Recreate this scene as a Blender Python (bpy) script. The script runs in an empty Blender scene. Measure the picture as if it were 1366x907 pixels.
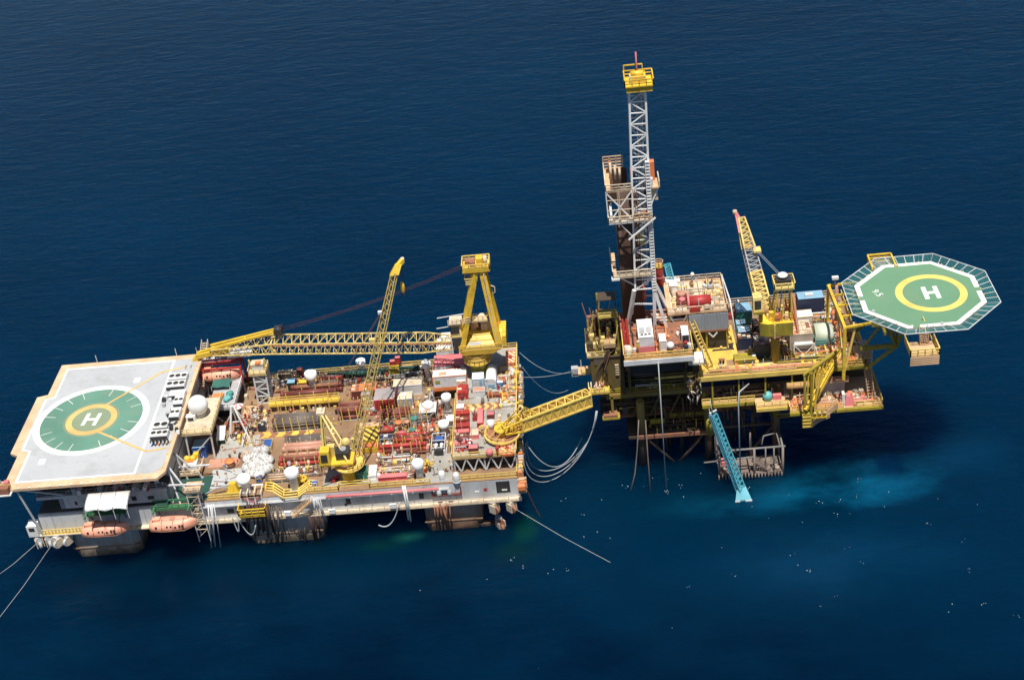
import bpy, bmesh, math, random
from mathutils import Vector, Matrix
random.seed(7)
R = math.radians
for b_ in (bpy.data.objects, bpy.data.meshes):
    for o_ in list(b_): b_.remove(o_)
sc = bpy.context.scene
col = sc.collection
# ---------------------------------------------------------------- camera model (also used to read ground positions off the photo)
CAM = Vector((0, -230, 182.494))
CR = Vector((0.99471517, 0.00649073, -0.10246756)); CU = Vector((0.08195966, 0.5509113, 0.83052956)); CF = Vector((-0.06184128, 0.83453856, -0.54746785))
FPX = 1939.589
def P(px, py, z):
    d = CF + CR * ((px - 683) / FPX) - CU * ((py - 453.5) / FPX)
    p = CAM + d * ((z - CAM.z) / d.z)
    return (p.x, p.y)
def P3(px, py, z): return Vector((*P(px, py, z), z))
def PY(px, py, y):
    d = CF + CR * ((px - 683) / FPX) - CU * ((py - 453.5) / FPX)
    return CAM + d * ((y - CAM.y) / d.y)
# ---------------------------------------------------------------- materials
M = {}
def nd(nt, t, **kw):
    n = nt.nodes.new(t)
    for k, v in kw.items():
        if k in n.inputs: n.inputs[k].default_value = v
        else: setattr(n, k, v)
    return n
def paint(name, c, dirt=(.10, .055, .03), amt=.35, rough=.55, scale=.55, metal=0., streak=False, var=.18, bump=.0):
    m = bpy.data.materials.new(name); m.use_nodes = True; nt = m.node_tree; L = nt.links
    bs = nt.nodes['Principled BSDF']
    g = nd(nt, 'ShaderNodeNewGeometry')
    mp = nd(nt, 'ShaderNodeMapping')
    mp.inputs['Scale'].default_value = (1, 1, .22 if streak else 1)
    L.new(g.outputs['Position'], mp.inputs['Vector'])
    n1 = nd(nt, 'ShaderNodeTexNoise', Scale=scale, Detail=7., Roughness=.68)
    n2 = nd(nt, 'ShaderNodeTexNoise', Scale=scale * 5.3, Detail=4., Roughness=.6)
    n3 = nd(nt, 'ShaderNodeTexNoise', Scale=scale * .35, Detail=3.)
    for n in (n1, n2, n3): L.new(mp.outputs[0], n.inputs['Vector'])
    rp = nd(nt, 'ShaderNodeMapRange'); rp.inputs[1].default_value = .5; rp.inputs[2].default_value = .74; rp.inputs[3].default_value = 0; rp.inputs[4].default_value = amt * 1.6
    L.new(n1.outputs[0], rp.inputs[0])
    r2 = nd(nt, 'ShaderNodeMapRange'); r2.inputs[1].default_value = .56; r2.inputs[2].default_value = .7; r2.inputs[3].default_value = 0; r2.inputs[4].default_value = amt
    L.new(n2.outputs[0], r2.inputs[0])
    ad = nd(nt, 'ShaderNodeMath', operation='ADD', use_clamp=True)
    L.new(rp.outputs[0], ad.inputs[0]); L.new(r2.outputs[0], ad.inputs[1])
    hv = nd(nt, 'ShaderNodeMapRange'); hv.inputs[1].default_value = .3; hv.inputs[2].default_value = .7; hv.inputs[3].default_value = 1 - var; hv.inputs[4].default_value = 1 + var
    L.new(n3.outputs[0], hv.inputs[0])
    vm = nd(nt, 'ShaderNodeVectorMath', operation='SCALE'); vm.inputs[0].default_value = c
    L.new(hv.outputs[0], vm.inputs['Scale'])
    mx = nd(nt, 'ShaderNodeMix', data_type='RGBA')
    L.new(ad.outputs[0], mx.inputs[0]); L.new(vm.outputs[0], mx.inputs[6]); mx.inputs[7].default_value = (*dirt, 1)
    L.new(mx.outputs[2], bs.inputs['Base Color'])
    rr = nd(nt, 'ShaderNodeMapRange'); rr.inputs[3].default_value = max(.05, rough - .15); rr.inputs[4].default_value = min(1, rough + .2)
    L.new(n1.outputs[0], rr.inputs[0]); L.new(rr.outputs[0], bs.inputs['Roughness'])
    bs.inputs['Metallic'].default_value = metal
    if bump:
        b = nd(nt, 'ShaderNodeBump', Strength=bump, Distance=.08); L.new(n2.outputs[0], b.inputs['Height']); L.new(b.outputs[0], bs.inputs['Normal'])
    M[name] = m
    return m
rust = (.13, .05, .02)
paint('white', (.80, .79, .76), dirt=(.42, .36, .28), amt=0.29)
paint('white_clean', (.84, .84, .82), dirt=(.6, .57, .5), amt=.15)
paint('cream', (.66, .55, .40), dirt=(.26, .15, .08), amt=0.52)
paint('tan', (.60, .40, .23), dirt=(.34, .17, .09), amt=.4)
paint('net_tan', (.66, .46, .29), dirt=(.46, .27, .14), amt=.4, scale=.9)
paint('yellow', (.75, .50, .045), dirt=(.30, .15, .03), amt=0.45, rough=.45)
paint('yellow_pale', (.74, .57, .20), dirt=(.34, .19, .07), amt=0.45)
paint('rail_yellow', (.74, .53, .13), dirt=(.40, .22, .07), amt=.3)
paint('boom_yellow', (.40, .30, .075), dirt=(.2, .13, .05), amt=.4)
paint('olive_shaded', (.13, .095, .028), dirt=(.06, .045, .025), amt=.5, streak=True)  # olive copy with the shade on the left module put into its colour
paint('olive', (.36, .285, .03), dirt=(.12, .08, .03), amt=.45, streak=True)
paint('deck_brown', (.27, .165, .092), dirt=(.16, .09, .05), amt=.5, rough=.75, scale=.35, var=.3)
paint('deck_grey', (.36, .35, .32), dirt=(.22, .16, .11), amt=.45, rough=.75, scale=.3, var=.25)
paint('deck_dark', (.075, .075, .07), dirt=(.14, .09, .05), amt=.4, rough=.8)
paint('deck_yellow', (.70, .46, .08), dirt=(.42, .26, .07), amt=.4, rough=.7, scale=.4)
paint('deck_rust', (.30, .13, .075), dirt=(.12, .055, .035), amt=.5, rough=.8)
paint('heli_grey', (.42, .435, .45), dirt=(.31, .315, .315), amt=.4, rough=.8, scale=.18, var=.07)
paint('heli_green', (.105, .24, .18), dirt=(.19, .25, .18), amt=.4, rough=.8, scale=.25, var=.15)
paint('heli_olive', (.21, .26, .16), dirt=(.14, .25, .18), amt=.45, rough=.8, scale=.3)
paint('pad_green', (.115, .25, .145), dirt=(.19, .26, .155), amt=.3, rough=.8, scale=.2, var=.08)
paint('mark_white', (.82, .82, .80), dirt=(.66, .62, .56), amt=.2, rough=.7)
paint('mark_yellow', (.66, .42, .15), dirt=(.60, .38, .16), amt=.3, rough=.7)
paint('mark_gold', (.80, .56, .14), dirt=(.70, .42, .12), amt=.3, rough=.7)
paint('hull_grey', (.56, .58, .60), dirt=(.26, .21, .17), amt=.3, scale=.35, streak=True)
paint('wall_grey', (.40, .42, .45), dirt=(.25, .23, .2), amt=.3, scale=.4, streak=True)
paint('steel_grey', (.40, .41, .42), dirt=(.2, .16, .13), amt=.35)
paint('corrugated', (.25, .28, .32), dirt=(.17, .17, .18), amt=.3, streak=True)
paint('silver', (.66, .67, .68), dirt=(.35, .31, .27), amt=.3, rough=.4)
paint('dark', (.03, .03, .033), dirt=(.06, .045, .035), amt=.4)
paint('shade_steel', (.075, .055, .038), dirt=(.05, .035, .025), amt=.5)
paint('pipe_brown', (.085, .045, .033), dirt=(.04, .025, .02), amt=.4, rough=.6, streak=True)
paint('drill_pipe', (.13, .105, .09), dirt=(.075, .05, .04), amt=.5, rough=.5)
paint('maroon', (.17, .04, .03), dirt=(.11, .035, .03), amt=0.59, rough=.5)
paint('red', (.40, .035, .032), dirt=(.24, .05, .035), amt=0.52, rough=.5)
paint('pink', (.66, .19, .20), dirt=(.45, .14, .12), amt=.3)
paint('salmon', (.50, .26, .18), dirt=(.38, .15, .09), amt=.4, rough=.45)
paint('orange', (.74, .22, .07), dirt=(.50, .17, .07), amt=.35)
paint('boat_orange', (.80, .36, .24), dirt=(.70, .33, .22), amt=.3, rough=.45)
paint('teal', (.045, .22, .20), dirt=(.05, .12, .11), amt=.35)
paint('teal_light', (.12, .42, .42), dirt=(.08, .22, .22), amt=.3)
paint('net_teal', (.06, .26, .25))
paint('landing_steel', (.20, .19, .18), dirt=(.12, .08, .06), amt=.5)
paint('net_green', (.03, .13, .11), dirt=(.05, .16, .13), amt=.4)
paint('green', (.05, .20, .09), dirt=(.06, .08, .05), amt=.35)
paint('pale_green', (.56, .62, .48), dirt=(.4, .36, .24), amt=.35)
paint('dark_green', (.02, .07, .055), dirt=(.04, .05, .04), amt=.4)
paint('blue', (.035, .10, .33), dirt=(.03, .06, .16), amt=.35)
paint('navy', (.02, .03, .075), dirt=(.03, .03, .05), amt=.35)
paint('sky_blue', (.22, .40, .54), dirt=(.24, .30, .36), amt=.35)
paint('truss_blue', (.06, .31, .40), dirt=(.10, .25, .32), amt=.35)
paint('rope_dark', (.10, .04, .035), dirt=(.06, .03, .03), amt=.3, rough=.9)
paint('rope_pale', (.38, .41, .43), dirt=(.35, .35, .35), amt=.3, rough=.8)
paint('tarp_grey', (.33, .30, .29), dirt=(.24, .21, .2), amt=.35, bump=.5)
paint('stone', (.40, .33, .26), dirt=(.2, .15, .11), amt=.4)
paint('sack', (.56, .55, .53), dirt=(.42, .40, .37), amt=.3)
paint('foam_white', (.55, .60, .64), dirt=(.5, .55, .6), amt=.2)
def tide(name, c_hi, c_lo, c_wet, z1, z2):
    """steel legs and columns: paint above, marine growth and rust stain in the splash zone"""
    m = paint(name, c_hi, dirt=(.2, .13, .08), amt=.4, streak=True, scale=.4)
    nt = m.node_tree; L = nt.links; bs = nt.nodes['Principled BSDF']
    src = bs.inputs['Base Color'].links[0].from_socket
    g = nd(nt, 'ShaderNodeNewGeometry'); sp = nd(nt, 'ShaderNodeSeparateXYZ'); L.new(g.outputs['Position'], sp.inputs[0])
    n = nd(nt, 'ShaderNodeTexNoise', Scale=.5, Detail=5.); L.new(g.outputs['Position'], n.inputs['Vector'])
    ma = nd(nt, 'ShaderNodeMath', operation='MULTIPLY_ADD'); ma.inputs[1].default_value = 5.; L.new(n.outputs[0], ma.inputs[0]); L.new(sp.outputs[2], ma.inputs[2])
    prev = src
    for zz, c, w in ((z2, c_lo, 2.2), (z1, c_wet, .8)):
        r = nd(nt, 'ShaderNodeMapRange'); r.inputs[1].default_value = zz + 2.5 - w; r.inputs[2].default_value = zz + 2.5 + w; r.inputs[3].default_value = 1; r.inputs[4].default_value = 0
        L.new(ma.outputs[0], r.inputs[0])
        x = nd(nt, 'ShaderNodeMix', data_type='RGBA'); L.new(r.outputs[0], x.inputs[0]); L.new(prev, x.inputs[6]); x.inputs[7].default_value = (*c, 1); prev = x.outputs[2]
    L.new(prev, bs.inputs['Base Color'])
tide('column', (.42, .45, .48), (.30, .23, .17), (.07, .06, .045), .9, 3.2)
tide('column_rust', (.34, .31, .27), (.24, .14, .085), (.06, .04, .03), 1.0, 4.0)
tide('jacket', (.24, .17, .035), (.10, .062, .04), (.05, .04, .03), 1.5, 9.2)
tide('landing', (.26, .20, .17), (.17, .13, .11), (.06, .055, .045), .3, 1.2)
def stripes(name, c1, c2, period, ang=45):
    m = paint(name, c1, dirt=(.35, .2, .1), amt=.3); nt = m.node_tree; L = nt.links; bs = nt.nodes['Principled BSDF']
    src = bs.inputs['Base Color'].links[0].from_socket
    g = nd(nt, 'ShaderNodeTexCoord'); sp = nd(nt, 'ShaderNodeSeparateXYZ'); L.new(g.outputs['Object'], sp.inputs[0])
    a = nd(nt, 'ShaderNodeMath', operation='MULTIPLY'); a.inputs[1].default_value = math.cos(R(ang)) / period; L.new(sp.outputs[0], a.inputs[0])
    b = nd(nt, 'ShaderNodeMath', operation='MULTIPLY_ADD'); b.inputs[1].default_value = math.sin(R(ang)) / period; L.new(sp.outputs[1], b.inputs[0]); L.new(a.outputs[0], b.inputs[2])
    f = nd(nt, 'ShaderNodeMath', operation='FRACT'); L.new(b.outputs[0], f.inputs[0])
    gt = nd(nt, 'ShaderNodeMath', operation='GREATER_THAN'); gt.inputs[1].default_value = .5; L.new(f.outputs[0], gt.inputs[0])
    x = nd(nt, 'ShaderNodeMix', data_type='RGBA'); L.new(gt.outputs[0], x.inputs[0]); L.new(src, x.inputs[6]); x.inputs[7].default_value = (*c2, 1)
    L.new(x.outputs[2], bs.inputs['Base Color'])
stripes('hazard', (.74, .50, .06), (.10, .06, .03), 1.1, 45)
stripes('hazard_orange', (.76, .60, .42), (.70, .18, .05), .75, 40)
# ---------------------------------------------------------------- mesh builder
class MB:
    def __init__(s): s.v = []; s.f = []; s.fm = []; s.fs = []
    def face(s, idx, m, sm=False): s.f.append(idx); s.fm.append(m); s.fs.append(sm)
    def box(s, x0, y0, z0, x1, y1, z1, m='white'):
        x0, x1 = min(x0, x1), max(x0, x1); y0, y1 = min(y0, y1), max(y0, y1); z0, z1 = min(z0, z1), max(z0, z1)
        b = len(s.v); s.v += [(x0,y0,z0),(x1,y0,z0),(x1,y1,z0),(x0,y1,z0),(x0,y0,z1),(x1,y0,z1),(x1,y1,z1),(x0,y1,z1)]
        for q in ((0,3,2,1),(4,5,6,7),(0,1,5,4),(1,2,6,5),(2,3,7,6),(3,0,4,7)): s.face([b+i for i in q], m)
        return s
    def cbox(s, x, y, z, w, d, h, m='white'): return s.box(x-w/2, y-d/2, z, x+w/2, y+d/2, z+h, m)
    def bar(s, p, q, w=.2, h=None, m='white'):
        p = Vector(p); q = Vector(q); h = w if h is None else h
        d = q - p
        if d.length < 1e-6: return s
        d.normalize(); up = Vector((0,0,1)) if abs(d.z) < .98 else Vector((0,1,0))
        a = d.cross(up).normalized(); c = a.cross(d).normalized()
        b = len(s.v)
        for e in (p, q):
            for i, j in ((-1,-1),(1,-1),(1,1),(-1,1)): s.v.append(tuple(e + a*(i*w/2) + c*(j*h/2)))
        for k in ((3,2,1,0),(4,5,6,7),(0,1,5,4),(1,2,6,5),(2,3,7,6),(3,0,4,7)): s.face([b+i for i in k], m)
        return s
    def tube(s, pts, r=.1, n=6, m='white', cap=True):
        pts = [Vector(p) for p in pts]; b0 = len(s.v); N = len(pts); prev = None
        for i, p in enumerate(pts):
            d = (pts[min(i+1, N-1)] - pts[max(i-1, 0)]).normalized()
            if prev is None:
                up = Vector((0,0,1)) if abs(d.z) < .95 else Vector((0,1,0)); a = d.cross(up).normalized()
            else: a = (prev - d * prev.dot(d)).normalized()
            prev = a; c = d.cross(a); rr = r[i] if isinstance(r, (list, tuple)) else r
            for k in range(n):
                t = 2*math.pi*k/n; s.v.append(tuple(p + a*(rr*math.cos(t)) + c*(rr*math.sin(t))))
        for i in range(N-1):
            for k in range(n):
                k2 = (k+1) % n; s.face([b0+i*n+k, b0+i*n+k2, b0+(i+1)*n+k2, b0+(i+1)*n+k], m, True)
        if cap: s.face([b0+k for k in range(n)][::-1], m); s.face([b0+(N-1)*n+k for k in range(n)], m)
        return s
    def lathe(s, x, y, prof, n=18, m='white', mt=None):
        b0 = len(s.v)
        for r, z in prof:
            for k in range(n): t = 2*math.pi*k/n; s.v.append((x+r*math.cos(t), y+r*math.sin(t), z))
        for i in range(len(prof)-1):
            for k in range(n):
                k2 = (k+1) % n; s.face([b0+i*n+k, b0+i*n+k2, b0+(i+1)*n+k2, b0+(i+1)*n+k], m, True)
        s.face([b0+k for k in range(n)][::-1], m); s.face([b0+(len(prof)-1)*n+k for k in range(n)], mt or m)
        return s
    def cyl(s, x, y, z0, z1, r, m='white', n=16, r1=None, mt=None): return s.lathe(x, y, [(r, z0), (r if r1 is None else r1, z1)], n, m, mt)
    def sph(s, x, y, z, r, m='white', n=20, sz=1., k=10):
        prof = [(max(.001, r*math.sin(math.pi*i/k)), z - r*sz*math.cos(math.pi*i/k)) for i in range(k+1)]
        return s.lathe(x, y, prof, n, m)
    def prism(s, pts, z0, z1, m='white', mt=None):
        b = len(s.v); n = len(pts)
        s.v += [(x, y, z0) for x, y in pts] + [(x, y, z1) for x, y in pts]
        s.face([b+i for i in range(n)][::-1], m); s.face([b+n+i for i in range(n)], mt or m)
        for i in range(n): j = (i+1) % n; s.face([b+i, b+j, b+n+j, b+n+i], m)
        return s
    def hull8(s, lo, hi, m='white'):      # 4 bottom and 4 top corners
        b = len(s.v); s.v += [tuple(p) for p in lo] + [tuple(p) for p in hi]
        for q in ((3,2,1,0),(4,5,6,7),(0,1,5,4),(1,2,6,5),(2,3,7,6),(3,0,4,7)): s.face([b+i for i in q], m)
        return s
    def ring(s, x, y, z0, z1, r0, r1, m='white', n=48, a0=0, a1=360):
        full = abs(a1-a0) >= 360; k = n if full else n+1; b = len(s.v)
        for i in range(k):
            t = R(a0 + (a1-a0)*i/n)
            for r, z in ((r0,z0),(r1,z0),(r1,z1),(r0,z1)): s.v.append((x+r*math.cos(t), y+r*math.sin(t), z))
        for i in range(n):
            j = (i+1) % k
            for q in range(4): s.face([b+i*4+q, b+i*4+(q+1)%4, b+j*4+(q+1)%4, b+j*4+q][::-1], m)
        if not full: s.face([b, b+1, b+2, b+3], m); s.face([b+(k-1)*4+q for q in (3,2,1,0)], m)
        return s
    def truss(s, p, q, w0, h0, w1=None, h1=None, n=8, rc=.14, rb=.08, m='white', up=(0,0,1), warren=True):
        """four-chord lattice from p to q (centre line), width across, height along up"""
        p = Vector(p); q = Vector(q); w1 = w0 if w1 is None else w1; h1 = h0 if h1 is None else h1
        d = (q-p).normalized(); a = d.cross(Vector(up)).normalized(); c = a.cross(d).normalized()
        S = []
        for i in range(n+1):
            t = i/n; o = p.lerp(q, t); w = w0+(w1-w0)*t; h = h0+(h1-h0)*t
            S.append([o + a*(sx*w/2) + c*(sz*h/2) for sx, sz in ((-1,-1),(1,-1),(1,1),(-1,1))])
        for k in range(4):
            for i in range(n): s.bar(S[i][k], S[i+1][k], rc*2, rc*2, m)
        for i in range(n):
            for k in range(4):
                k2 = (k+1) % 4
                if warren:
                    mid = (S[i][k2] + S[i+1][k2]) / 2
                    s.bar(S[i][k], mid, rb*2, rb*2, m); s.bar(mid, S[i+1][k], rb*2, rb*2, m)
                else:
                    s.bar(S[i][k], S[i][k2], rb*2, rb*2, m)
                    s.bar(S[i][k if i % 2 else k2], S[i+1][k2 if i % 2 else k], rb*2, rb*2, m)
        for E in (S[0], S[-1]):
            for k in range(4): s.bar(E[k], E[(k+1)%4], rb*2.4, rb*2.4, m)
        return s
    def rail(s, pts, h=1.1, m='rail_yellow', step=2., r=.05, closed=False):
        pts = [Vector(p) for p in pts]
        if closed: pts.append(pts[0])
        for a, b in zip(pts, pts[1:]):
            L = (b-a).length; k = max(1, round(L/step))
            for hh in (h, h*.52): s.bar(a+Vector((0,0,hh)), b+Vector((0,0,hh)), r*2, r*2, m)
            s.bar(a+Vector((0,0,.08)), b+Vector((0,0,.08)), r, .16, m)
            for i in range(k+1):
                o = a.lerp(b, i/k); s.bar(o, o+Vector((0,0,h)), r*2, r*2, m)
        return s
    def stair(s, p, q, w=1., m='tan', n=10, rail=True):
        p = Vector(p); q = Vector(q); d = q-p; hd = Vector((d.x, d.y, 0)).normalized(); a = hd.cross(Vector((0,0,1)))
        for sg in (-1, 1):
            o = a*(sg*w/2); s.bar(p+o, q+o, .1, .3, m)
            if rail:
                for hh in (1.0, .55): s.bar(p+o+Vector((0,0,hh)), q+o+Vector((0,0,hh)), .09, .09, m)
                for i in range(5): e = p.lerp(q, i/4)+o; s.bar(e, e+Vector((0,0,1)), .08, .08, m)
        for i in range(n+1):
            e = p.lerp(q, i/n); s.bar(e - a*(w/2), e + a*(w/2), .28, .06, m)
        return s
    def build(s, name, parent=None, loc=(0,0,0), rz=0.):
        me = bpy.data.meshes.new(name); me.from_pydata(s.v, [], s.f); me.update()
        names = list(dict.fromkeys(s.fm)); ix = {n: i for i, n in enumerate(names)}
        for n in names: me.materials.append(M[n])
        me.polygons.foreach_set('material_index', [ix[n] for n in s.fm]); me.polygons.foreach_set('use_smooth', s.fs)
        o = bpy.data.objects.new(name, me); col.objects.link(o)
        o.location = loc; o.rotation_euler = (0, 0, rz)
        if parent: o.parent = parent
        return o
def setp(o, label, cat, group=None, kind=None):
    if label: o['label'] = label
    if cat: o['category'] = cat
    if group: o['group'] = group
    if kind: o['kind'] = kind
    return o
def thing(name, label, cat, loc=(0,0,0), rz=0., group=None):
    o = bpy.data.objects.new(name, None); col.objects.link(o); o.empty_display_size = .5
    o.location = loc; o.rotation_euler = (0,0,rz); return setp(o, label, cat, group)
def solo(mb, name, label, cat, loc=(0,0,0), rz=0., group=None): return setp(mb.build(name, None, loc, rz), label, cat, group)
def catenary(a, b, sag, n=16, side=(0,0,0)):
    a = Vector(a); b = Vector(b); sd = Vector(side); out = []
    for i in range(n+1):
        t = i/n; k = 4*t*(1-t); out.append(a.lerp(b, t) - Vector((0,0,sag*k)) + sd*k)
    return out
#@@@
# ================================================================ SEA, SKY, SUN
def sea():
    m = bpy.data.materials.new('sea_water'); m.use_nodes = True; nt = m.node_tree; L = nt.links; bs = nt.nodes['Principled BSDF']
    g = nd(nt, 'ShaderNodeNewGeometry')
    def noise(sx, sy, det, rough=.55, rot=0.):
        mp = nd(nt, 'ShaderNodeMapping'); mp.inputs['Scale'].default_value = (sx, sy, 1); mp.inputs['Rotation'].default_value = (0, 0, R(rot)); L.new(g.outputs['Position'], mp.inputs['Vector'])
        n = nd(nt, 'ShaderNodeTexNoise', Scale=1., Detail=det, Roughness=rough); L.new(mp.outputs[0], n.inputs['Vector']); return n
    a = noise(.10, .22, 4, .6, 12); b = noise(.36, .70, 5, .62, -8); c = noise(.012, .02, 3, .5, 20)
    ad = nd(nt, 'ShaderNodeMath', operation='MULTIPLY_ADD'); ad.inputs[1].default_value = .42; L.new(b.outputs[0], ad.inputs[0]); L.new(a.outputs[0], ad.inputs[2])
    bp = nd(nt, 'ShaderNodeBump', Strength=1., Distance=SEA_BUMP); L.new(ad.outputs[0], bp.inputs['Height']); L.new(bp.outputs[0], bs.inputs['Normal'])
    # plumes of turbid turquoise water drifting from the platform, pale water over the pontoons; dark near patches paint in the weaker reflection
    wob = noise(.06, .10, 7, .66, 10); w2 = noise(.016, .03, 4, .6, 15)
    base = nd(nt, 'ShaderNodeMix', data_type='RGBA'); base.inputs[6].default_value = (*SEA_LO, 1); base.inputs[7].default_value = (*SEA_HI, 1)
    L.new(c.outputs[0], base.inputs[0]); prev = base.outputs[2]
    for (cx, cy), rx, ry, rot, colr, amt, soft in PLUMES_AND_DIMMING:
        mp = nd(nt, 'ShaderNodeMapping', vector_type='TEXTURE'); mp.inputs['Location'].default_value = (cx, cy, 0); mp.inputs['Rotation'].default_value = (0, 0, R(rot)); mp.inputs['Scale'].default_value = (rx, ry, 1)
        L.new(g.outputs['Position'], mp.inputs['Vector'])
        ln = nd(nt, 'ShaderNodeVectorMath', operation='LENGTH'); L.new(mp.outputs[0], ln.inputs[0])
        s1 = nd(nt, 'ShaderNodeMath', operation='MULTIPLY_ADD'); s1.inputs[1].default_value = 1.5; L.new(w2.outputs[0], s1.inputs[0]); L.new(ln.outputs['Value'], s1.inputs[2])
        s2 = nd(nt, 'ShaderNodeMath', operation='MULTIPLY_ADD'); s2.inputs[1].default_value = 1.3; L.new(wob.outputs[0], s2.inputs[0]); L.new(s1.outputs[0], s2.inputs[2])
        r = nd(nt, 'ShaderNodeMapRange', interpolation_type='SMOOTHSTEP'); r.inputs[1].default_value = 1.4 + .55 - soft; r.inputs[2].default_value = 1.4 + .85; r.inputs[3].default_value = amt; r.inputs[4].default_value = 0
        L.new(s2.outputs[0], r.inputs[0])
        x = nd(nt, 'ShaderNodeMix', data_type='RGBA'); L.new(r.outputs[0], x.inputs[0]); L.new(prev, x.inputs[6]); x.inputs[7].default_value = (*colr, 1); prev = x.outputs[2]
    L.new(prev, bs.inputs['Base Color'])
    bs.inputs['Roughness'].default_value = .07; bs.inputs['IOR'].default_value = 1.33; bs.inputs['Specular IOR Level'].default_value = .26; bs.inputs['Specular Tint'].default_value = (.2, .62, 1, 1)
    bs.subsurface_method = 'RANDOM_WALK'; bs.inputs['Subsurface Weight'].default_value = 1.; bs.inputs['Subsurface Radius'].default_value = (20., 120., 180.); bs.inputs['Subsurface Scale'].default_value = 1.; bs.inputs['Subsurface Anisotropy'].default_value = 0.
    M['sea'] = m
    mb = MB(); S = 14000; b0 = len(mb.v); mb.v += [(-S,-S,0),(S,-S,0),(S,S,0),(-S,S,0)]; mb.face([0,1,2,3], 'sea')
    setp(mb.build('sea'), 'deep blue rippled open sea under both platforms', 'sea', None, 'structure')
SEA_BUMP = .38; SEA_LO = (.0002, .0095, .029); SEA_HI = (.0003, .0195, .057)
TURQ = (.003, .135, .29)
PLUMES_AND_DIMMING = [(P(640, 960, 0), 260, 62, -4, (.0001, .0034, .0135), 1.0, 1.2), (P(150, 800, 0), 60, 30, -4, (.0001, .005, .017), .7, 1.0), (P(1165, 640, 0), 21, 11, 8, TURQ, .95, .9), (P(1050, 660, 0), 24, 9, 8, TURQ, .75, .9), (P(1265, 610, 0), 24, 14, 10, (.002, .04, .11), .55, 1.0),  # dark patches paint the weaker sky reflection of the near water into its colour
          (P(1110, 745, 0), 46, 20, 0, (.002, .035, .095), .8, 1.0), (P(940, 672, 0), 20, 7, 0, (.002, .06, .12), .7, .9),
          (P(545, 716, 0), 5.5, 2.6, 5, (.006, .10, .095), .9, .7), (P(500, 728, 0), 12, 4, 3, (.002, .035, .035), .8, .8), (P(700, 702, 0), 4.5, 8, -10, (.003, .05, .04), .9, .8), (P(690, 735, 0), 9, 5, -10, (.002, .022, .025), .8, .8)]
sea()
w = bpy.data.worlds.new('World'); sc.world = w; w.use_nodes = True
sk = w.node_tree.nodes.new('ShaderNodeTexSky'); sk.sky_type = 'NISHITA'; sk.sun_disc = False
SUN_EL, SUN_AZ = 73, 168     # azimuth measured from +Y (away from the camera) towards +X
sk.sun_elevation = R(SUN_EL); sk.sun_rotation = R(SUN_AZ)
bg = w.node_tree.nodes['Background']; w.node_tree.links.new(sk.outputs[0], bg.inputs['Color']); bg.inputs['Strength'].default_value = .06
sl = bpy.data.lights.new('sun', 'SUN'); sl.energy = 5.0; sl.angle = R(.5); sl.color = (1, .95, .87)
so = bpy.data.objects.new('sun', sl); col.objects.link(so)
to = Vector((math.sin(R(SUN_AZ))*math.cos(R(SUN_EL)), math.cos(R(SUN_AZ))*math.cos(R(SUN_EL)), math.sin(R(SUN_EL))))
so.rotation_euler = to.to_track_quat('Z', 'Y').to_euler(); so.location = (0, 60, 250)
cd = bpy.data.cameras.new('camera'); cam = bpy.data.objects.new('camera', cd); col.objects.link(cam); sc.camera = cam
cd.sensor_width = 36; cd.lens = FPX / 1366 * 36; cd.clip_start = 1; cd.clip_end = 30000
cam.matrix_world = Matrix(((CR.x, CU.x, -CF.x, CAM.x), (CR.y, CU.y, -CF.y, CAM.y), (CR.z, CU.z, -CF.z, CAM.z), (0,0,0,1)))
sc.view_settings.view_transform = 'Standard'; sc.view_settings.look = 'None'; sc.view_settings.exposure = .2; sc.view_settings.gamma = 1; sc.view_settings.use_curve_mapping = False
# ================================================================ TENDER BARGE
D = 11.5; D2 = 15.; FY = -16.4; BY = 24.
hull = thing('accommodation_barge', 'long semi-submersible barge with grey hull, brown cluttered deck and square columns in the water', 'barge', (-62, 3, 0))
H0 = (62, -3, 0)
def part(mb, name, parent, off): o = mb.build(name, parent); o.location = off; return o
m = MB(); m.box(-110.5, FY, 7, -17.8, BY, 11.3, 'hull_grey')
for x in range(-108, -18, 6): m.box(x, FY-.06, 7.1, x+.14, FY-.003, 11.2, 'steel_grey')
for i, (x, w_, h_) in enumerate(((-51, .9, 1.8), (-66.5, 1., 1.9), (-37, .9, 1.8), (-22.2, 2.6, 3.6), (-100, .8, .9), (-74, 1.3, 1.5))): m.box(x, FY-.04, 8.2, x+w_, FY-.003, 8.2+h_*.75, 'dark')
part(m, 'hull', hull, H0)
m = MB(); m.box(-111, FY-1.1, 6.75, -17.6, FY-.01, 7.0, 'cream'); m.box(-84, FY-.75, 10.4, -31, FY-.01, 10.55, 'steel_grey')
part(m, 'side_walkway', hull, H0)
m = MB(); m.rail([(-84, FY-1.05, 7.0), (-17.7, FY-1.05, 7.0)], 1.05, 'cream', 2.4, .05); part(m, 'railing', hull, H0)
cx = [(-105.8, -92.7), (-71, -56.6), (-36.6, -25.7)]
for i, (a, b) in enumerate(cx):
    for y0, y1 in ((FY+.15, FY+9.5), (BY-10, BY-1.2)):
        m = MB(); c = 1.1
        m.prism([(a+c, y0), (b-c, y0), (b, y0+c), (b, y1-c), (b-c, y1), (a+c, y1), (a, y1-c), (a, y0+c)], -9, 7.0, 'column' if i != 2 else 'column_rust')
        m.box(a-.12, y0-.12, 2.1, b+.12, y0+.5, 2.3, 'column_rust')
        part(m, 'column', hull, H0)
for y in (FY+6, BY-6):
    m = MB(); m.box(-108, y-6, -12, -20, y+6, -9, 'column_rust'); part(m, 'pontoon', hull, H0)
m = MB()
m.box(-84, FY+.01, 11.3, -17.8, BY, D, 'deck_brown')
part(m, 'main_deck', hull, H0)
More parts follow.
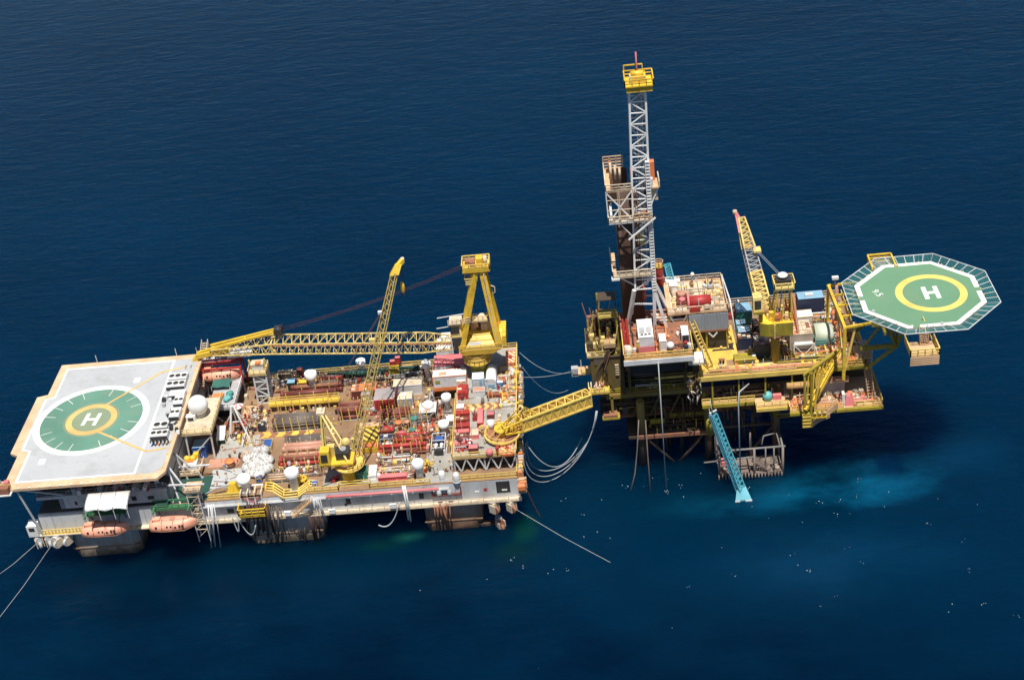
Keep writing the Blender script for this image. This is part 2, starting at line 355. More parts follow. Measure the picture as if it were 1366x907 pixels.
def dpatch(x0p, y0p, x1p, y1p, mat, z=D, t=.006):
    a = P(x0p, y1p, z); b = P(x1p, y1p, z); c = P(x1p, y0p, z); m = MB(); m.box(a[0], a[1], z+.002, b[0], c[1], z+.002+t, mat); part(m, 'deck_panel', hull, H0)
dpatch(288, 580, 342, 612, 'deck_grey'); dpatch(277, 624, 322, 652, 'heli_grey'); dpatch(277, 610, 317, 624, 'salmon', D, .008); dpatch(430, 622, 505, 650, 'deck_grey'); dpatch(566, 604, 603, 645, 'deck_grey'); dpatch(478, 562, 508, 577, 'tan', D, .01); dpatch(322, 540, 345, 560, 'tan', D, .008)
dpatch(455, 500, 560, 506, 'yellow_pale', D, .004); dpatch(560, 566, 585, 578, 'orange', D, .01)
m = MB()
for a in ((-84, -77.5, FY+.3, -8.5),): m.box(a[0]+.02, a[2], D+.004, a[1], a[3], D+.016, 'dark_green')
part(m, 'deck_panel', hull, H0)
# chevrons painted on the deck
def chevrons(name, p0, p1, n, z, wv, c1, c2):
    m = MB(); (xa, ya), (xb, yb) = P(*p0, z), P(*p1, z); y = (ya+yb)/2; wd = (xb-xa)/n
    m.box(xa-.3, y-wv/2-.1, z+.010, xb+.6, y+wv/2+.1, z+.016, c2)
    for i in range(n):
        x = xa+i*wd; k = wd*.52; b = len(m.v)
        m.v += [(x, y-wv/2, z+.03), (x+k, y-wv/2, z+.03), (x+k+wv*.32, y, z+.03), (x+k, y+wv/2, z+.03), (x, y+wv/2, z+.03), (x+wv*.32, y, z+.03)]
        m.face([b, b+1, b+2, b+5], c1); m.face([b+5, b+2, b+3, b+4], c1)
    part(m, name, hull, H0)
chevrons('chevron_marking', (349, 580), (424, 575), 4, D, 2.0, 'deck_yellow', 'deck_rust')
# raised deck on the right
m = MB(); RY = -13.6
m.box(-30, RY, 14.6, -17.8, 22.5, D2, 'tan'); m.box(-29.7, RY+.3, D2+.002, -18.1, 22.2, D2+.012, 'deck_grey')
part(m, 'raised_deck', hull, H0)
chevrons('chevron_marking', (612, 545), (664, 541), 5, D2+.01, 2.2, 'mark_yellow', 'deck_rust')
n = 5
for i in range(n):
    a = -29.8+i*11.8/n; b = a+11.8/n
    m = MB(); m.bar((a, RY+.2, 14.6), ((a+b)/2, RY+.2, D), .22, .22, 'silver'); m.bar(((a+b)/2, RY+.2, D), (b, RY+.2, 14.6), .22, .22, 'silver'); part(m, 'deck_brace', hull, H0)
for a in (-29.8, -24, -18):
    for y in (RY+.4, -4, 6, 16, 22): m = MB(); m.bar((a, y, D), (a, y, 14.6), .3, .3, 'steel_grey'); part(m, 'deck_post', hull, H0)
m = MB(); m.box(-29.5, RY+1.6, D+.02, -18.2, RY+1.8, 14.58, 'dark'); part(m, 'shade_sheet', hull, H0)  # dark sheet stands in for the shadow under the raised deck
for pts in ([(-30, RY, D2), (-17.8, RY, D2), (-17.8, -10.2, D2)], [(-17.8, -4, D2), (-17.8, 22.4, D2)], [(-30, 6, D2), (-30, RY, D2)], [(-30, 22.4, D2), (-17.8, 22.4, D2)]):
    m = MB(); m.rail(pts, 1.15, 'rail_yellow', 1.8, .06); part(m, 'railing', hull, H0)
for pts in ([(-77, FY+.4, D), (-71, FY+.4, D)], [(-58, FY+.2, D), (-52, FY+.2, D), (-52, FY+1.4, D), (-46, FY+1.4, D), (-46, FY+.2, D), (-34.5, FY+.2, D)], [(-30, FY+.4, D), (-18, FY+.4, D), (-18, RY, D)],
            [(-84, BY-.2, D), (-31, BY-.2, D)]):
    m = MB(); m.rail(pts, 1.15, 'rail_yellow', 1.6, .07); part(m, 'railing', hull, H0)
# yellow bent walkway bulging round the vent by the front edge
m = MB(); zz = D+.05
bend = [P3(354, 664-10, zz), P3(364, 655, zz), P3(378, 664, zz), P3(398, 662, zz), P3(412, 651, zz), P3(420, 652, zz)]
for k in range(4): m.tube([p+Vector((0, k*.62, .15*k)) for p in bend], .17, 6, 'rail_yellow')
for p in bend: m.bar(p, p+Vector((0,1.9,.5)), .2, .2, 'yellow'); m.bar(p-Vector((0,0,.6)), p+Vector((0,0,1.1)), .14, .14, 'yellow')
part(m, 'pipe_guard', hull, H0)
# pink fire main along the hull side
m = MB(); m.tube([(-54.5, FY-.5, 10.75), (-33, FY-.5, 10.65)], .28, 8, 'pink')
for x in range(-54, -33, 4): m.box(x, FY-.9, 10.3, x+.2, FY-.01, 10.5, 'steel_grey')
part(m, 'fire_main', hull, H0)
m = MB(); m.box(-34.5, FY-.5, 8.8, -28.8, FY-.01, 9.0, 'maroon'); m.box(-34.5, FY-.5, 9.0, -34.3, FY-.01, 10.6, 'maroon'); m.box(-29, FY-.5, 9.0, -28.8, FY-.01, 10.6, 'maroon'); m.lathe(-31, FY-.7, [(.35, 9.05), (.5, 9.6), (.35, 10.4)], 10, 'steel_grey'); m.lathe(-33, FY-.7, [(.35, 9.05), (.5, 9.6), (.35, 10.4)], 10, 'steel_grey'); part(m, 'pump_recess', hull, H0)
for x, k, z0, z1, mt in ((-21.2, 1., 8.7, 9.05, 'mark_white'), (-26.3, .8, 8.7, 9.05, 'mark_white'), (-24.6, .8, 8.9, 9.6, 'red'), (-51.4, .5, 7.9, 8.4, 'dark')):
    m = MB(); m.box(x, FY-.05, z0, x+k, FY-.003, z1, mt); part(m, 'hull_mark', hull, H0)
# ---- accommodation block under the helideck
Xa, Xb = -107, -84.2
m = MB()
m.box(-110.4, -16.0, 11.3, Xb, 21, 11.45, 'deck_dark'); m.box(-106, -15.3, 11.45, Xb, 21, 15.0, 'wall_grey'); m.box(-104, -12.6, 15.45, Xb, 21, 18.9, 'wall_grey')
part(m, 'deckhouse', hull, H0)
m = MB(); m.box(-109.5, -16.40, 15.0, Xb, 21, 15.44, 'deck_dark'); m.box(-109.6, -16.52, 14.9, Xb, -16.41, 15.5, 'hull_grey'); part(m, 'upper_deck', hull, H0)
m = MB(); m.box(-104.6, -16.30, 12.3, -95.5, -16.0, 14.89, 'hull_grey'); part(m, 'side_wall', hull, H0)
m = MB(); m.box(-93.0, -16.30, 12.3, -84.6, -16.0, 14.89, 'hull_grey'); part(m, 'side_wall', hull, H0)
for i in range(7):
    m = MB(); m.box(-103+i*2.6, -12.68, 16.6, -102+i*2.6, -12.601, 17.6, 'dark'); part(m, 'window', hull, H0)
for i in range(5):
    m = MB(); x = (-102.6, -100.9, -98.8, -91.5, -88.4)[i]; m.box(x, -16.36, 13.0, x+(.5, .9, .5, .9, 1.2)[i], -16.301, 13.8+.2*(i % 2), 'dark' if i != 1 else 'steel_grey'); part(m, 'window', hull, H0)
m = MB(); rnd = random.Random(52)
for i in range(34): x = rnd.uniform(-104, -85); s = rnd.uniform(.3, 1.0); m.box(x, -17.0+rnd.uniform(0, 2.5), 15.45, x+s, -16.6+rnd.uniform(0, 2.5)+s*.5, 15.45+s*rnd.uniform(.6, 1.8), rnd.choice(('dark', 'steel_grey', 'white', 'silver', 'deck_dark', 'red')))
part(m, 'deck_fittings', hull, H0)['kind'] = 'stuff'
m = MB(); m.rail([(-109.4, -16.30, 15.5), (Xb, -16.30, 15.5)], 1.1, 'steel_grey', 2, .04); part(m, 'railing', hull, H0)
m = MB(); m.rail([(-110.4, FY-.9, 7.02), (-99.5, FY-.9, 7.02)], 1.15, 'rail_yellow', .7, .07); m.box(-110.4, FY-.8, 7.01, -99.5, FY-.1, 7.06, 'yellow_pale'); part(m, 'railing', hull, H0)
ST = [((-111.6, -18.6, 19.5), (-110.3, -17.3, 7)), ((-111.6, -18.6, 19.5), (-104, -16, 15.3)), ((-110.3, -10, 11.4), (-110.3, -10, 19.4)), ((-110.3, 10, 11.4), (-110.3, 10, 19.4)), ((-84, -16.3, 16), (-77, -16.3, 15.6)), ((-84, -9, 14.5), (-77.5, -9, 14.5))]
for x in (-82.5, -79.5): ST += [((x, -16.5, D), (-84, -14, 19.4)), ((x, -9, D), (-83.8, -9, 18))]
for a, b in ST:
    m = MB(); m.bar(a, b, .28, .28, 'silver'); part(m, 'helideck_strut', hull, H0)
m = MB(); p = P3(46, 716, 7); m.box(p.x-1, p.y, 7, p.x+1, p.y+2.2, 9.6, 'white'); m.box(p.x-.6, p.y-.05, 8.4, p.x+.5, p.y-.003, 9.2, 'dark'); part(m, 'winch_cabin', hull, H0)
# anchor fairleads slung under the front corners
def fairlead(px, py, rz, tint='cream', at=None):
    p = at or P3(px, py, 5.3); m = MB(); wheel = 'deck_rust' if p.x > -60 else 'steel_grey'; tint = tint if p.x > -60 else 'silver'
    m.box(-.5, -.9, -.2, .5, .6, 1.3, tint); m.box(-.75, -1.2, -.9, -.55, .2, 1.0, 'cream'); m.box(.55, -1.2, -.9, .75, .2, 1.0, 'cream'); m.cyl(0, 0, 1.3, 1.6, .7, 'steel_grey')
    b = len(m.v); k = 14
    for i in range(k):
        t = 2*math.pi*i/k
        for x in (-.3, .3): m.v.append((x, -.9+.75*math.cos(t), -.4+.75*math.sin(t)))
    for i in range(k): j = (i+1) % k; m.face([b+2*i, b+2*i+1, b+2*j+1, b+2*j], wheel, True)
    m.face([b+2*i for i in range(k)], wheel); m.face([b+2*i+1 for i in range(k)][::-1], wheel)
    o = m.build('fairlead', hull, (p.x+H0[0], p.y+H0[1], p.z), rz)
for px, py, rz in ((52, 721, .5), (66, 719, .35), (79, 720, -.5), (92, 717, -.5), (657, 676, .9), (680, 674, .8)): fairlead(px, py, rz)
q = PY(666, 698, -16.0); fairlead(0, 0, .6, 'deck_rust', q); MOOR = q+Vector((.2, -.9, -.3))
m = MB(); m.box(-26.2, -16.1, q.z-.3, q.x+.2, -15.0, q.z+.3, 'column_rust'); part(m, 'fairlead_bracket', hull, H0)
# fender pipes and risers bundled against the middle column
def bundle(name, px0, px1, ytop, ybot, n, mat, rr=.11, lean=.6):
    m = MB()
    for i in range(n):
        px = px0+(px1-px0)*(i+random.uniform(-.2, .2))/(max(1, n-1))
        a = PY(px, ytop+random.uniform(-2, 2), FY-1.3-random.uniform(0, .5)); b = PY(px+random.uniform(0, 10), ybot+random.uniform(-8, 6), FY-.4-random.uniform(0, lean))
        b.z = max(b.z, .2); mm = (a+b)/2+Vector((random.uniform(-.12, .12), -.08, 0))
        m.tube([a, mm, b], rr*random.uniform(.7, 1.5), 5, mat)
    part(m, name, hull, H0)
bundle('riser_bundle', 330, 356, 672, 712, 9, 'pipe_brown', .16); bundle('riser_bundle', 356, 374, 676, 718, 7, 'drill_pipe', .12); bundle('riser_bundle', 415, 426, 664, 690, 8, 'silver', .11); bundle('riser_bundle', 412, 430, 690, 718, 8, 'pipe_brown', .13)
bundle('riser_bundle', 278, 285, 672, 728, 4, 'silver', .11); bundle('riser_bundle', 385, 406, 704, 722, 5, 'shade_steel', .1); bundle('riser_bundle', 579, 600, 674, 706, 6, 'deck_rust', .18, .2)
# red-and-white guide frame on a yellow platform over the front edge
gf = MB(); p = P3(340, 672, 9.2); X, Y = p.x, FY-.1
gf.box(X-2.6, Y-2.1, 8.6, X+2.6, Y, 9.0, 'yellow'); gf.box(X-2.2, Y-1.8, 9.0, X+2.2, Y-.2, 9.1, 'dark')
gf.rail([(X-2.6, Y, 9), (X-2.6, Y-2.1, 9), (X+2.6, Y-2.1, 9), (X+2.6, Y, 9)], 1.5, 'yellow', 1.2, .1)
for x in (-2, -.7, .7, 2):
    for z in (9.2, 12.2): gf.bar((X-2, Y-.2, z), (X+2, Y-.2, z), .22, .22, 'white')
    gf.bar((X+x, Y-.2, 9.1), (X+x, Y-.2, 12.8), .2, .2, 'white'); gf.bar((X+x, Y-.2, 12.7), (X+x, Y+2.4, 12.7), .2, .2, 'cream')
gf.bar((X-2, Y-.2, 9.2), (X+2, Y-.2, 12.2), .15, .15, 'pink'); gf.bar((X+2, Y-.2, 9.2), (X-2, Y-.2, 12.2), .15, .15, 'pink'); gf.bar((X-2.1, Y+2.4, 12.7), (X+2.1, Y+2.4, 12.7), .25, .25, 'white')
part(gf, 'guide_frame', hull, H0)
# deck piping and cable trays, fixed to the deck
def piping(x0, x1, y0, y1, z, n, mats, seed, rmax=.16):
    rnd = random.Random(seed); m = MB()
    for i in range(n):
        mt = rnd.choice(mats); r = rnd.uniform(.05, rmax); zz = z+rnd.uniform(.15, .9)
        if rnd.random() < .6:
            y = rnd.uniform(y0, y1); a = rnd.uniform(x0, x1-1); b = min(x1, a+rnd.uniform(2, (x1-x0)*.8)); m.tube([(a, y, z), (a+.01, y, zz), (b-.01, y, zz), (b, y, z)], r, 5, mt)
        else:
            x = rnd.uniform(x0, x1); a = rnd.uniform(y0, y1-1); b = min(y1, a+rnd.uniform(2, (y1-y0)*.7)); m.tube([(x, a, z), (x, a+.01, zz), (x, b-.01, zz), (x, b, z)], r, 5, mt)
        if rnd.random() < .75:
            x, y = rnd.uniform(x0, x1), rnd.uniform(y0, y1); s = rnd.uniform(.25, .8); m.box(x, y, z, x+s, y+s*rnd.uniform(.6, 1.5), z+s*rnd.uniform(.5, 1.6), rnd.choice(mats))
        if rnd.random() < .4:
            x, y = rnd.uniform(x0, x1), rnd.uniform(y0, y1); m.cyl(x, y, z, z+rnd.uniform(.4, 1.6), rnd.uniform(.12, .4), rnd.choice(mats), 8)
        if rnd.random() < .35:
            x, y = rnd.uniform(x0, x1), rnd.uniform(y0, y1); m.bar((x, y, z), (x, y, z+rnd.uniform(1, 2.4)), .12, .12, rnd.choice(('rail_yellow', 'cream', 'silver')))
    return m
mixA = ['deck_rust', 'drill_pipe', 'silver', 'maroon', 'cream', 'rail_yellow', 'dark', 'red', 'steel_grey']
for i, (a, b, n) in enumerate((((362, 520), (462, 500), 46), ((462, 560), (508, 515), 36), ((505, 612), (575, 565), 46), ((365, 640), (435, 600), 30), ((505, 640), (560, 608), 26), ((440, 512), (575, 492), 40), ((560, 600), (603, 520), 36), ((262, 520), (345, 500), 20), ((322, 600), (362, 545), 18))):
    x0, y0 = P(*a, D); x1, y1 = P(*b, D); part(piping(x0, x1, y0, y1, D, n, mixA, 40+i), 'deck_piping', hull, H0)
x0, y0 = P(664, 545, D2); x1, y1 = P(690, 490, D2); part(piping(x0, x1, y0, y1, D2, 46, ['yellow', 'rail_yellow', 'cream', 'deck_rust', 'orange', 'silver'], 77), 'deck_piping', hull, H0)
x0, y0 = P(606, 605, D2); x1, y1 = P(630, 585, D2); part(piping(x0, x1, y0, y1, D2, 20, ['red', 'maroon', 'dark', 'silver', 'pink'], 78), 'deck_piping', hull, H0)
def fittings(px0, py0, px1, py1, z, n, mats, seed, zone='barge'):
    rnd = random.Random(seed); m = MB(); a = P(px0, py1, z); c = P(px1, py0, z)
    for i in range(n):
        x = rnd.uniform(a[0], c[0]); y = rnd.uniform(a[1], c[1]); q = rnd.random(); mt = rnd.choice(mats); k = rnd.uniform(.15, .65)
        if q < .45: m.box(x, y, z+.01, x+k, y+k*rnd.uniform(.6, 2), z+k*rnd.uniform(.5, 2.2), mt)
        elif q < .6: m.cyl(x, y, z, z+k*2.2, k*.45, mt, 8)
        elif q < .8: m.tube([(x, y, z+.1), (x+rnd.uniform(-2, 2), y+rnd.uniform(-.8, .8), z+.12), (x+rnd.uniform(-3, 3), y+rnd.uniform(-1.5, 1.5), z+.1)], .07, 5, mt)
        else: m.bar((x, y, z), (x, y, z+rnd.uniform(.9, 2.6)), .11, .11, rnd.choice(('rail_yellow', 'cream', 'yellow_pale', mt)))
    part(m, 'deck_fittings', hull, H0)['kind'] = 'stuff'
mixB = ['deck_rust', 'drill_pipe', 'maroon', 'cream', 'rail_yellow', 'dark', 'red', 'steel_grey', 'shade_steel', 'salmon', 'silver', 'tan']
for i, (a, n) in enumerate((((320, 500, 365, 560), 60), ((365, 498, 465, 530), 90), ((460, 498, 580, 530), 110), ((360, 540, 470, 575), 80), ((470, 530, 600, 570), 110), ((425, 575, 515, 625), 80), ((365, 605, 440, 640), 80), ((505, 570, 606, 625), 130), ((440, 625, 606, 645), 70), ((285, 600, 330, 650), 34), ((285, 560, 350, 600), 40))):
    fittings(*a, D, n, mixB, 300+i)
fittings(606, 500, 690, 545, D2+.01, 70, mixB+['yellow', 'orange'], 330); fittings(606, 545, 690, 610, D2+.01, 60, mixB, 331)
m = MB(); rnd = random.Random(5)
for i in range(60):
    y = -16+i*.62; m.box(-17.75, y, D-rnd.uniform(0, 3.5), -17.75+rnd.uniform(.2, .9), y+rnd.uniform(.2, .6), D+rnd.uniform(.1, .9), rnd.choice(('cream', 'tan', 'dark', 'silver', 'steel_grey', 'orange', 'rail_yellow')))
part(m, 'edge_fittings', hull, H0)
# grey platforms between the helideck and the deck
m = MB()
a = P3(232, 581, 18); m.box(-84, a.y, 17.6, -77.4, a.y+12, 18, 'cream'); m.rail([(-77.4, a.y+12, 18), (-77.4, a.y, 18), (-83.8, a.y, 18)], 1.1, 'yellow_pale', 1.6, .05)
for x in (-82.8, -77.8): m.bar((x, a.y+.4, 17.6), (x-.4, a.y+.4, D), .3, .3, 'silver')
m.bar((-82.8, a.y+.4, D+.4), (-77.8, a.y+.4, 17), .2, .2, 'silver')
part(m, 'dome_platform', hull, H0)
m = MB(); b = P3(277, 547, 15.5); c = P3(313, 545, 15.5)
m.box(b.x, b.y, 15.1, c.x, b.y+12, 15.5, 'steel_grey'); m.rail([(b.x, b.y, 15.5), (c.x, b.y, 15.5), (c.x, b.y+12, 15.5)], 1.1, 'silver', 1.5, .06)
for x in (b.x+.3, c.x-.3): m.bar((x, b.y+.3, 15.1), ((b.x+c.x)/2, b.y+.3, D), .25, .25, 'silver'); m.bar((x, b.y+11, 15.1), (x, b.y+11, D), .25, .25, 'silver')
m.box(b.x, b.y+3, D, c.x, b.y+3.2, 15.1, 'dark'); part(m, 'boat_deck', hull, H0)
m = MB(); p = P3(275, 532, D); m.stair((p.x, p.y-1, 15.5), (p.x, p.y+9, 19.6), 1.3, 'cream', 18); m.stair((p.x-1.7, p.y+9, 15.5), (p.x-1.7, p.y-1, 19.6), 1.1, 'tan', 18); part(m, 'stairway', hull, H0)
m = MB(); rnd = random.Random(9); q = P3(274, 500, 15)
for i in range(60): x = q.x+rnd.uniform(-1.6, 2.6); y = q.y+rnd.uniform(-3, 4); s = rnd.uniform(.2, .9); z = 14+rnd.uniform(0, 3.5); m.box(x, y, z, x+s, y+s, z+s*rnd.uniform(.6, 1.4), rnd.choice(('silver', 'pink', 'red', 'dark', 'cream', 'white', 'deck_rust')))
for i in range(14): x = q.x+rnd.uniform(-1.5, 2.4); m.bar((x, q.y+rnd.uniform(-3, 3), D), (x, q.y+rnd.uniform(-3, 3), 17.5), .2, .2, rnd.choice(('cream', 'silver')))
part(m, 'machinery_stack', hull, H0)
# ================================================================ BARGE HELIDECK
hz = 20.
hd = thing('helideck', 'large square grey helideck with green landing circle on the barge', 'helideck', (-100, 1, 19.4))
HO = (100, -1, -19.4)
Y0, Y1 = -19.0, 22.3
m = MB(); m.prism([(-114.2, Y0), (-84.6, Y0), (-83.3, Y0+2), (-83.3, Y1), (-113.8, Y1), (-113.8, 11.6), (-115.9, 11), (-115.9, -7.6), (-114.2, -8.6)], 19.4, 19.95, 'net_tan'); part(m, 'safety_net', hd, HO)
m = MB(); m.prism([(-112.3, Y0+1.7), (-85.6, Y0+1.7), (-84.1, Y0+3.2), (-84.1, Y1-1.6), (-112.2, Y1-1.6), (-112.2, 10.4), (-114.1, 9.6), (-114.1, -6.6), (-112.3, -7.6)], 19.95, hz, 'heli_grey'); part(m, 'deck_plate', hd, HO)
def lline(m, pts, w, z, mat):
    for a, b in zip(pts, pts[1:]):
        a = Vector((*a, z)); b = Vector((*b, z)); m.bar(a, b, w, .006, mat)
m = MB()
lline(m, [(-112.0, Y0+2.0), (-89.2, Y0+2.0)], .4, hz+.006, 'mark_white'); lline(m, [(-112.0, Y1-1.9), (-89.2, Y1-1.9)], .4, hz+.006, 'mark_white'); lline(m, [(-89.2, Y0+1.8), (-89.2, Y1-1.7)], .38, hz+.012, 'mark_white')
lline(m, [(-112.0, Y0+1.8), (-112.0, -7.6)], .4, hz+.012, 'mark_white'); lline(m, [(-113.7, -6.6), (-113.7, 9.4)], .4, hz+.006, 'mark_white'); lline(m, [(-112.0, 10.3), (-112.0, Y1-1.7)], .4, hz+.012, 'mark_white')
lline(m, [(-113.9, -6.9), (-111.8, -7.6)], .4, hz+.018, 'mark_white'); lline(m, [(-113.9, 9.7), (-111.8, 10.3)], .4, hz+.018, 'mark_white'); part(m, 'boundary_line', hd, HO)
C = P(122, 559.5, hz)
m = MB(); m.cyl(*C, hz+.002, hz+.012, 10.3, 'heli_green', 64); m.cyl(*C, hz+.012, hz+.018, 5.6, 'heli_olive', 48); m.ring(*C, hz+.002, hz+.022, 10.2, 11.5, 'mark_white', 72); part(m, 'landing_circle', hd, HO)
m = MB(); m.ring(*C, hz+.018, hz+.030, 3.9, 5.1, 'mark_yellow', 56)
for a, b in (((C[0]+2.2, C[1]-4.2), (-88.4, -10.5)), ((C[0]+1.6, C[1]+4.4), (-91, 16.5)), ((-88.4, -10.5), (-84.6, -9.8)), ((-91, 16.5), (-86.5, 17.6))): lline(m, [a, b], .5, hz+.034, 'mark_yellow')
part(m, 'aiming_circle', hd, HO)
m = MB()
for k in range(20):
    if k % 5 == 0: continue
    t = R(18*k+6); lline(m, [(C[0]+7.9*math.cos(t), C[1]+7.9*math.sin(t)), (C[0]+10.1*math.cos(t), C[1]+10.1*math.sin(t))], .10, hz+.02, 'mark_white')
part(m, 'touchdown_ticks', hd, HO)
def letterH(cx, cy, z, w, h, s, mat, rot=0.):
    m = MB()
    for sg in (-1, 1): m.cbox(sg*(w/2-s/2), 0, 0, s, h, .012, mat)
    m.box(-w/2+s, -s/2, 0, w/2-s, s/2, .012, mat); return m
o = letterH(0, 0, 0, 3.1, 4., .75, 'mark_white').build('letter_h', hd, (C[0]+HO[0], C[1]+HO[1], hz+.036+HO[2]), R(-6))
for a in (P(56, 616, hz), P(183, 507, hz)): m = MB(); m.cbox(a[0], a[1], hz+.004, 1.25, 1.7, .012, 'mark_white'); part(m, 'weight_panel', hd, HO)
m = MB()
for x in range(-112, -84, 3): m.bar((x, Y0+.6, 19.05), (x, Y1-.6, 19.05), .22, .5, 'steel_grey')
for y in (-16, -8, 0, 8, 16, 21): m.bar((-113, y, 18.55), (-84.4, y, 18.55), .25, .5, 'steel_grey')
part(m, 'support_beam', hd, HO)
m = MB()
for x in range(-113, -85, 2): m.box(x, Y0-.05, 19.95, x+.25, Y0+.25, 20.12, 'mark_white')
for y in range(-16, 22, 4): m.box(-84.2, y, 19.95, -83.95, y+.25, 20.15, 'yellow')
for x, y in ((-106, 22), (-89, 22.1), (-114, -18.5), (-84.5, 21.8)): m.bar((x, y, 19.9), (x, y, 21.9), .1, .1, 'silver')
part(m, 'edge_light', hd, HO)
m = MB(); rnd = random.Random(3)
for i in range(22): m.box(-114.5+rnd.uniform(-1, 1.6), Y0-1+rnd.uniform(0, 2.2), 19.6, -114.3+rnd.uniform(-1, 2.2), Y0-.4+rnd.uniform(0, 2.6), 19.9+rnd.uniform(.2, 1), rnd.choice(('tan', 'pink', 'cream', 'deck_rust')))
m.rail([(-114.8, Y0+.2, 19.9), (-112.4, Y0+.2, 19.9)], 1.1, 'yellow_pale', 1); m.box(-115.2, Y0-1.2, 19.3, -112.2, Y0-.01, 19.5, 'silver'); part(m, 'corner_platform', hd, HO)
# air handling units along the helideck's right edge
def acunit(px, py, w, d, h, fans, label, rows=1):
    p = P3(px, py, hz+.02); t = thing('air_conditioner', label, 'air conditioner', p, 0, 'air conditioners on the barge helideck')
    m = MB(); m.box(-w/2, -d/2, .25, w/2, d/2, h, 'silver'); m.box(-w/2+.02, -d/2-.02, .2, w/2-.02, -d/2-.002, h*.85, 'dark')
    for x in (-w/2+.1, w/2-.1): m.box(x-.1, -d/2, 0, x+.1, d/2, .25, 'steel_grey')
    m.build('casing', t)
    for i in range(fans):
        m = MB(); x = -w/2+w*(i+.5)/fans; r = min(w/fans, d)*.45; m.ring(x, 0, h, h+.14, r, r+.08, 'white', 16); m.cyl(x, 0, h+.002, h+.10, r, 'dark', 16)
        for k in range(3): a_ = R(60*k+20*i); m.bar((x-r*math.cos(a_), -r*math.sin(a_), h+.1), (x+r*math.cos(a_), r*math.sin(a_), h+.12), .04, .03, 'shade_steel')
        m.build('fan', t)
acunit(239, 506.5, 3.8, 2.3, 1.0, 3, 'white three-fan air conditioner at the far end of the row on the barge helideck')
acunit(236, 516.5, 3.8, 2.3, 1.0, 3, 'second white three-fan air conditioner from the far end of the barge helideck row')
acunit(238, 529, 3.2, 2.0, 1.05, 0, 'plain white fanless casing in the air conditioner row on the barge helideck')
acunit(240, 538.5, 1.9, 2.9, 1.05, 2, 'two-fan white air conditioner beside the white radome on the barge helideck')
acunit(235, 555, 2.0, 3.2, 1.05, 2, 'two-fan white air conditioner in the middle of the barge helideck row')
acunit(216, 571.5, 2.9, 2.2, 1.0, 2, 'two-fan white air conditioner standing apart near the front of the barge helideck row')
acunit(214, 582.5, 3.4, 2.2, 1.0, 3, 'three-fan white air conditioner nearest the row of curved vent pipes')
for i in range(5):
    p = P3(205+i*5, 593-i*.5, hz+.02); m = MB(); m.tube([(0, 0, 0), (0, 0, .9), (-.15, -.25, 1.25), (-.2, -.6, 1.3), (-.2, -.85, 1.05)], .16, 7, 'dark'); m.box(-.3, -.3, 0, .3, .3, .1, ('blue', 'orange', 'steel_grey', 'tan', 'steel_grey')[i])
    solo(m, 'gooseneck_vent', 'dark curved vent pipe in the row on the front next to the barge helideck', 'vent pipe', p, 0, 'curved vent pipes on the barge helideck')
m = MB(); rnd = random.Random(12)
for i in range(34):
    p = P3(rnd.uniform(216, 236), rnd.uniform(534, 580), hz+.02); s = rnd.uniform(.3, .8); m.box(p.x, p.y, hz, p.x+s, p.y+s, hz+s*rnd.uniform(.5, 1.5), rnd.choice(('dark', 'steel_grey', 'silver', 'dark', 'shade_steel')))
part(m, 'duct_fittings', hd, HO)['kind'] = 'stuff'
# radome
p = P3(264, 540, 20.5); t = thing('radome', 'big white spherical radome on the cream platform beside the helideck', 'radome', (p.x, p.y, 18.0))
m = MB(); m.sph(0, 0, 2.5, 2.0, 'white_clean', 28, 1., 16); m.build('dome', t); m = MB(); m.lathe(0, 0, [(1.3, 0), (1.1, .8), (1.15, 1.0)], 20, 'steel_grey'); m.build('base', t)
p = P3(256, 561, 18.0); t = thing('equipment_cabinet', 'small white cabinet with dark grille at the foot of the radome', 'cabinet', p); m = MB(); m.box(-.9, -.5, 0, .9, .5, 1.3, 'white_clean'); m.build('body', t); m = MB(); m.box(-.55, -.56, .3, .55, -.5, 1.0, 'dark'); m.build('grille', t)
#@@@
# ================================================================ BARGE CRANES
# big pedestal crane: boom laid down to the left on its rest
KX, KY = -25.4, 13.3
kc = thing('pedestal_crane', 'largest yellow crane with tall A-frame and long lattice boom laid flat along the barge', 'crane', (KX, KY, D))
m = MB(); m.lathe(0, 0, [(1.75, 0), (1.75, 6.6), (2.1, 7.4), (2.1, 8.6)], 24, 'olive'); m.ring(0, 0, 7.6, 7.75, 2.1, 2.9, 'yellow', 28); m.build('pedestal', kc)
m = MB()
for zz in (8.7, 9.3): m.ring(0, 0, zz, zz+.35, 1.6, 2.6, 'rail_yellow', 28)
m.cyl(0, 0, 8.6, 10.5, 2.2, 'olive', 28); m.rail([(2.9*math.cos(R(a)), 2.9*math.sin(R(a)), 7.75) for a in range(180, 361, 20)], 1.0, 'rail_yellow', 2, .05); m.build('slew_ring', kc)
m = MB()
m.hull8([(-2.6, -2.8, 10.4), (3.6, -2.8, 10.4), (3.6, 2.8, 10.4), (-2.6, 2.8, 10.4)], [(-3.2, -3.0, 11.7), (5.6, -3.0, 11.7), (5.6, 3.2, 11.7), (-3.2, 3.2, 11.7)], 'yellow')
m.hull8([(-3.2, -3.0, 11.7), (5.6, -3.0, 11.7), (5.6, 3.2, 11.7), (-3.2, 3.2, 11.7)], [(-2.2, 0.2, 13.9), (5.6, 0.2, 14.1), (5.6, 3.2, 14.1), (-2.2, 3.2, 13.9)], 'yellow')
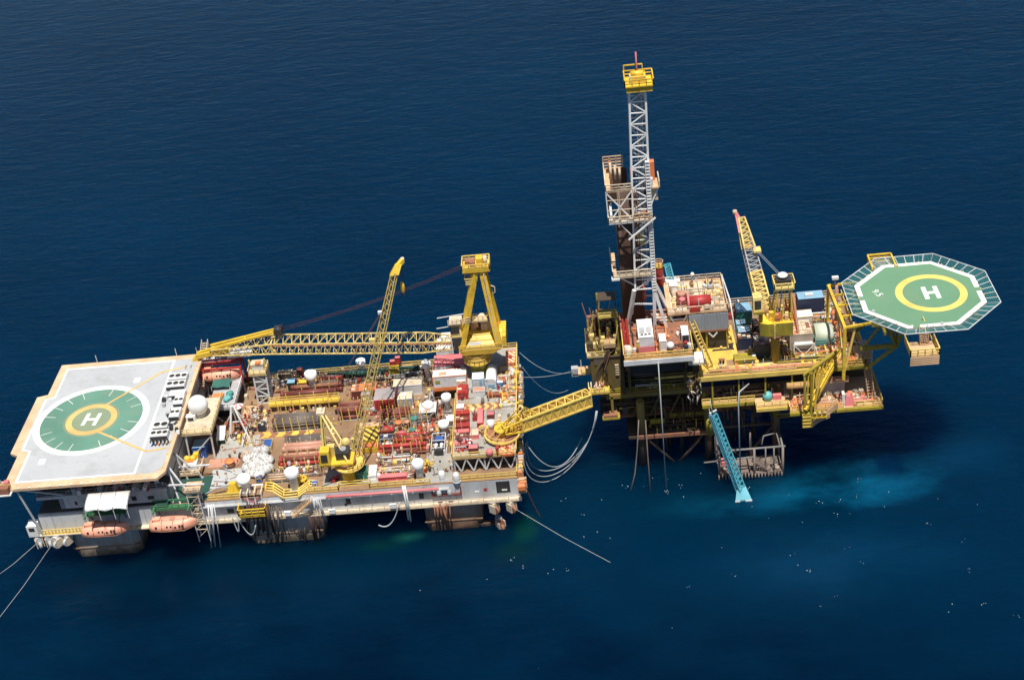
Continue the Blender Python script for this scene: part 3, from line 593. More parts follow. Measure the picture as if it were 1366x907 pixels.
m.box(5.6, -2.6, 11.9, 6.4, 3.0, 14.2, 'yellow'); m.lathe(.9, 1.6, [(.75, 13.6), (.75, 14.6), (.3, 15)], 12, 'deck_rust'); m.box(-.6, .8, 13.5, .4, 2.4, 15, 'tan'); m.box(2, 1, 13.8, 3.6, 2.8, 15.2, 'cream'); m.box(-1.8, 1.2, 13.4, -.8, 2.8, 14.6, 'dark'); m.box(3.9, .8, 13.8, 5, 2.8, 14.8, 'orange'); m.build('machinery_house', kc)
m = MB()
m.hull8([(-1.2, -2.25, 12.28), (1.3, -2.25, 12.28), (1.3, -2.0, 12.2), (-1.2, -2.0, 12.2)], [(-1.2, -1.65, 12.72), (1.3, -1.65, 12.72), (1.3, -1.45, 12.62), (-1.2, -1.45, 12.62)], 'steel_grey'); m.build('name_panel', kc)
m = MB()
for f_ in (.18, .5, .82):
    q = Vector((-3.2, -3.05, 11.72)).lerp(Vector((-2.2, .15, 13.92)), f_); q2 = Vector((5.6, -3.05, 11.72)).lerp(Vector((5.6, .15, 14.12)), f_); m.bar(q, q2, .12, .1, 'olive')
m.rail([(-3.1, -2.95, 11.75), (5.5, -2.95, 11.75)], 1.0, 'rail_yellow', 2, .05); m.build('house_trim', kc)
AT = Vector((2.6, 0.4, 29.0))
m = MB()
for y in (-2.4, 2.8):
    m.bar((-2.6, y, 12), (AT.x-.5, AT.y+(.8 if y > 0 else -.8), AT.z), 1.25, .95, 'yellow'); m.bar((4.9, y, 12), (AT.x+.6, AT.y+(.8 if y > 0 else -.8), AT.z), 1.25, .95, 'yellow')
m.bar((-.2, -1.7, 20), (-.2, 2.2, 20), .35, .35, 'yellow'); m.bar((3.7, -1.7, 20), (3.7, 2.2, 20), .35, .35, 'yellow')
m.build('a_frame', kc)
m = MB(); m.box(AT.x-3.1, AT.y-1.7, AT.z-.5, AT.x+2.2, AT.y+2, AT.z, 'yellow'); m.rail([(AT.x-3.1, AT.y-1.7, AT.z), (AT.x+2.2, AT.y-1.7, AT.z), (AT.x+2.2, AT.y+2, AT.z), (AT.x-3.1, AT.y+2, AT.z)], 1.2, 'rail_yellow', 1.3, .09, True)
m.box(AT.x-2.9, AT.y-1.5, AT.z-3.4, AT.x-.7, AT.y+1, AT.z-3.2, 'cream'); m.rail([(AT.x-2.9, AT.y-1.5, AT.z-3.2), (AT.x-.7, AT.y-1.5, AT.z-3.2), (AT.x-.7, AT.y+1, AT.z-3.2), (AT.x-2.9, AT.y+1, AT.z-3.2)], 1.2, 'yellow_pale', 1.3, .07, True)
for x in (-2.8, -1.8): m.bar((AT.x+x, AT.y, AT.z-3.2), (AT.x+x, AT.y, AT.z), .15, .15, 'yellow')
m.box(AT.x-3.1, AT.y-1.78, AT.z-.5, AT.x+2.2, AT.y-1.7, AT.z+.6, 'yellow'); m.box(AT.x+2.2, AT.y-1.7, AT.z-.5, AT.x+2.28, AT.y+2, AT.z+.6, 'yellow'); m.box(AT.x-.3, AT.y-.8, AT.z, AT.x+.9, AT.y+1, AT.z+1.9, 'yellow'); m.box(AT.x-2.6, AT.y+.2, AT.z, AT.x-.8, AT.y+1.6, AT.z+.9, 'deck_rust'); m.cyl(AT.x+1.4, AT.y, AT.z, AT.z+2.0, .4, 'cream', 10); m.box(AT.x-1.6, AT.y-.6, AT.z, AT.x-.6, AT.y+.8, AT.z+1.1, 'deck_rust'); m.build('sheave_platform', kc)
m = MB(); m.tube([(AT.x+2, AT.y-1.2, AT.z-4), (AT.x+2.7, AT.y-1.2, AT.z-4.4), (AT.x+2.7, AT.y-1.2, AT.z-5.6), (AT.x+2, AT.y-1.2, AT.z-6)], .1, 6, 'cream'); m.bar((4.6, -2.5, 13), (3.6, -1.4, AT.z-1), .16, .5, 'cream'); m.build('ladder', kc)
cab = MB(); cab.hull8([(-4.3, -2.4, 14.6), (-2.2, -2.4, 14.6), (-2.2, .4, 14.6), (-4.3, .4, 14.6)], [(-4.0, -2.2, 17.6), (-2.2, -2.2, 17.6), (-2.2, .4, 17.6), (-4.0, .4, 17.6)], 'yellow_pale'); cab.box(-4.5, -2.6, 17.6, -2, .6, 17.8, 'cream'); co = cab.build('operator_cab', kc)
m = MB(); m.box(-4.2, -2.5, 15.6, -2.6, -2.42, 17, 'dark'); m.box(-4.36, -2.0, 15.4, -4.28, .1, 17.1, 'dark'); m.build('window', co)
m = MB(); m.box(-4.0, -2.6, 11.4, -2.3, .4, 14.5, 'dark'); m.bar((-4.4, -2.6, 11), (-4.4, -2.6, 14.6), .18, .18, 'silver'); m.build('cab_base', kc)
m = MB(); m.rail([(-4.6, -2.7, 17.8), (-2, -2.7, 17.8), (-.2, -2.2, 17.8)], 1.1, 'cream', 1, .06); m.bar((-6.6, -2.6, 19.6), (-1.4, -1.8, 19.6), .14, .14, 'silver'); m.bar((-7, -2.6, 17.2), (-2, -1.8, 17.2), .14, .14, 'silver')
m.box(-.6, -1.2, 17.0, 3.2, 1.8, 17.2, 'cream'); m.rail([(-.6, -1.2, 17.2), (3.2, -1.2, 17.2), (3.2, 1.8, 17.2)], 1.1, 'yellow_pale', 1, .07); m.box(0, 0, 15, 1, 1.4, 17, 'tan'); m.box(1.6, -.4, 14.6, 2.8, 1.4, 16, 'cream'); m.build('access_platform', kc)
KO = Vector((KX, KY, D))
b0 = P3(614, 456.5, 23.2)-KO; b1 = P3(352, 459.5, 22.6)-KO; b2 = P3(284, 467.5, 22.2)-KO; b3 = P3(263, 474, 21.0)-KO
def lerp(a, b, t): return a.lerp(b, t)
m = MB(); k0 = lerp(b0, b1, .18)
m.truss(b0, k0, 1.8, 1.6, 3.7, 2.5, 4, .11, .06, 'yellow_pale'); m.truss(k0, lerp(b0, b1, .95), 3.7, 2.5, 3.6, 2.4, 17, .11, .06, 'yellow_pale'); m.truss(lerp(b0, b1, .95), b2, 3.6, 2.4, 2.0, 1.4, 6, .11, .065, 'yellow_pale')
m.bar(lerp(b0, b1, .02)+Vector((0, 0, -.3)), lerp(b0, b1, .98)+Vector((0, 0, -.3)), .7, .1, 'deck_rust'); m.build('boom', kc)
m = MB(); m.bar(b2+Vector((3.5, .9, .5)), b3+Vector((0, .5, 0)), .5, 1.0, 'yellow'); m.bar(b2+Vector((3.5, -.9, .5)), b3+Vector((0, -.5, 0)), .5, 1.0, 'yellow'); m.bar(b3+Vector((.5, 0, .2)), b3+Vector((-1.2, -.3, -1.6)), 1.2, .8, 'yellow'); m.box(b2.x+3, b2.y-1.2, b2.z-1.4, b2.x+8, b2.y+1.2, b2.z-.6, 'silver'); m.build('boom_tip', kc)
st = P3(371, 440, 25.8)-KO
m = MB(); m.bar(b2+Vector((-.5, .7, .8)), st+Vector((0, .5, 0)), .45, .45, 'yellow'); m.bar(b2+Vector((-.5, -.7, .8)), st+Vector((0, -.5, 0)), .45, .45, 'yellow'); m.bar(lerp(b2, st, .5)+Vector((0, -.7, .4)), lerp(b2, st, .5)+Vector((0, .7, .4)), .3, .3, 'yellow'); m.sph(st.x, st.y, st.z, .8, 'dark', 12); m.box(st.x-.8, st.y-1, st.z-.8, st.x+.8, st.y+1, st.z+.5, 'dark'); m.bar(st, st+Vector((1.2, 0, 1.6)), .16, .16, 'dark'); m.build('pendant_strut', kc)
m = MB()
for dy in (-.7, 0, .7):
    m.tube(catenary(st+Vector((0, dy, 0)), AT+Vector((-2.6, dy, .3)), 1.0+.15*dy, 10), .03, 4, 'rope_dark')
m.build('pendant_ropes', kc)
m = MB()
for dy in (-.5, .5): m.tube([b2+Vector((6, dy, -.9)), b2+Vector((4, dy, -2.2)), b3+Vector((.4, dy, -1.6))], .07, 4, 'rope_pale')
m.build('hoist_rope', kc)
# boom rest tower
p = P3(353, 538, D); q = P(350, 478, 20.4); t = thing('boom_rest', 'grey lattice tower with cream head holding up the long crane boom', 'boom rest', (p.x, p.y, D))
m = MB(); top = 20.2-D; TX, TY = q[0]-p.x, q[1]-p.y
m.truss((0, 1.4, 0), (TX*.4, 1.4+.2, top-1.6), 2.5, 2.8, 2.6, 2.8, 4, .17, .1, 'silver', (0, 1, 0), False); m.box(-1.0, .4, top-4.4, 1.1, 2.6, top-2, 'tarp_grey'); m.build('tower', t)
m = MB(); m.box(-1.9, -.2, top-1.6, 1.9, 3.2, top-1.2, 'yellow_pale'); m.rail([(-1.9, -.2, top-1.2), (1.9, -.2, top-1.2), (1.9, 3.2, top-1.2), (-1.9, 3.2, top-1.2)], 1.0, 'cream', 1.2, .06, True)
m.bar((-1.2, 1.6, top-1.2), (-1.6, 1.6, top+1.3), .3, .3, 'rail_yellow'); m.bar((1.2, 1.6, top-1.2), (1.6, 1.6, top+1.3), .3, .3, 'rail_yellow'); m.box(-1.2, 1.0, top-1.2, 1.2, 2.6, top+.2, 'silver'); m.box(-1.3, .9, top+.2, 1.3, 2.7, top+.5, 'cream'); m.box(-.3, .8, top+.5, .8, 1.6, top+.9, 'orange'); m.build('saddle', t)
# front crane
FX, FYc = -50.1, -13.2
fc = thing('pedestal_crane', 'smaller yellow crane on the barge front edge with its lattice boom raised', 'crane', (FX, FYc, D))
m = MB(); m.lathe(0, 0, [(1.35, 0), (1.35, 3.8), (1.7, 4.2)], 22, 'yellow'); m.build('pedestal', fc)
m = MB(); m.ring(.5, .3, 3.6, 3.8, 1.3, 2.9, 'rail_yellow', 28); m.rail([(.5+2.8*math.cos(R(a)), .3+2.8*math.sin(R(a)), 3.8) for a in range(-90, 91, 20)], 1.0, 'rail_yellow', 3, .05); m.cyl(0, 0, 4.2, 4.9, 1.9, 'deck_rust', 24); m.build('slew_ring', fc)
m = MB(); m.box(-4.4, -1.8, 4.9, 1.6, 1.9, 5.3, 'yellow'); m.box(-1.7, -.6, 5.3, .9, 1.6, 6.9, 'dark'); m.cyl(-.2, .3, 6.9, 7.5, .6, 'steel_grey', 10); m.box(-3.4, .6, 5.3, -1.9, 1.8, 7.6, 'yellow_pale'); m.sph(.2, 2.2, 7.4, .9, 'yellow_pale', 12); m.build('machinery_house', fc)
cab = MB(); cab.hull8([(-4.6, -1.9, 5.3), (-2.6, -1.9, 5.3), (-2.6, .4, 5.3), (-4.6, .4, 5.3)], [(-4.4, -1.6, 8.2), (-2.6, -1.6, 8.2), (-2.6, .4, 8.2), (-4.4, .4, 8.2)], 'yellow'); co = cab.build('operator_cab', fc)
m = MB(); m.hull8([(-4.3, -1.97, 6.2), (-3.0, -1.97, 6.2), (-3.0, -1.88, 6.2), (-4.3, -1.88, 6.2)], [(-4.2, -1.80, 7.7), (-3.0, -1.80, 7.7), (-3.0, -1.72, 7.7), (-4.2, -1.72, 7.7)], 'dark'); m.build('window', co)
FO = Vector((FX, FYc, D)); at = P3(428, 549, 23.5)-FO
m = MB()
for dy in (-1.0, 1.0):
    m.bar((.6, dy*1.5, 5.3), at+Vector((0, dy*.6, 0)), .3, .36, 'yellow_pale'); m.bar((-3.8, dy*1.5, 5.3), at+Vector((0, dy*.6, 0)), .34, .4, 'olive')
for tt in (.3, .6): a_ = Vector((.6, 0, 5.3)).lerp(at, tt); m.bar(a_+Vector((0, -1.3, 0)), a_+Vector((0, 1.3, 0)), .18, .18, 'yellow_pale')
m.box(at.x-.8, at.y-1, at.z-.2, at.x+.8, at.y+1, at.z+.3, 'cream'); m.build('a_frame', fc)
bf = P3(474, 600, 17.2)-FO; bt = Vector((-42.0, 12.0, 42.0))-FO
# tip chosen along the photograph's boom direction
d_ = PY(526, 366, 10.0)-FO; bt = d_
m = MB(); m.truss(bf, bf.lerp(bt, .12), 1.0, .7, 1.4, 1.0, 3, .075, .04, 'boom_yellow'); m.truss(bf.lerp(bt, .12), bf.lerp(bt, .62), 1.4, 1.0, 1.4, .95, 9, .07, .038, 'boom_yellow'); m.truss(bf.lerp(bt, .62), bt, 1.4, .95, 1.0, .8, 7, .075, .04, 'boom_yellow'); m.build('boom', fc)
tip = PY(537, 347, 11.5)-FO
m = MB(); m.hull8([bt+Vector((-.9, -.5, 0)), bt+Vector((.9, -.5, 0)), bt+Vector((.9, .5, 0)), bt+Vector((-.9, .5, 0))], [bt.lerp(tip, .5)+Vector((-.6, -.4, .6)), bt.lerp(tip, .5)+Vector((.7, -.4, .6)), bt.lerp(tip, .5)+Vector((.7, .4, .6)), bt.lerp(tip, .5)+Vector((-.6, .4, .6))], 'yellow'); m.bar(bt.lerp(tip, .45)+Vector((0, 0, .4)), tip, .8, .8, 'yellow'); m.cyl(tip.x, tip.y, tip.z-.4, tip.z+.5, .35, 'cream', 8); m.build('boom_tip', fc)
m = MB(); hk = PY(537, 383, 11.5)-FO; m.tube([tip, hk+Vector((0, 0, 1.2))], .05, 4, 'rope_dark'); m.lathe(hk.x, hk.y, [(.12, hk.z-1.4), (.4, hk.z-.8), (.45, hk.z+.4), (.2, hk.z+1.2)], 8, 'yellow'); m.tube([hk+Vector((0, 0, -1.3)), hk+Vector((.25, 0, -1.8)), hk+Vector((-.1, 0, -2.1))], .1, 5, 'dark'); m.build('hook_block', fc)
m = MB(); mid = bf.lerp(bt, .8)
for dy in (-.5, .5): m.tube([at+Vector((0, dy, .2)), mid+Vector((0, dy, .9))], .045, 4, 'rope_dark')
m.build('luffing_rope', fc)
m = MB(); e = bf.lerp(bt, .62); m.box(e.x-2.0, e.y-.3, e.z-.2, e.x-.9, e.y+.4, e.z+.5, 'yellow_pale'); e = bf.lerp(bt, .78); m.box(e.x-1.5, e.y-.3, e.z-.2, e.x-.7, e.y+.3, e.z+.4, 'silver'); m.build('boom_light', fc)
# ================================================================ GANGWAY
ga = P3(672, 574, 17.2); gb = P3(786, 531.5, 17.6)
gt = thing('gangway', 'yellow enclosed truss gangway reaching from the barge towards the drilling platform', 'gangway', (ga.x, ga.y, D2))
GO = Vector((ga.x, ga.y, D2)); A = ga-GO; B = gb-GO
m = MB(); d = (B-A).normalized(); sd = d.cross(Vector((0,0,1))).normalized()
u = Vector((0,0,1)); a1 = A+d*3.5
m.truss(A+u*.2, a1+u*.2, 1.6, 1.4, 2.2, 2.6, 2, .14, .08, 'yellow'); m.truss(a1+u*.2, B+u*.2, 2.2, 2.6, 2.2, 2.6, 8, .17, .09, 'rail_yellow')
m.build('truss', gt)
m = MB(); w_ = sd*1.02
for sg in (1, -1):
    b = len(m.v); o1 = a1+w_*sg; o2 = B+w_*sg
    m.v += [tuple(o1-u*1.0), tuple(o2-u*1.0), tuple(o2+u*1.2), tuple(o1+u*1.2), tuple(o1-u*1.0+sd*.06*sg), tuple(o2-u*1.0+sd*.06*sg), tuple(o2+u*1.2+sd*.06*sg), tuple(o1+u*1.2+sd*.06*sg)]
    for q in ((0,1,2,3),(7,6,5,4),(0,4,5,1),(1,5,6,2),(2,6,7,3),(3,7,4,0)): m.face([b+i for i in q], 'deck_yellow')
m.build('side_panel', gt)
m = MB(); m.bar(A-u*1.05, B-u*1.05, 2.0, .14, 'deck_rust'); m.build('floor', gt)
m = MB(); c = P3(671, 583, D2)-GO; m.lathe(c.x, c.y, [(1.3, 0), (1.2, 1.6), (1.5, 2.2)], 18, 'yellow'); m.ring(c.x, c.y, .5, .7, 1.3, 3.4, 'deck_rust', 30); m.ring(c.x, c.y, .7, 1.1, 3.2, 3.5, 'rail_yellow', 30); m.rail([(c.x+3.2*math.cos(R(a_)), c.y+3.2*math.sin(R(a_)), .7) for a_ in range(110, 300, 24)], 1.1, 'rail_yellow', 3, .06); m.cyl(c.x-2.2, c.y+2.2, .7, 2.4, .6, 'silver', 10); m.build('turntable', gt)
m = MB()
tp = A+d*4.2+u*3.8
for s_ in (-1, 1): m.bar(A+sd*s_*.9, tp+sd*s_*.5, .15, .15, 'yellow'); m.bar(A+d*6.5+sd*s_*.9+u*1.5, tp+sd*s_*.5, .14, .14, 'yellow'); m.bar(tp+sd*s_*.5, A-d*2.6+sd*s_*.9-u*1, .12, .12, 'rail_yellow')
m.bar(tp-sd*.6, tp+sd*.6, .3, .3, 'yellow_pale'); m.build('mast', gt)
m = MB(); m.box(B.x-1.2, B.y-1, B.z-1.5, B.x+.2, B.y+1, B.z-1.2, 'tan'); m.build('landing_flap', gt)
# ================================================================ LIFEBOATS
def lifeboat(p, label, L=9.0, canopy='boat_orange', rz=0.):
    t = thing('lifeboat', label, 'lifeboat', p, rz, 'orange lifeboats on the barge')
    m = MB(); prof = []; n = 14; K = 12; b = len(m.v)
    for i in range(n+1):
        s = i/n; x = -L/2+L*s; wv = 1.75*(math.sin(math.pi*min(1, .16+s*.98*.86)))**.55; h0 = -1.15+.5*(2*s-1)**4; h1 = 1.35-.4*(2*s-1)**4
        wv = max(.05, wv*(1 if s < .75 else 1-((s-.75)/.25)**2*.92))
        for k in range(K):
            a = 2*math.pi*k/K; cz = math.sin(a); z = cz*h1 if cz > 0 else -cz*h0; m.v.append((x, wv*math.copysign(abs(math.cos(a))**.7, math.cos(a)), z))
    for i in range(n):
        for k in range(K): k2 = (k+1) % K; m.face([b+i*K+k, b+(i+1)*K+k, b+(i+1)*K+k2, b+i*K+k2], canopy, True)
    m.face([b+k for k in range(K)], canopy); m.face([b+n*K+k for k in range(K)][::-1], canopy); m.build('hull', t)
    m = MB()
    for x in (-L*.22, L*.02, L*.24): m.tube([(x, -1.74, -.2), (x, -1.7, .4), (x, -1.05, 1.2), (x, 0, 1.42)], .05, 5, 'dark')
    m.tube([(-L*.48, -1.35, -.28), (-L*.2, -1.77, -.3), (L*.25, -1.77, -.3), (L*.46, -.5, -.25)], .07, 5, 'deck_rust'); m.build('fender', t)
    m = MB(); m.box(-L*.42, -.5, .9, -L*.26, .5, 1.7, canopy); m.box(-L*.425, -.52, 1.2, -L*.41, .3, 1.5, 'dark'); m.build('wheelhouse', t)
    for x in (-.12, -.04, .14, .2): m = MB(); m.box(L*x, -1.66, .5, L*x+.35, -1.35, .78, 'dark'); m.build('porthole', t)
    m = MB(); m.tube([(-L*.4, -.25, 1.35), (L*.3, -.2, 1.38)], .05, 5, 'steel_grey'); m.box(-.5, -.45, 1.28, .4, .45, 1.5, 'salmon'); m.build('roof_hatch', t)
    m = MB(); m.box(-L*.36, -1.62, .45, -L*.32, -1.4, .75, 'dark'); m.box(L*.05, -1.72, .4, L*.09, -1.55, .65, 'dark'); m.build('porthole', t)
    return t
def davit(p, label, L=8., net=True):
    t = thing('boat_davit', label, 'davit', p)
    for x in (-L*.42, L*.42):
        m = MB(); m.bar((x, 1.6, 0), (x, 1.4, 3.2), .3, .35, 'green'); m.bar((x, 1.4, 3.2), (x, -2.0, 3.5), .3, .35, 'green'); m.bar((x, 1.4, .3), (x, -.4, 3.3), .2, .2, 'green'); m.build('arm', t)
    m = MB(); m.box(-L/2, -.3, 2.6, L/2, 1.3, 2.8, 'green'); m.rail([(-L/2, -.3, 2.8), (L/2, -.3, 2.8)], 1.0, 'green', 1.3, .07); m.box(-L*.4, .2, 2.8, -L*.12, 1.1, 3.7, 'dark_green'); m.bar((-L/2, 1.2, 3.9), (L/2, 1.2, 3.9), .25, .25, 'green'); m.build('platform', t)
    for x in (-L*.42, L*.42): m = MB(); m.tube([(x, -2.0, 3.4), (x*.9, -2.2, 1.6)], .06, 4, 'rope_dark'); m.build('fall_rope', t)
p = P3(143, 700, 9.6); lifeboat((p.x, FY-3.4, p.z-.2), 'orange lifeboat hanging below the white awning on the barge front')
davit((p.x-.2, FY-1.2, 8.6), 'green lifeboat davit under the white awning')
p2 = P3(233, 694, 9.6); lifeboat((p2.x, FY-3.4, p2.z-.2), 'orange lifeboat hanging next to the awning boat on the barge front'); davit((p2.x-.2, FY-1.2, 8.6), 'green lifeboat davit next to the white awning')
m = MB(); m.box(p.x-1.2, FY-1.3, 12.4, p.x+2.0, FY-.5, 12.6, 'dark_green'); solo(m, 'net_cover', 'dark netting cover stretched over the davit under the white awning', 'net')
a = P3(297, 499, 16.5); lifeboat((a.x, a.y, a.z), 'orange lifeboat on the far side of the barge beneath the crane boom tip', 8.6, 'boat_orange')
t = thing('boat_davit', 'red frame over the far lifeboat', 'davit', (a.x, a.y, 15.5)); m = MB()
for y in (-1.2, 2.2): m.bar((-4.2, y+.4, 2.9), (4.3, y+.4, 2.9), .35, .35, 'red')
m.box(-4.2, .9, 2.75, 4.2, 2.5, 2.9, 'red'); m.build('canopy_frame', t)
for x in (-4.1, 4.2): m = MB(); m.bar((x, -.8, 2.9), (x, -1.6, -1), .4, .3, 'red'); m.bar((x, 2.6, 2.9), (x, 2.6, -3), .3, .3, 'red'); m.bar((x, -.8, 2.8), (x, 2.6, 2.8), .3, .2, 'red'); m.build('arm', t)
# awning
q = P3(145, 674, 15.4); t = thing('awning', 'white arched fabric awning above the left front lifeboat', 'awning', (q.x, q.y-.4, 13.6))
m = MB(); n = 12; W_ = 8.2; b = len(m.v)
for i in range(n+1):
    s = i/n; x = -W_/2+W_*s; arch = .55*abs(math.sin(2*math.pi*s)); 
    for (y, z) in ((-1.6, 2.0+arch), (-1.0, 2.7), (0, 3.1), (2.4, 3.4), (2.4, 3.3), (0, 3.0), (-1.0, 2.6), (-1.55, 1.98+arch)): m.v.append((x, y, z))
for i in range(n):
    for k in range(8): k2 = (k+1) % 8; m.face([b+i*8+k, b+i*8+k2, b+(i+1)*8+k2, b+(i+1)*8+k][::-1], 'white_clean', True)
m.face([b+k for k in range(8)], 'white_clean'); m.face([b+n*8+k for k in range(8)][::-1], 'white_clean'); m.build('fabric', t)
m = MB()
for x in (-4, -1.4, 1.4, 4): m.bar((x, -1.5, 0), (x, -1.5, 2.1), .12, .12, 'silver'); m.tube([(x, -1.6, 2.75), (x, -1, 2.8), (x, 0, 3.16), (x, 2.4, 3.46)], .06, 4, 'steel_grey')
m.build('frame', t)
#@@@
# ================================================================ BARGE DECK CARGO
def box_thing(name, label, cat, px, py, z, w, d, h, body, top=None, front=None, ribs=True, roof='plain', group=None, door=True, legs=0., rz=0.):
    """px, py: middle of the front bottom edge"""
    x, y = P(px, py, z); t = thing(name, label, cat, (x, y, z), rz, group)
    m = MB(); m.box(-w/2+.05, .05, .12+legs, w/2-.05, d-.05, h-.1, body)
    if ribs:
        k = max(4, int(w/.45))
        for i in range(1, k): xx = -w/2+w*i/k; m.box(xx-.06, .012, .2+legs, xx+.06, .05, h-.2, body)
        k = max(3, int(d/.5))
        for i in range(1, k):
            yy = d*i/k
            for s in (-1, 1): m.box(s*(w/2-.05), yy-.06, .2+legs, s*(w/2-.012), yy+.06, h-.2, body)
    m.build('body', t)
    m = MB()
    for sx in (-1, 1):
        for yy in (.06, d-.06): m.box(sx*(w/2-.07)-.07, yy-.07, 0, sx*(w/2-.07)+.07, yy+.07, h, front or body)
    for yy in (.05, d-.05): m.box(-w/2+.14, yy-.05, h-.14, w/2-.14, yy+.05, h, front or body); m.box(-w/2+.14, yy-.05, legs, w/2-.14, yy+.05, legs+.16, front or body)
    m.build('frame', t)
    m = MB(); m.box(-w/2+.1, .12, h-.098, w/2-.1, d-.12, h-.03, top or body)
    if roof == 'ribs':
        k = int(w/.6)
        for i in range(1, k): xx = -w/2+w*i/k; m.box(xx-.05, .12, h-.03, xx+.05, d-.12, h+.02, top or body)
    if roof == 'unit': m.box(-w*.2, d*.3, h-.03, w*.1, d*.6, h+.35, 'silver')
    if roof == 'crates':
        rr = random.Random(int(px)); k = max(2, int(w/.8)); j_ = max(2, int(d/.8))
        for i in range(k):
            for j in range(j_): xx = -w/2+.15+(w-.3)*i/k; yy = .2+(d-.4)*j/j_; m.box(xx, yy, h-.03, xx+(w-.3)/k*.8, yy+(d-.4)/j_*.8, h+rr.uniform(.02, .3), rr.choice((top or body, top or body, 'cream', 'deck_rust')))
    m.build('roof', t)
    if door:
        m = MB(); m.box(w*.08, -.012, .3+legs, w*.34, .01, h-.35, front or 'steel_grey'); do = m.build('door', t); m = MB(); m.bar((w*.12, -.035, .4+legs), (w*.12, -.035, h-.4), .05, .05, 'silver'); m.build('handle', do)
    return t
BT = box_thing
BT('cargo_basket', 'dark red cargo basket filled with orange crates beside the grey tarpaulin', 'basket', 487, 533, D, 5.3, 2.6, 2.3, 'maroon', 'orange', 'salmon', True, 'crates', None, False)
BT('covered_container', 'small container with a plain grey lid beside the big tarpaulin container', 'container', 490, 537, D, 2.2, 3.2, 2.0, 'steel_grey', 'tarp_grey', 'tan', False, 'plain', None, False)
BT('covered_container', 'large grey tarpaulin covered container with open red machinery front', 'container', 515, 549, D, 4.4, 4.2, 3.0, 'red', 'tarp_grey', 'pink', False, 'plain', None, False)
BT('container', 'long cream roofed container with dark lettering marks behind the grey box', 'container', 545, 527, D, 6.0, 2.9, 2.4, 'silver', 'cream', 'silver', False, 'plain', None, False)
BT('container', 'pale grey boxy container in front of the long cream one', 'container', 542, 546, D, 3.1, 2.6, 2.6, 'steel_grey', 'cream', 'silver', False, 'unit', None, False)
BT('machine_skid', 'maroon pump skid behind the navy tank near the yellow striped basket', 'machine', 517, 584, D, 2.9, 2.0, 1.6, 'maroon', 'red', 'maroon', True, 'crates', None, False)
BT('tank_skid', 'navy blue rectangular tank between maroon skid and white box', 'tank', 517, 594, D, 2.7, 1.6, 1.6, 'navy', 'navy', 'steel_grey', True, 'unit')
BT('chest', 'small off-white chest in front of the navy tank', 'chest', 517, 602, D, 2.1, 1.4, 1.1, 'cream', 'white', 'silver', False)
BT('long_box', 'long pinkish red box near the barge front rail', 'box', 524, 641, D, 5.6, 1.2, .9, 'red', 'pink', 'pink', False, 'ribs', None, False)
BT('skip', 'dark green waste skip next to the front crane pedestal', 'skip', 484, 641, D, 2.0, 2.2, 2.0, 'teal', 'dark_green', 'green', True)
BT('container', 'narrow pale container beside the dark green skip', 'container', 497, 640, D, 1.6, 3.4, 1.0, 'white', 'silver', 'white', False, 'unit', None, False)
BT('container', 'sky blue container on the dark green deck below the radome', 'container', 268, 611, D, 2.7, 3.0, 2.6, 'blue', 'sky_blue', 'blue')
BT('chest', 'blue topped crate in yellow frame behind the white sacks', 'crate', 357, 603, D, 1.8, 2.8, 1.2, 'yellow_pale', 'blue', 'yellow_pale', False, 'ribs', None, False)
BT('chest', 'small blue crate beside the front vent behind the guide frame', 'crate', 346, 645, D, 1.2, 1.3, 1.2, 'blue', 'blue', 'olive', False, 'crates', None, False)
BT('chest', 'blue drum crate under the yellow walkway next to the front vent', 'crate', 420, 650, D, 1.0, .9, 1.0, 'blue', 'blue', 'silver', False, 'plain', None, False)
BT('container', 'teal box with dark open front beside the maroon pipe stacks', 'container', 390, 522, D, 1.8, 1.9, 2.1, 'dark', 'sky_blue', 'net_green', False, 'plain', None, False)
BT('skid_box', 'yellow topped red box next to the far left white vent', 'box', 405, 521, D, 2.1, 1.6, 2.0, 'maroon', 'yellow', 'yellow', False, 'plain', None, False)
BT('rack', 'pale open storage rack by the boom rest tower', 'rack', 382, 511, D, 3.2, 1.5, 2.4, 'shade_steel', 'cream', 'cream', False, 'crates', None, False)
BT('workshop', 'small olive workshop box at the far edge behind the tarpaulin containers', 'cabin', 527, 503, D, 2.2, 2, 2.2, 'olive', 'olive', 'rail_yellow', False, 'plain', None, False)
BT('crate', 'pale tan crate at the far edge next to the olive workshop', 'crate', 544, 501, D, 2.3, 1.8, 1.5, 'tan', 'tan', 'yellow_pale', False, 'plain', None, False)
BT('skid_box', 'red metal box under the white A-frame', 'box', 325, 573, D, 1.4, 1.8, 1.4, 'red', 'red', 'orange', True, 'plain', None, False)
BT('skid_box', 'dark maroon box on the brown deck behind the white hatch cover', 'box', 293, 575, D, 3.6, 1.6, 1.2, 'maroon', 'deck_rust', 'maroon', False, 'crates', None, False)
BT('skid_box', 'navy blue drum box beside the grey drill pipe stack', 'box', 350, 576, D, 1.5, 1.4, 1.5, 'navy', 'navy', 'dark', False, 'crates', None, False)
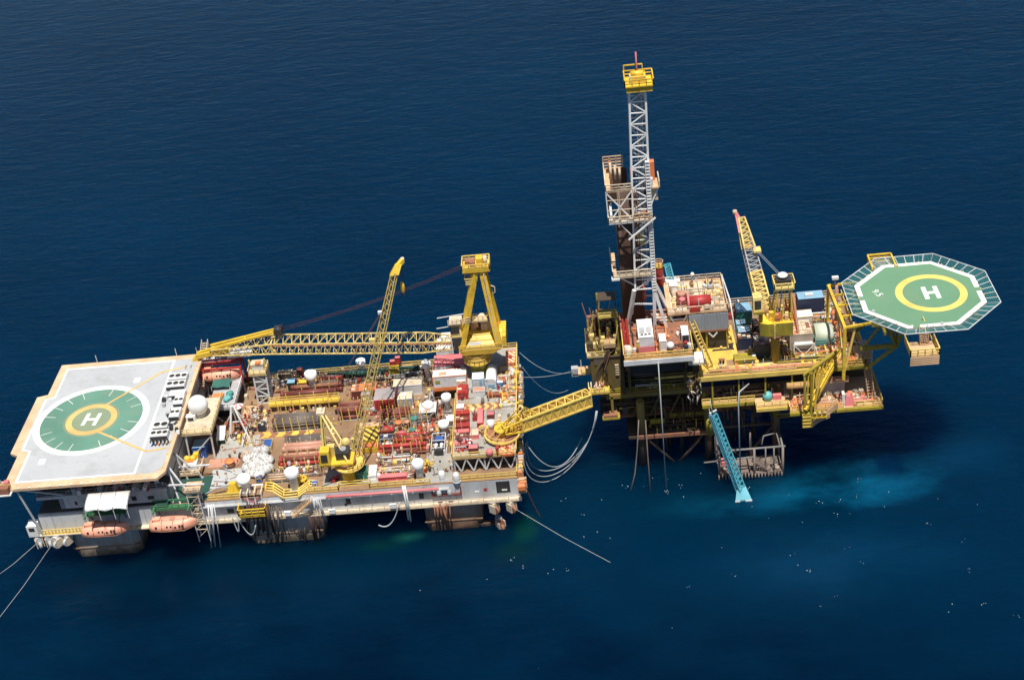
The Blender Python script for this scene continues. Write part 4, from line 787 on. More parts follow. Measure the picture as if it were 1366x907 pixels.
# raised deck and cabins on the right
BT('cabin', 'cabin with a red roof behind the white container near the big crane', 'cabin', 601, 501, D2-1, 6.6, 4.0, 2.6, 'silver', 'pink', 'red', True, 'ribs')
wc = BT('cabin', 'long white cabin with tan window and orange base in front of the red roof', 'cabin', 602, 521, D2-1, 6.9, 2.6, 3.6, 'silver', 'white_clean', 'orange', False, 'plain', None, False)
m = MB(); m.box(-3.4, -.05, .2, 2, -.012, 1.0, 'orange'); m.box(-2.2, .5, 3.58, -.6, 1.6, 3.64, 'tan'); m.box(-3.0, -.04, 2.0, -2.0, -.012, 2.7, 'olive'); m.build('panel', wc)
BT('engine_house', 'tall stepped white engine house beside the big crane pedestal', 'cabin', 594, 484, D2-1, 3.1, 4.0, 3.6, 'silver', 'white', 'white', True, 'unit')
BT('tank', 'upper white box stacked behind the white engine house', 'box', 596, 463, D2+1, 2.0, 2.0, 2.4, 'white', 'white_clean', 'cream', False, 'plain', None, False)
BT('chest', 'small cream topped box between white cabin and red basket', 'box', 616, 516, D2, 1.9, 1.4, 1.4, 'cream', 'white', 'cream', False)
BT('cargo_basket', 'bright red open cargo basket below the cream topped box', 'basket', 618, 533, D2, 2.1, 3.0, 1.6, 'red', 'red', 'red', True, 'crates', None, False)
BT('container', 'white container farthest back in the short column by the crane pedestal', 'container', 639, 503, D2, 2.6, 2.4, 2.4, 'silver', 'white_clean', 'orange', True, 'plain')
BT('container', 'white container with blue grey doors in front of another white one', 'container', 639, 520, D2, 2.4, 2.5, 2.6, 'silver', 'white_clean', 'sky_blue', True, 'plain')
BT('chest', 'lilac grey box with an orange lid at the near end of the white container column', 'box', 640, 531, D2, 2.4, 1.5, 1.7, 'silver', 'salmon', 'silver', False)
x, y = P(656, 520, D2); t = thing('tank_container', 'rounded white tank in a pale blue frame beside the column of white containers', 'tank', (x, y, D2))
m = MB(); b = len(m.v); n = 10
for yy in (.2, 5.2):
    for k in range(n+1): a_ = math.pi*k/n; m.v.append((-1.05*math.cos(a_), yy, 1.7+.9*math.sin(a_)))
    m.v += [(1.05, yy, .3), (-1.05, yy, .3)]
N = n+3
for k in range(N): k2 = (k+1) % N; m.face([b+k, b+k2, b+N+k2, b+N+k][::-1], 'white_clean', k < n)
m.face([b+k for k in range(N)], 'silver'); m.face([b+N+k for k in range(N)][::-1], 'silver'); m.build('shell', t)
m = MB()
for yy in (.1, 5.3):
    for sx in (-1.2, 1.2): m.bar((sx, yy, 0), (sx, yy, 2.6), .14, .14, 'sky_blue')
    m.bar((-1.2, yy, .1), (1.2, yy, .1), .14, .14, 'sky_blue'); m.bar((-1.2, yy, 2.5), (-.6, yy, 2.5), .12, .12, 'sky_blue')
for sx in (-1.2, 1.2): m.bar((sx, .1, .1), (sx, 5.3, .1), .14, .14, 'sky_blue')
m.box(-.7, .1, .4, .7, .19, 1.2, 'sky_blue'); m.build('frame', t)
BT('chest', 'blue and white cabinet next to the rounded white tank', 'cabinet', 668, 520, D2, 1.3, 1.0, 1.7, 'sky_blue', 'white', 'blue', False)
BT('skid_box', 'maroon tray in front of the rounded white tank', 'tray', 658, 531, D2, 2.5, 1.2, .7, 'maroon', 'deck_rust', 'maroon', False, 'crates', None, False)
BT('skid_box', 'maroon box next to the chevron marking on the raised deck', 'box', 655, 559, D2, 1.5, 1.4, 1.0, 'maroon', 'pink', 'maroon', False, 'plain', None, False)
for i, (py, lab) in enumerate(((558, 'farthest'), (566.5, 'second farthest'), (575, 'middle'), (583, 'second nearest'), (589, 'nearest'))):
    BT('cargo_basket', lab + ' of the five long red cargo baskets lined up on the raised deck', 'basket', 617.5, py, D2, 2.7, 1.3, 1.1, 'red' if i != 4 else 'steel_grey', ('red', 'maroon', 'red', 'pink', 'dark')[i], 'red', True, 'crates' if i in (1, 4) else 'ribs', 'red cargo baskets on the raised deck', False)
BT('cargo_basket', 'long red cargo basket lying lengthwise next to the row of five', 'basket', 641, 571, D2, 1.2, 5.0, 1.2, 'red', 'pink', 'red', True, 'ribs', 'red cargo baskets on the raised deck', False)
BT('crate', 'small red crate between the five red baskets and the lengthwise one', 'crate', 634, 562, D2, 1.0, 1.6, .9, 'red', 'maroon', 'red', True, 'crates', None, False)
BT('crate', 'square pink-white crate near the yellow hose pile on the raised deck', 'crate', 633.5, 586, D2, 1.7, 2.2, 1.0, 'pink', 'cream', 'pink', False, 'plain', None, False)
BT('crate', 'pink lidded maroon crate by the raised deck front rail', 'crate', 632, 605, D2, 1.9, 1.5, 1.2, 'maroon', 'pink', 'maroon', True, 'plain', None, False)
BT('chest', 'white box on the raised deck corner beside the chevron stripes', 'box', 614.5, 551, D2, 1.5, 1.6, 1.2, 'white', 'white_clean', 'pink', False)
x, y = P(639, 576, D2); m = MB()
for k in range(4): m.tube([(x_*1.0, y_*1.1, .12+.22*k) for x_, y_ in [(.75*math.cos(R(a)), .9*math.sin(R(a))) for a in range(0, 361, 30)]], .13, 5, 'yellow_pale')
solo(m, 'coiled_hose', 'pale yellow coiled hose pile beside the square pink-white crate', 'hose', (x+.8, y, D2))
def striped(px0, py0, px1, py1, z, lab):
    a = P3(px0, py1, z); c = P3(px1, py0, z); t = thing('striped_grating', lab, 'panel', ((a.x+c.x)/2, (a.y+c.y)/2, z)); w_, d_ = (c.x-a.x), (c.y-a.y)
    m = MB(); m.box(-w_/2, -d_/2, .06, w_/2, d_/2, .3, 'hazard_orange'); m.build('panel', t); m = MB(); m.rail([(-w_/2, -d_/2, .0), (w_/2, -d_/2, .0), (w_/2, d_/2, 0), (-w_/2, d_/2, 0)], .5, 'orange', 1.5, .06, True); m.build('frame', t)
    m = MB(); m.tube([(.0, -.5, .32), (.3, 0, .6), (-.2, .5, .5)], .14, 6, 'red'); m.cyl(-.1, -.2, .3, .9, .25, 'red', 8); m.build('valve', t)
striped(668.5, 592, 685, 609, D2+.02, 'orange and white striped square panel near the front corner of the raised deck')
striped(675, 470, 687.5, 487, D2+1.2, 'orange and white striped panel at the far right corner of the barge')
x, y = P(653.5, 607, D2); m = MB(); m.sph(0, 0, .7, .75, 'pink', 14); m.cyl(0, 0, 0, .25, .4, 'maroon', 10); solo(m, 'buoy', 'round pink buoy by the raised deck front rail', 'buoy', (x, y, D2))
x, y = P(664, 606, D2); m = MB(); m.cyl(0, 0, 0, 1.5, .3, 'red', 10); m.tube([(0, 0, 1.2), (.1, .8, 1.5), (.1, 1.6, .8)], .16, 6, 'red'); m.cyl(0, 0, 1.5, 1.7, .4, 'red', 10); solo(m, 'fire_monitor', 'red fire monitor beside the striped square panel', 'fire monitor', (x, y, D2))
m = MB(); p = P3(697, 644, 12.4); rnd = random.Random(8)
for i in range(9): m.box(-.7+rnd.uniform(0, .6), -1.4+i*.32, -2+rnd.uniform(0, 2), .6+rnd.uniform(0, .4), -1.0+i*.32, .4+rnd.uniform(0, .6), rnd.choice(('orange', 'salmon', 'tan')))
solo(m, 'winch', 'orange mooring winch on the right end of the barge', 'winch', (-17.2, p.y, 11.8))
# engine with blue flywheel skid
x, y = P(586, 609, D); t = thing('generator_skid', 'blue and white engine skid in an open frame near the twin white vents', 'engine', (x, y, D))
m = MB()
for sx in (-1.3, 1.3):
    for yy in (0, 4.6): m.bar((sx, yy, 0), (sx, yy, 2.2), .12, .12, 'silver')
    m.bar((sx, 0, 2.2), (sx, 4.6, 2.2), .12, .12, 'silver'); m.bar((sx, 0, .1), (sx, 4.6, .1), .16, .16, 'silver')
for yy in (0, 2.3, 4.6): m.bar((-1.3, yy, 2.2), (1.3, yy, 2.2), .12, .12, 'silver')
m.build('frame', t)
m = MB(); m.box(-1, 2.4, .2, 1, 4.4, 1.6, 'navy'); m.cyl(0, 3.4, 1.6, 1.95, .8, 'blue', 14); m.box(-.9, .2, .2, .9, 2.1, 1.1, 'dark'); m.build('engine', t)
m = MB()
for sx in (-.55, .55): m.sph(sx, 2.0, 1.3, .42, 'white', 10); m.cyl(sx, .8, 1.1, 1.9, .2, 'silver', 8)
m.build('filter', t)
# white domed tank on skid
x, y = P(572, 561, D); t = thing('domed_tank', 'white domed tank on a grey frame beside the twin vents', 'tank', (x, y, D))
m = MB(); m.box(-1.7, 0, 1.9, 1.7, 3.4, 2.1, 'silver')
for sx in (-1.6, 1.6):
    for yy in (.1, 3.3): m.bar((sx, yy, 0), (sx, yy, 2), .14, .14, 'steel_grey')
m.bar((-1.6, .1, 0), (1.6, .1, 1.9), .1, .1, 'silver'); m.bar((1.6, .1, 0), (-1.6, .1, 1.9), .1, .1, 'silver'); m.build('frame', t)
m = MB(); m.lathe(.1, 1.9, [(1.15, 2.1), (1.15, 2.6), (.9, 3.1), (.4, 3.35), (.05, 3.4)], 18, 'white_clean'); m.box(-.9, .4, 2.1, .6, .5, 2.3, 'orange'); m.build('shell', t)
m = MB(); m.sph(.2, 1.2, 1, .8, 'net_green', 12, .8); m.build('pump', t)
# white ventilators
def vent(px, py, bx, by, z, r, label, group='white deck ventilators'):
    x, y = P(bx, by, z); tpos = P(px, py, z)
    # find the height at which the head appears at px, py above (x, y)
    d = CF + CR*((px-683)/FPX) - CU*((py-453.5)/FPX); k = (y - CAM.y)/d.y; top = CAM.z + d.z*k - z
    t = thing('ventilator', label, 'ventilator', (x, y, z), 0, group)
    m = MB(); m.lathe(0, 0, [(r*.62, 0), (r*.58, top*.45), (r*.66, top*.62), (r*.95, top*.70)], 20, 'white'); m.box(-r*.7, -r*.7, -.0, r*.7, r*.7, .3, 'steel_grey'); m.build('trunk', t)
    m = MB(); m.lathe(0, 0, [(r*.95, top*.70), (r*1.02, top*.76), (r*1.02, top*.97), (r*.9, top)], 22, 'white_clean'); m.build('cowl', t)
vent(415.5, 496, 419, 521, D+.4, 1.25, 'tallest white ventilator at the back of the barge near the maroon pipes')
vent(481.5, 480, 484, 498, D+.4, 1.0, 'white ventilator standing behind the raised lattice boom')
vent(570, 482, 572, 506, D+.4, .95, 'cream tinted white ventilator beside the white engine house')
vent(594.5, 527, 598, 548, D+.2, .98, 'white ventilator in front of the long white cabin')
vent(591, 563, 594, 580, D+.2, 1.08, 'white ventilator standing nearest the blue engine skid')
vent(601, 556, 603, 568, D+.2, .9, 'white ventilator half hidden behind another one by the raised deck')
vent(556.5, 615, 561, 640, D+.1, 1.12, 'white ventilator on the front edge left of two small white pots')
vent(388, 627, 394, 652, D+.1, 1.35, 'white ventilator beside the bent yellow pipe guard on the front edge')
vent(323.5, 636, 329, 655, D+.1, 1.3, 'leftmost white ventilator next to the heap of white sacks')
for px, py, lab in ((590.5, 640, 'small white pot on the front deck, by the blue engine skid'), (609.5, 642, 'small white tilted pot on the front deck next to the raised deck truss')):
    x, y = P(px, py, D); m = MB(); m.lathe(0, 0, [(.55, 0), (.62, .3), (.62, 1.6), (.45, 2.0), (.1, 2.1)], 14, 'white_clean'); m.cyl(0, 0, 0, .18, .8, 'steel_grey', 14); solo(m, 'vent_pot', lab, 'vent', (x, y, D))
# piles of pipe in racks with yellow posts
def pile(label, px, py, z, L, nd_, nr, r, mat, posts=5, cat='pipe stack', ph=1.2, pm='rail_yellow', cols=None):
    x, y = P(px, py, z); t = thing('pipe_stack', label, cat, (x, y, z), 0, None); rr = random.Random(int(px*7+py))
    for k in range(nr):
        for j in range(nd_ - (k % 2)):
            o = rr.uniform(-.25, .25); m = MB(); yy = r+(j+.5*(k % 2))*2*r*1.03; zz = .3+r+k*r*1.8
            m.tube([(-L/2+o, yy, zz), (L/2+o, yy, zz)], r, 8, (cols or [mat])[(j+k) % len(cols or [mat])]); 
            e = L*.06; m.tube([(-L/2+o-.06, yy, zz), (-L/2+o+e, yy, zz)], r*1.12, 8, mat); m.tube([(L/2+o-e, yy, zz), (L/2+o+.06, yy, zz)], r*1.12, 8, mat)
            m.build('pipe', t)
    dp = nd_*2*r*1.03; H_ = .3+nr*r*1.9+ph
    m = MB(); m.bar((-L/2, .1, .08), (L/2, .1, .08), .15, .1, 'steel_grey'); m.bar((-L/2, dp-.1, .08), (L/2, dp-.1, .08), .15, .1, 'steel_grey')
    for i in range(posts):
        xx = -L/2+L*(i+.5)/posts; m.bar((xx, -.12, .14), (xx, dp+.12, .14), .25, .28, 'steel_grey')
        for yy in (-.16, dp+.16): m.bar((xx, yy, 0), (xx, yy, H_), .17, .17, pm)
    m.build('rack', t)
pile('row of large maroon pipes racked behind the yellow walkway', 412, 537.5, D, 11.6, 2, 2, .55, 'maroon', 4, ph=.5)
pile('row of maroon pipes behind the front maroon row, below the tall vent', 424, 527, D, 10.6, 2, 2, .5, 'maroon', 4, ph=.3, pm='deck_rust', cols=['maroon', 'deck_rust'])
pile('short stack of slim maroon pipes at the back next to the tall vent', 442, 518.5, D, 5.0, 4, 3, .3, 'maroon', 3, ph=.8, cols=['maroon', 'red', 'drill_pipe'])
pile('maroon pipe stack beside the raised lattice boom', 468, 561, D, 4.6, 4, 3, .42, 'maroon', 3, ph=.4, cols=['maroon', 'deck_rust'])
pile('wide stack of grey brown drill pipe behind the yellow chevrons', 396, 575, D, 9.2, 9, 4, .22, 'drill_pipe', 6, ph=1.5)
pile('lower stack of dark grey drill pipe in front of the yellow chevrons', 404.5, 597, D, 7.4, 8, 2, .2, 'drill_pipe', 4, ph=.8)
pile('stack of fat salmon coloured casing pipes beside the front crane', 407, 613, D, 8.2, 3, 2, .58, 'salmon', 4, ph=.2, pm='cream')
pile('stack of red valve pipes in front of the salmon casing', 402, 623, D, 8.0, 3, 2, .4, 'red', 4, ph=.6, pm='yellow_pale', cols=['red', 'maroon', 'deck_rust'])
pile('dark red pipes lying next to the navy tank', 548, 597, D, 6.6, 4, 2, .4, 'maroon', 4, ph=1.0, cols=['maroon', 'red'])
pile('front row of dark red pipes beside the off-white chest', 538, 606, D, 9.0, 2, 2, .45, 'red', 5, ph=1.0, cols=['maroon', 'red'])
pile('thin mixed grey pipes on the walkway behind the pink box', 530, 619, D, 7.2, 6, 1, .16, 'drill_pipe', 4, ph=.8, cols=['drill_pipe', 'silver', 'cream', 'deck_rust'])
pile('thin tan pipes laid nearest the pink box', 530, 630, D, 7.0, 5, 1, .16, 'tan', 4, ph=.6, cols=['tan', 'drill_pipe', 'silver'])
pile('small bundle of grey pipes behind the guide frame at the front edge', 370, 645, D, 4.2, 7, 2, .18, 'drill_pipe', 2, ph=.4, cols=['drill_pipe', 'tan'])
pile('yellow posted stack of dark pipe below the grey container', 527, 559, D, 6.0, 5, 2, .26, 'maroon', 5, ph=2.2)
pile('short yellow posted stack of dark pipe below the domed tank', 560, 566, D, 4.6, 5, 2, .26, 'drill_pipe', 4, ph=2.2)
# yellow walkway behind the drill pipe
a = P3(361, 548, D); c = P3(455, 541, D); t = thing('walkway', 'long raised yellow walkway running in front of the maroon pipe rows', 'walkway', ((a.x+c.x)/2, (a.y+c.y)/2, D)); L = (c.x-a.x)
m = MB(); m.box(-L/2, -.7, 1.4, L/2, .7, 1.7, 'yellow'); m.build('deck', t)
m = MB(); m.rail([(-L/2, -.65, 1.7), (L/2, -.65, 1.7)], 1.1, 'rail_yellow', 1.6, .06); m.rail([(-L/2, .65, 1.7), (L/2, .65, 1.7)], 1.1, 'rail_yellow', 1.6, .06); m.build('railing', t)
m = MB()
for i in range(8): xx = -L/2+.3+(L-.6)*i/7; m.bar((xx, -.5, 0), (xx, -.5, 1.4), .18, .18, 'tan'); m.bar((xx, .5, 0), (xx, .5, 1.4), .18, .18, 'tan')
m.build('support', t)
# hazard striped yellow basket
x, y = P(494, 604, D); t = thing('cargo_basket', 'yellow cargo basket with hazard striped lid and red load', 'basket', (x, y, D))
m = MB()
for yy, hh in ((0, 1.2), (2.0, 1.2), (6.6, 1.5)):
    m.box(-1.6, yy, .1, 1.6, yy+.12, hh, 'yellow')
for sx in (-1.6, 1.5): m.box(sx, .12, .1, sx+.1, 6.6, 1.2, 'yellow_pale')
m.box(-1.5, .12, .1, 1.5, 6.6, .2, 'olive'); m.build('tray', t)
m = MB(); m.box(-1.45, 2.2, 1.2, 1.45, 6.4, 1.3, 'hazard'); m.build('striped_lid', t)
m = MB(); m.box(-.9, .6, .22, 1.3, 1.8, 1.1, 'orange'); m.box(-1.4, .5, .22, -1.0, 1.8, .8, 'deck_rust'); m.build('load', t)
# drum tops and small square tanks near the red pipes
for px, py, mt, r, h, lab in ((533, 572, 'orange', .75, 1.6, 'orange topped drum at the back of the red pipe yard'), (544, 570, 'salmon', .62, 1.4, 'salmon topped drum next to the orange drum'), (537, 586, 'pink', .85, 1.5, 'wide pink topped drum in front of the red pipes'), (308, 622, 'orange', 1.0, 1.3, 'round orange topped drum on the orange deck patch beside the sacks')):
    x, y = P(px, py, D); t = thing('drum', lab, 'drum', (x, y, D)); m = MB(); m.cyl(0, 0, 0, h, r*.9, 'maroon' if mt != 'orange' else 'deck_rust', 18); m.build('shell', t); m = MB(); m.lathe(0, 0, [(r, h), (r, h+.15), (r*.3, h+.25)], 20, mt); m.build('lid', t)
for px, py, lab in ((553.5, 570, 'farther of two small green capped tanks among red pipes'), (551, 585, 'nearer of two small green capped tanks among red pipes')):
    x, y = P(px, py, D); t = thing('small_tank', lab, 'tank', (x, y, D)); m = MB(); m.box(-.5, 0, 0, .5, 1.0, 1.7, 'steel_grey'); m.build('body', t); m = MB(); m.box(-.58, -.08, 1.7, .58, 1.15, 1.95, 'teal'); m.build('lid', t)
x, y = P(563, 590, D); m = MB(); rnd = random.Random(21)
for i in range(46):
    a_ = Vector((rnd.uniform(-1.6, 1.6), rnd.uniform(-2, 3.6), rnd.uniform(.2, 1.8))); m.tube([a_, a_+Vector((rnd.uniform(-1.4, 1.4), rnd.uniform(-1.4, 1.4), rnd.uniform(-.5, .6)))], rnd.uniform(.08, .2), 6, rnd.choice(('red', 'maroon', 'deck_rust', 'orange', 'pink')))
for i in range(10): m.cyl(rnd.uniform(-1.5, 1.5), rnd.uniform(-1.8, 3.4), .0, rnd.uniform(.8, 2.2), rnd.uniform(.14, .34), rnd.choice(('red', 'maroon', 'salmon')), 8)
m.box(-1.8, -2.2, 0, 1.8, 3.8, .2, 'deck_rust'); solo(m, 'valve_manifold', 'tangled red valve manifold next to the green capped tanks', 'manifold', (x, y, D))
x, y = P(572, 626, D); m = MB(); m.cyl(0, 0, 0, 2.6, .14, 'yellow', 8)
for k in range(5): a_ = R(72*k); m.bar((0, 0, .9+.2*k), (1.0*math.cos(a_), 1.0*math.sin(a_), 1.0+.2*k), .16, .16, 'rail_yellow')
m.box(-.5, -.5, 0, .5, .5, .9, 'olive'); m.bar((-1.1, 0, 1.4), (1.1, 0, 1.4), .18, .18, 'yellow'); m.sph(0, 0, 1.9, .4, 'yellow', 8); solo(m, 'capstan', 'yellow spoked capstan post between white vents at the front edge', 'capstan', (x, y, D))
x, y = P(404.5, 645, D); m = MB(); m.cyl(0, 0, 0, 1.1, .5, 'deck_rust', 10); m.ring(0, 0, 1.1, 1.4, .5, .95, 'yellow', 14)
for k in range(6): a_ = R(60*k); m.tube([(.9*math.cos(a_), .9*math.sin(a_), 0), (.95*math.cos(a_), .95*math.sin(a_), 1.2), (.3*math.cos(a_), .3*math.sin(a_), 1.9)], .11, 5, 'yellow')
solo(m, 'winch_guard', 'yellow basket shaped winch guard beside the front vent', 'winch', (x, y, D))
x, y = P(312, 655, D); m = MB(); m.hull8([(-1.1, -.8, 0), (1.1, -.8, 0), (1.1, .8, 0), (-1.1, .8, 0)], [(-.6, -.3, 2.0), (.7, -.3, 2.0), (.7, .6, 2.0), (-.6, .6, 2.0)], 'yellow'); m.box(-1.4, -1.1, 0, 1.4, 1.0, .25, 'olive'); m.tube([(-1.0, 0, 1.4), (-3, -.6, 1.6), (-5.4, -1.2, .6)], .16, 6, 'steel_grey'); solo(m, 'windlass', 'yellow peaked windlass beside the guide frame', 'windlass', (x, y, D))
# white sacks
rnd = random.Random(4); sp = [(331, 616), (341, 612), (352, 615), (360, 617), (329, 627), (339, 625), (349, 629), (358, 630), (345, 606), (336, 634), (354, 606), (347, 636), (344, 620), (353, 623), (336, 619)]
for i, (px, py) in enumerate(sp):
    x, y = P(px, py, D); m = MB(); n, K = 8, 10; b = len(m.v); a_, c_, h_ = rnd.uniform(.95, 1.3), rnd.uniform(1.0, 1.4), rnd.uniform(1.3, 2.1)
    for j in range(n+1):
        s = j/n; rr_ = (math.sin(math.pi*min(.999, max(.03, .08+.88*s))))**.45
        for k in range(K+2):
            th = 2*math.pi*k/(K+2); w_ = 1+.1*math.sin(2*th+i)+.1*math.sin(3*th+2*i)+.08*math.sin(5*th+2*j); m.v.append((a_*rr_*w_*math.cos(th), c_*rr_*w_*math.sin(th), h_*s))
    K += 2
    for j in range(n):
        for k in range(K): k2 = (k+1) % K; m.face([b+j*K+k, b+j*K+k2, b+(j+1)*K+k2, b+(j+1)*K+k], 'sack', True)
    m.face([b+k for k in range(K)][::-1], 'sack'); m.face([b+n*K+k for k in range(K)], 'sack'); [m.tube([(a_*1.02*math.cos(q_), c_*1.02*math.sin(q_), h_*.35), (a_*.8*math.cos(q_), c_*.8*math.sin(q_), h_*.9), (0, 0, h_+.02)], .06, 4, 'tarp_grey') for q_ in (.4+i, 2+i, 3.5+i, 5+i)]; m.tube([(0, 0, h_-.05), (.1, .1, h_+.25), (-.1, .15, h_+.3)], .09, 5, 'sack')
    solo(m, 'bulk_bag', 'plump white bulk sack in the heap on the front left deck', 'sack', (x, y, D), 0, 'white sacks heaped on the barge deck')
# left deck things
x, y = P(297, 592, D); t = thing('hatch_cover', 'white tilted hatch cover with dark green underside near the A-frame', 'hatch cover', (x, y, D))
m = MB(); m.hull8([(-.9, -.4, 1.2), (.7, -.4, 1.2), (1.1, 1.6, 3.3), (-.5, 1.6, 3.3)], [(-.95, -.5, 1.35), (.65, -.5, 1.35), (1.05, 1.5, 3.45), (-.55, 1.5, 3.45)], 'white_clean'); m.build('cover', t)
m = MB(); m.box(-.8, -.1, .2, .7, 1.4, 1.18, 'dark_green'); m.build('base', t)
m = MB()
for sx in (-.9, .9): m.bar((sx, -.5, 0), (sx, -.4, 1.3), .12, .12, 'cream'); m.bar((sx, 1.4, 0), (sx*.9, 1.6, 3.3), .12, .12, 'cream')
m.build('leg', t)
x, y = P(318, 583, D); t = thing('a_frame', 'white tripod-like A-frame standing over dark machinery beside the pipe yard', 'frame', (x, y, D))
m = MB(); top = Vector((-.2, 1.6, 6.6))
for q in ((-1.6, 0, 0), (2.0, 0, 0), (-.6, 3.4, 0), (1.6, 3.4, 0)): m.bar(q, top+Vector((q[0]*.12, 0, 0)), .28, .28, 'white')
m.bar((-.9, 1.2, 3), (1, 1.2, 3), .16, .16, 'silver'); m.build('leg', t)
m = MB(); rnd = random.Random(2)
for i in range(16): m.tube([(rnd.uniform(-1.4, 3.4), rnd.uniform(0, 2.4), rnd.uniform(.1, .8)), (rnd.uniform(-1.4, 3.4), rnd.uniform(0, 2.4), rnd.uniform(.1, 1.1))], rnd.uniform(.1, .3), 6, rnd.choice(('pipe_brown', 'deck_rust', 'dark', 'drill_pipe')))
m.build('machinery', t)
x, y = P(320, 552, D+3); t = thing('parasol', 'pink and white parasol-shaped cover at the top of the A-frame', 'cover', (x, y, D+4.8)); m = MB(); b = 0
m.v.append((0, 0, .8)); K = 8
for k in range(K): th = 2*math.pi*k/K; m.v.append((1.15*math.cos(th), 1.15*math.sin(th), .1+.08*(k % 2)))
m.v.append((0, 0, .6))
for k in range(K): m.face([0, 1+k, 1+(k+1) % K], 'pink' if k % 2 else 'white_clean'); m.face([K+1, 1+(k+1) % K, 1+k], 'salmon')
m.tube([(0, 0, .65), (0, 0, -4.8)], .05, 5, 'silver'); m.build('canopy', t)
a = P3(295, 521, 15.5); t = thing('net_cover', 'dark green netting stretched flat on the boat deck behind the radome', 'net', a); m = MB(); b = 0; n = 7
for j in range(4):
    for i in range(n): m.v.append((-1.9+3.8*i/(n-1), j*.95, .9+.12*math.sin(i*2.1+j*1.3)))
for j in range(3):
    for i in range(n-1): q = j*n+i; m.face([q, q+1, q+n+1, q+n], 'net_green')
s_ = bpy.data.objects; o = m.build('net', t); md = o.modifiers.new('thick', 'SOLIDIFY'); md.thickness = .1
m = MB()
for sx in (-1.9, 1.9):
    for yy in (0, 2.85): m.bar((sx, yy, 0), (sx, yy, 1), .1, .1, 'silver')
m.build('post', t)
a = P3(304, 535, 15.5); m = MB(); rnd = random.Random(6)
for k in range(7): m.sph(rnd.uniform(-.5, .5), rnd.uniform(0, 2.6), .5, rnd.uniform(.5, .75), 'teal_light' if k % 2 else 'teal', 10, .8)
solo(m, 'tarpaulin_bundle', 'crumpled teal tarpaulin bundle beside the dark green netting', 'tarpaulin', a)
a = P3(291, 532, 15.5); m = MB(); m.box(-1.1, 0, 0, 1.1, 1.2, .5, 'tan'); m.box(-1.1, -.1, .5, 1.1, 1.3, .58, 'orange'); solo(m, 'crate', 'low orange lidded crate beside the teal tarpaulin', 'crate', a)
a = P3(256, 628, 12.6); t = thing('winch', 'yellow topped white winch machine beside the helideck front corner', 'winch', a)
m = MB(); m.box(-1.4, 0, 0, 1.2, 2.6, 1.6, 'white'); m.build('body', t); m = MB()
for sx in (-.8, .4): m.sph(sx, 1.4, 2.0, .65, 'yellow', 12)
m.box(.4, 1.6, 1.6, 1.4, 2.8, 2.6, 'yellow'); m.box(-.9, .5, 1.6, .5, 1.0, 1.9, 'orange'); m.build('hood', t); m = MB(); m.box(-2.4, -1.2, -.3, 2.0, 3, -.01, 'tan'); m.rail([(-2.4, -1.2, 0), (2, -1.2, 0), (2, 3, 0)], 1.0, 'cream', 1.1, .06); m.bar((2, -1.2, -5), (2, -1.2, 0), .2, .2, 'silver'); m.bar((-2.3, -1.2, -5), (-2.3, -1.2, 0), .2, .2, 'silver'); m.tube([(-2, -.6, .2), (-1.4, -.5, .9), (-1.1, -.4, .2)], .14, 6, 'red'); m.build('platform', t)
a = P3(268, 663, 10.5); t = thing('access_tower', 'slim scaffold stair tower with tan landing at the next to the helideck', 'stair tower', (a.x, FY-.6, 7)); m = MB()
for sx in (-1.1, 1.1):
    for yy in (-.9, .9): m.bar((sx, yy, -4), (sx, yy, 8.2), .16, .16, 'silver')
for k in range(6): m.bar((-1.1, -.9, -3+k*2), (1.1, -.9, -1+k*2), .1, .1, 'cream'); m.bar((-1.1, -.9, -1+k*2), (1.1, -.9, -1+k*2), .1, .1, 'cream')
m.build('scaffold', t); m = MB(); m.box(-1.4, -1.2, 8.2, 1.6, 2, 8.4, 'tan'); m.rail([(-1.4, -1.2, 8.4), (1.6, -1.2, 8.4)], 1, 'cream', 1, .06); m.build('landing', t); m = MB(); m.stair((-.6, .2, 1), (.9, .2, 6), .8, 'cream', 9); m.build('stair', t)
# long green tube along the far edge, with red lockers
a = P3(437, 502, D+1.2); c = P3(560, 490, D+1.2); y_ = (a.y+c.y)/2; t = thing('tube', 'long dark green tube lying along the far edge of the barge', 'tube', ((a.x+c.x)/2, y_, D)); L = c.x-a.x; m = MB(); m.tube([(-L/2, 0, 1.2), (L/2, 0, 1.2)], .68, 14, 'dark_green'); m.build('pipe', t); m = MB()
for k in range(8): m.box(-L/2+1+k*(L-2)/7-.15, -.8, 0, -L/2+1+k*(L-2)/7+.15, .8, .9, 'steel_grey')
m.build('saddle', t)
BT('locker', 'lower pink red locker above the green tube', 'locker', 524, 489, D+1.9, 1.2, 1.1, 1.2, 'red', 'pink', 'maroon', False, 'plain', None, False)
BT('locker', 'taller pink red locker next to the lower one above the green tube', 'locker', 531.5, 488, D+1.9, 1.2, 1.1, 1.9, 'red', 'pink', 'maroon', False, 'plain', None, False)
x, y = P(402.5, 506, D); m = MB(); m.sph(0, 0, 2.2, .85, 'maroon', 12); m.cyl(0, 0, 0, 1.6, .45, 'red', 10); solo(m, 'pump', 'maroon round pump beside the tallest vent', 'pump', (x, y, D))
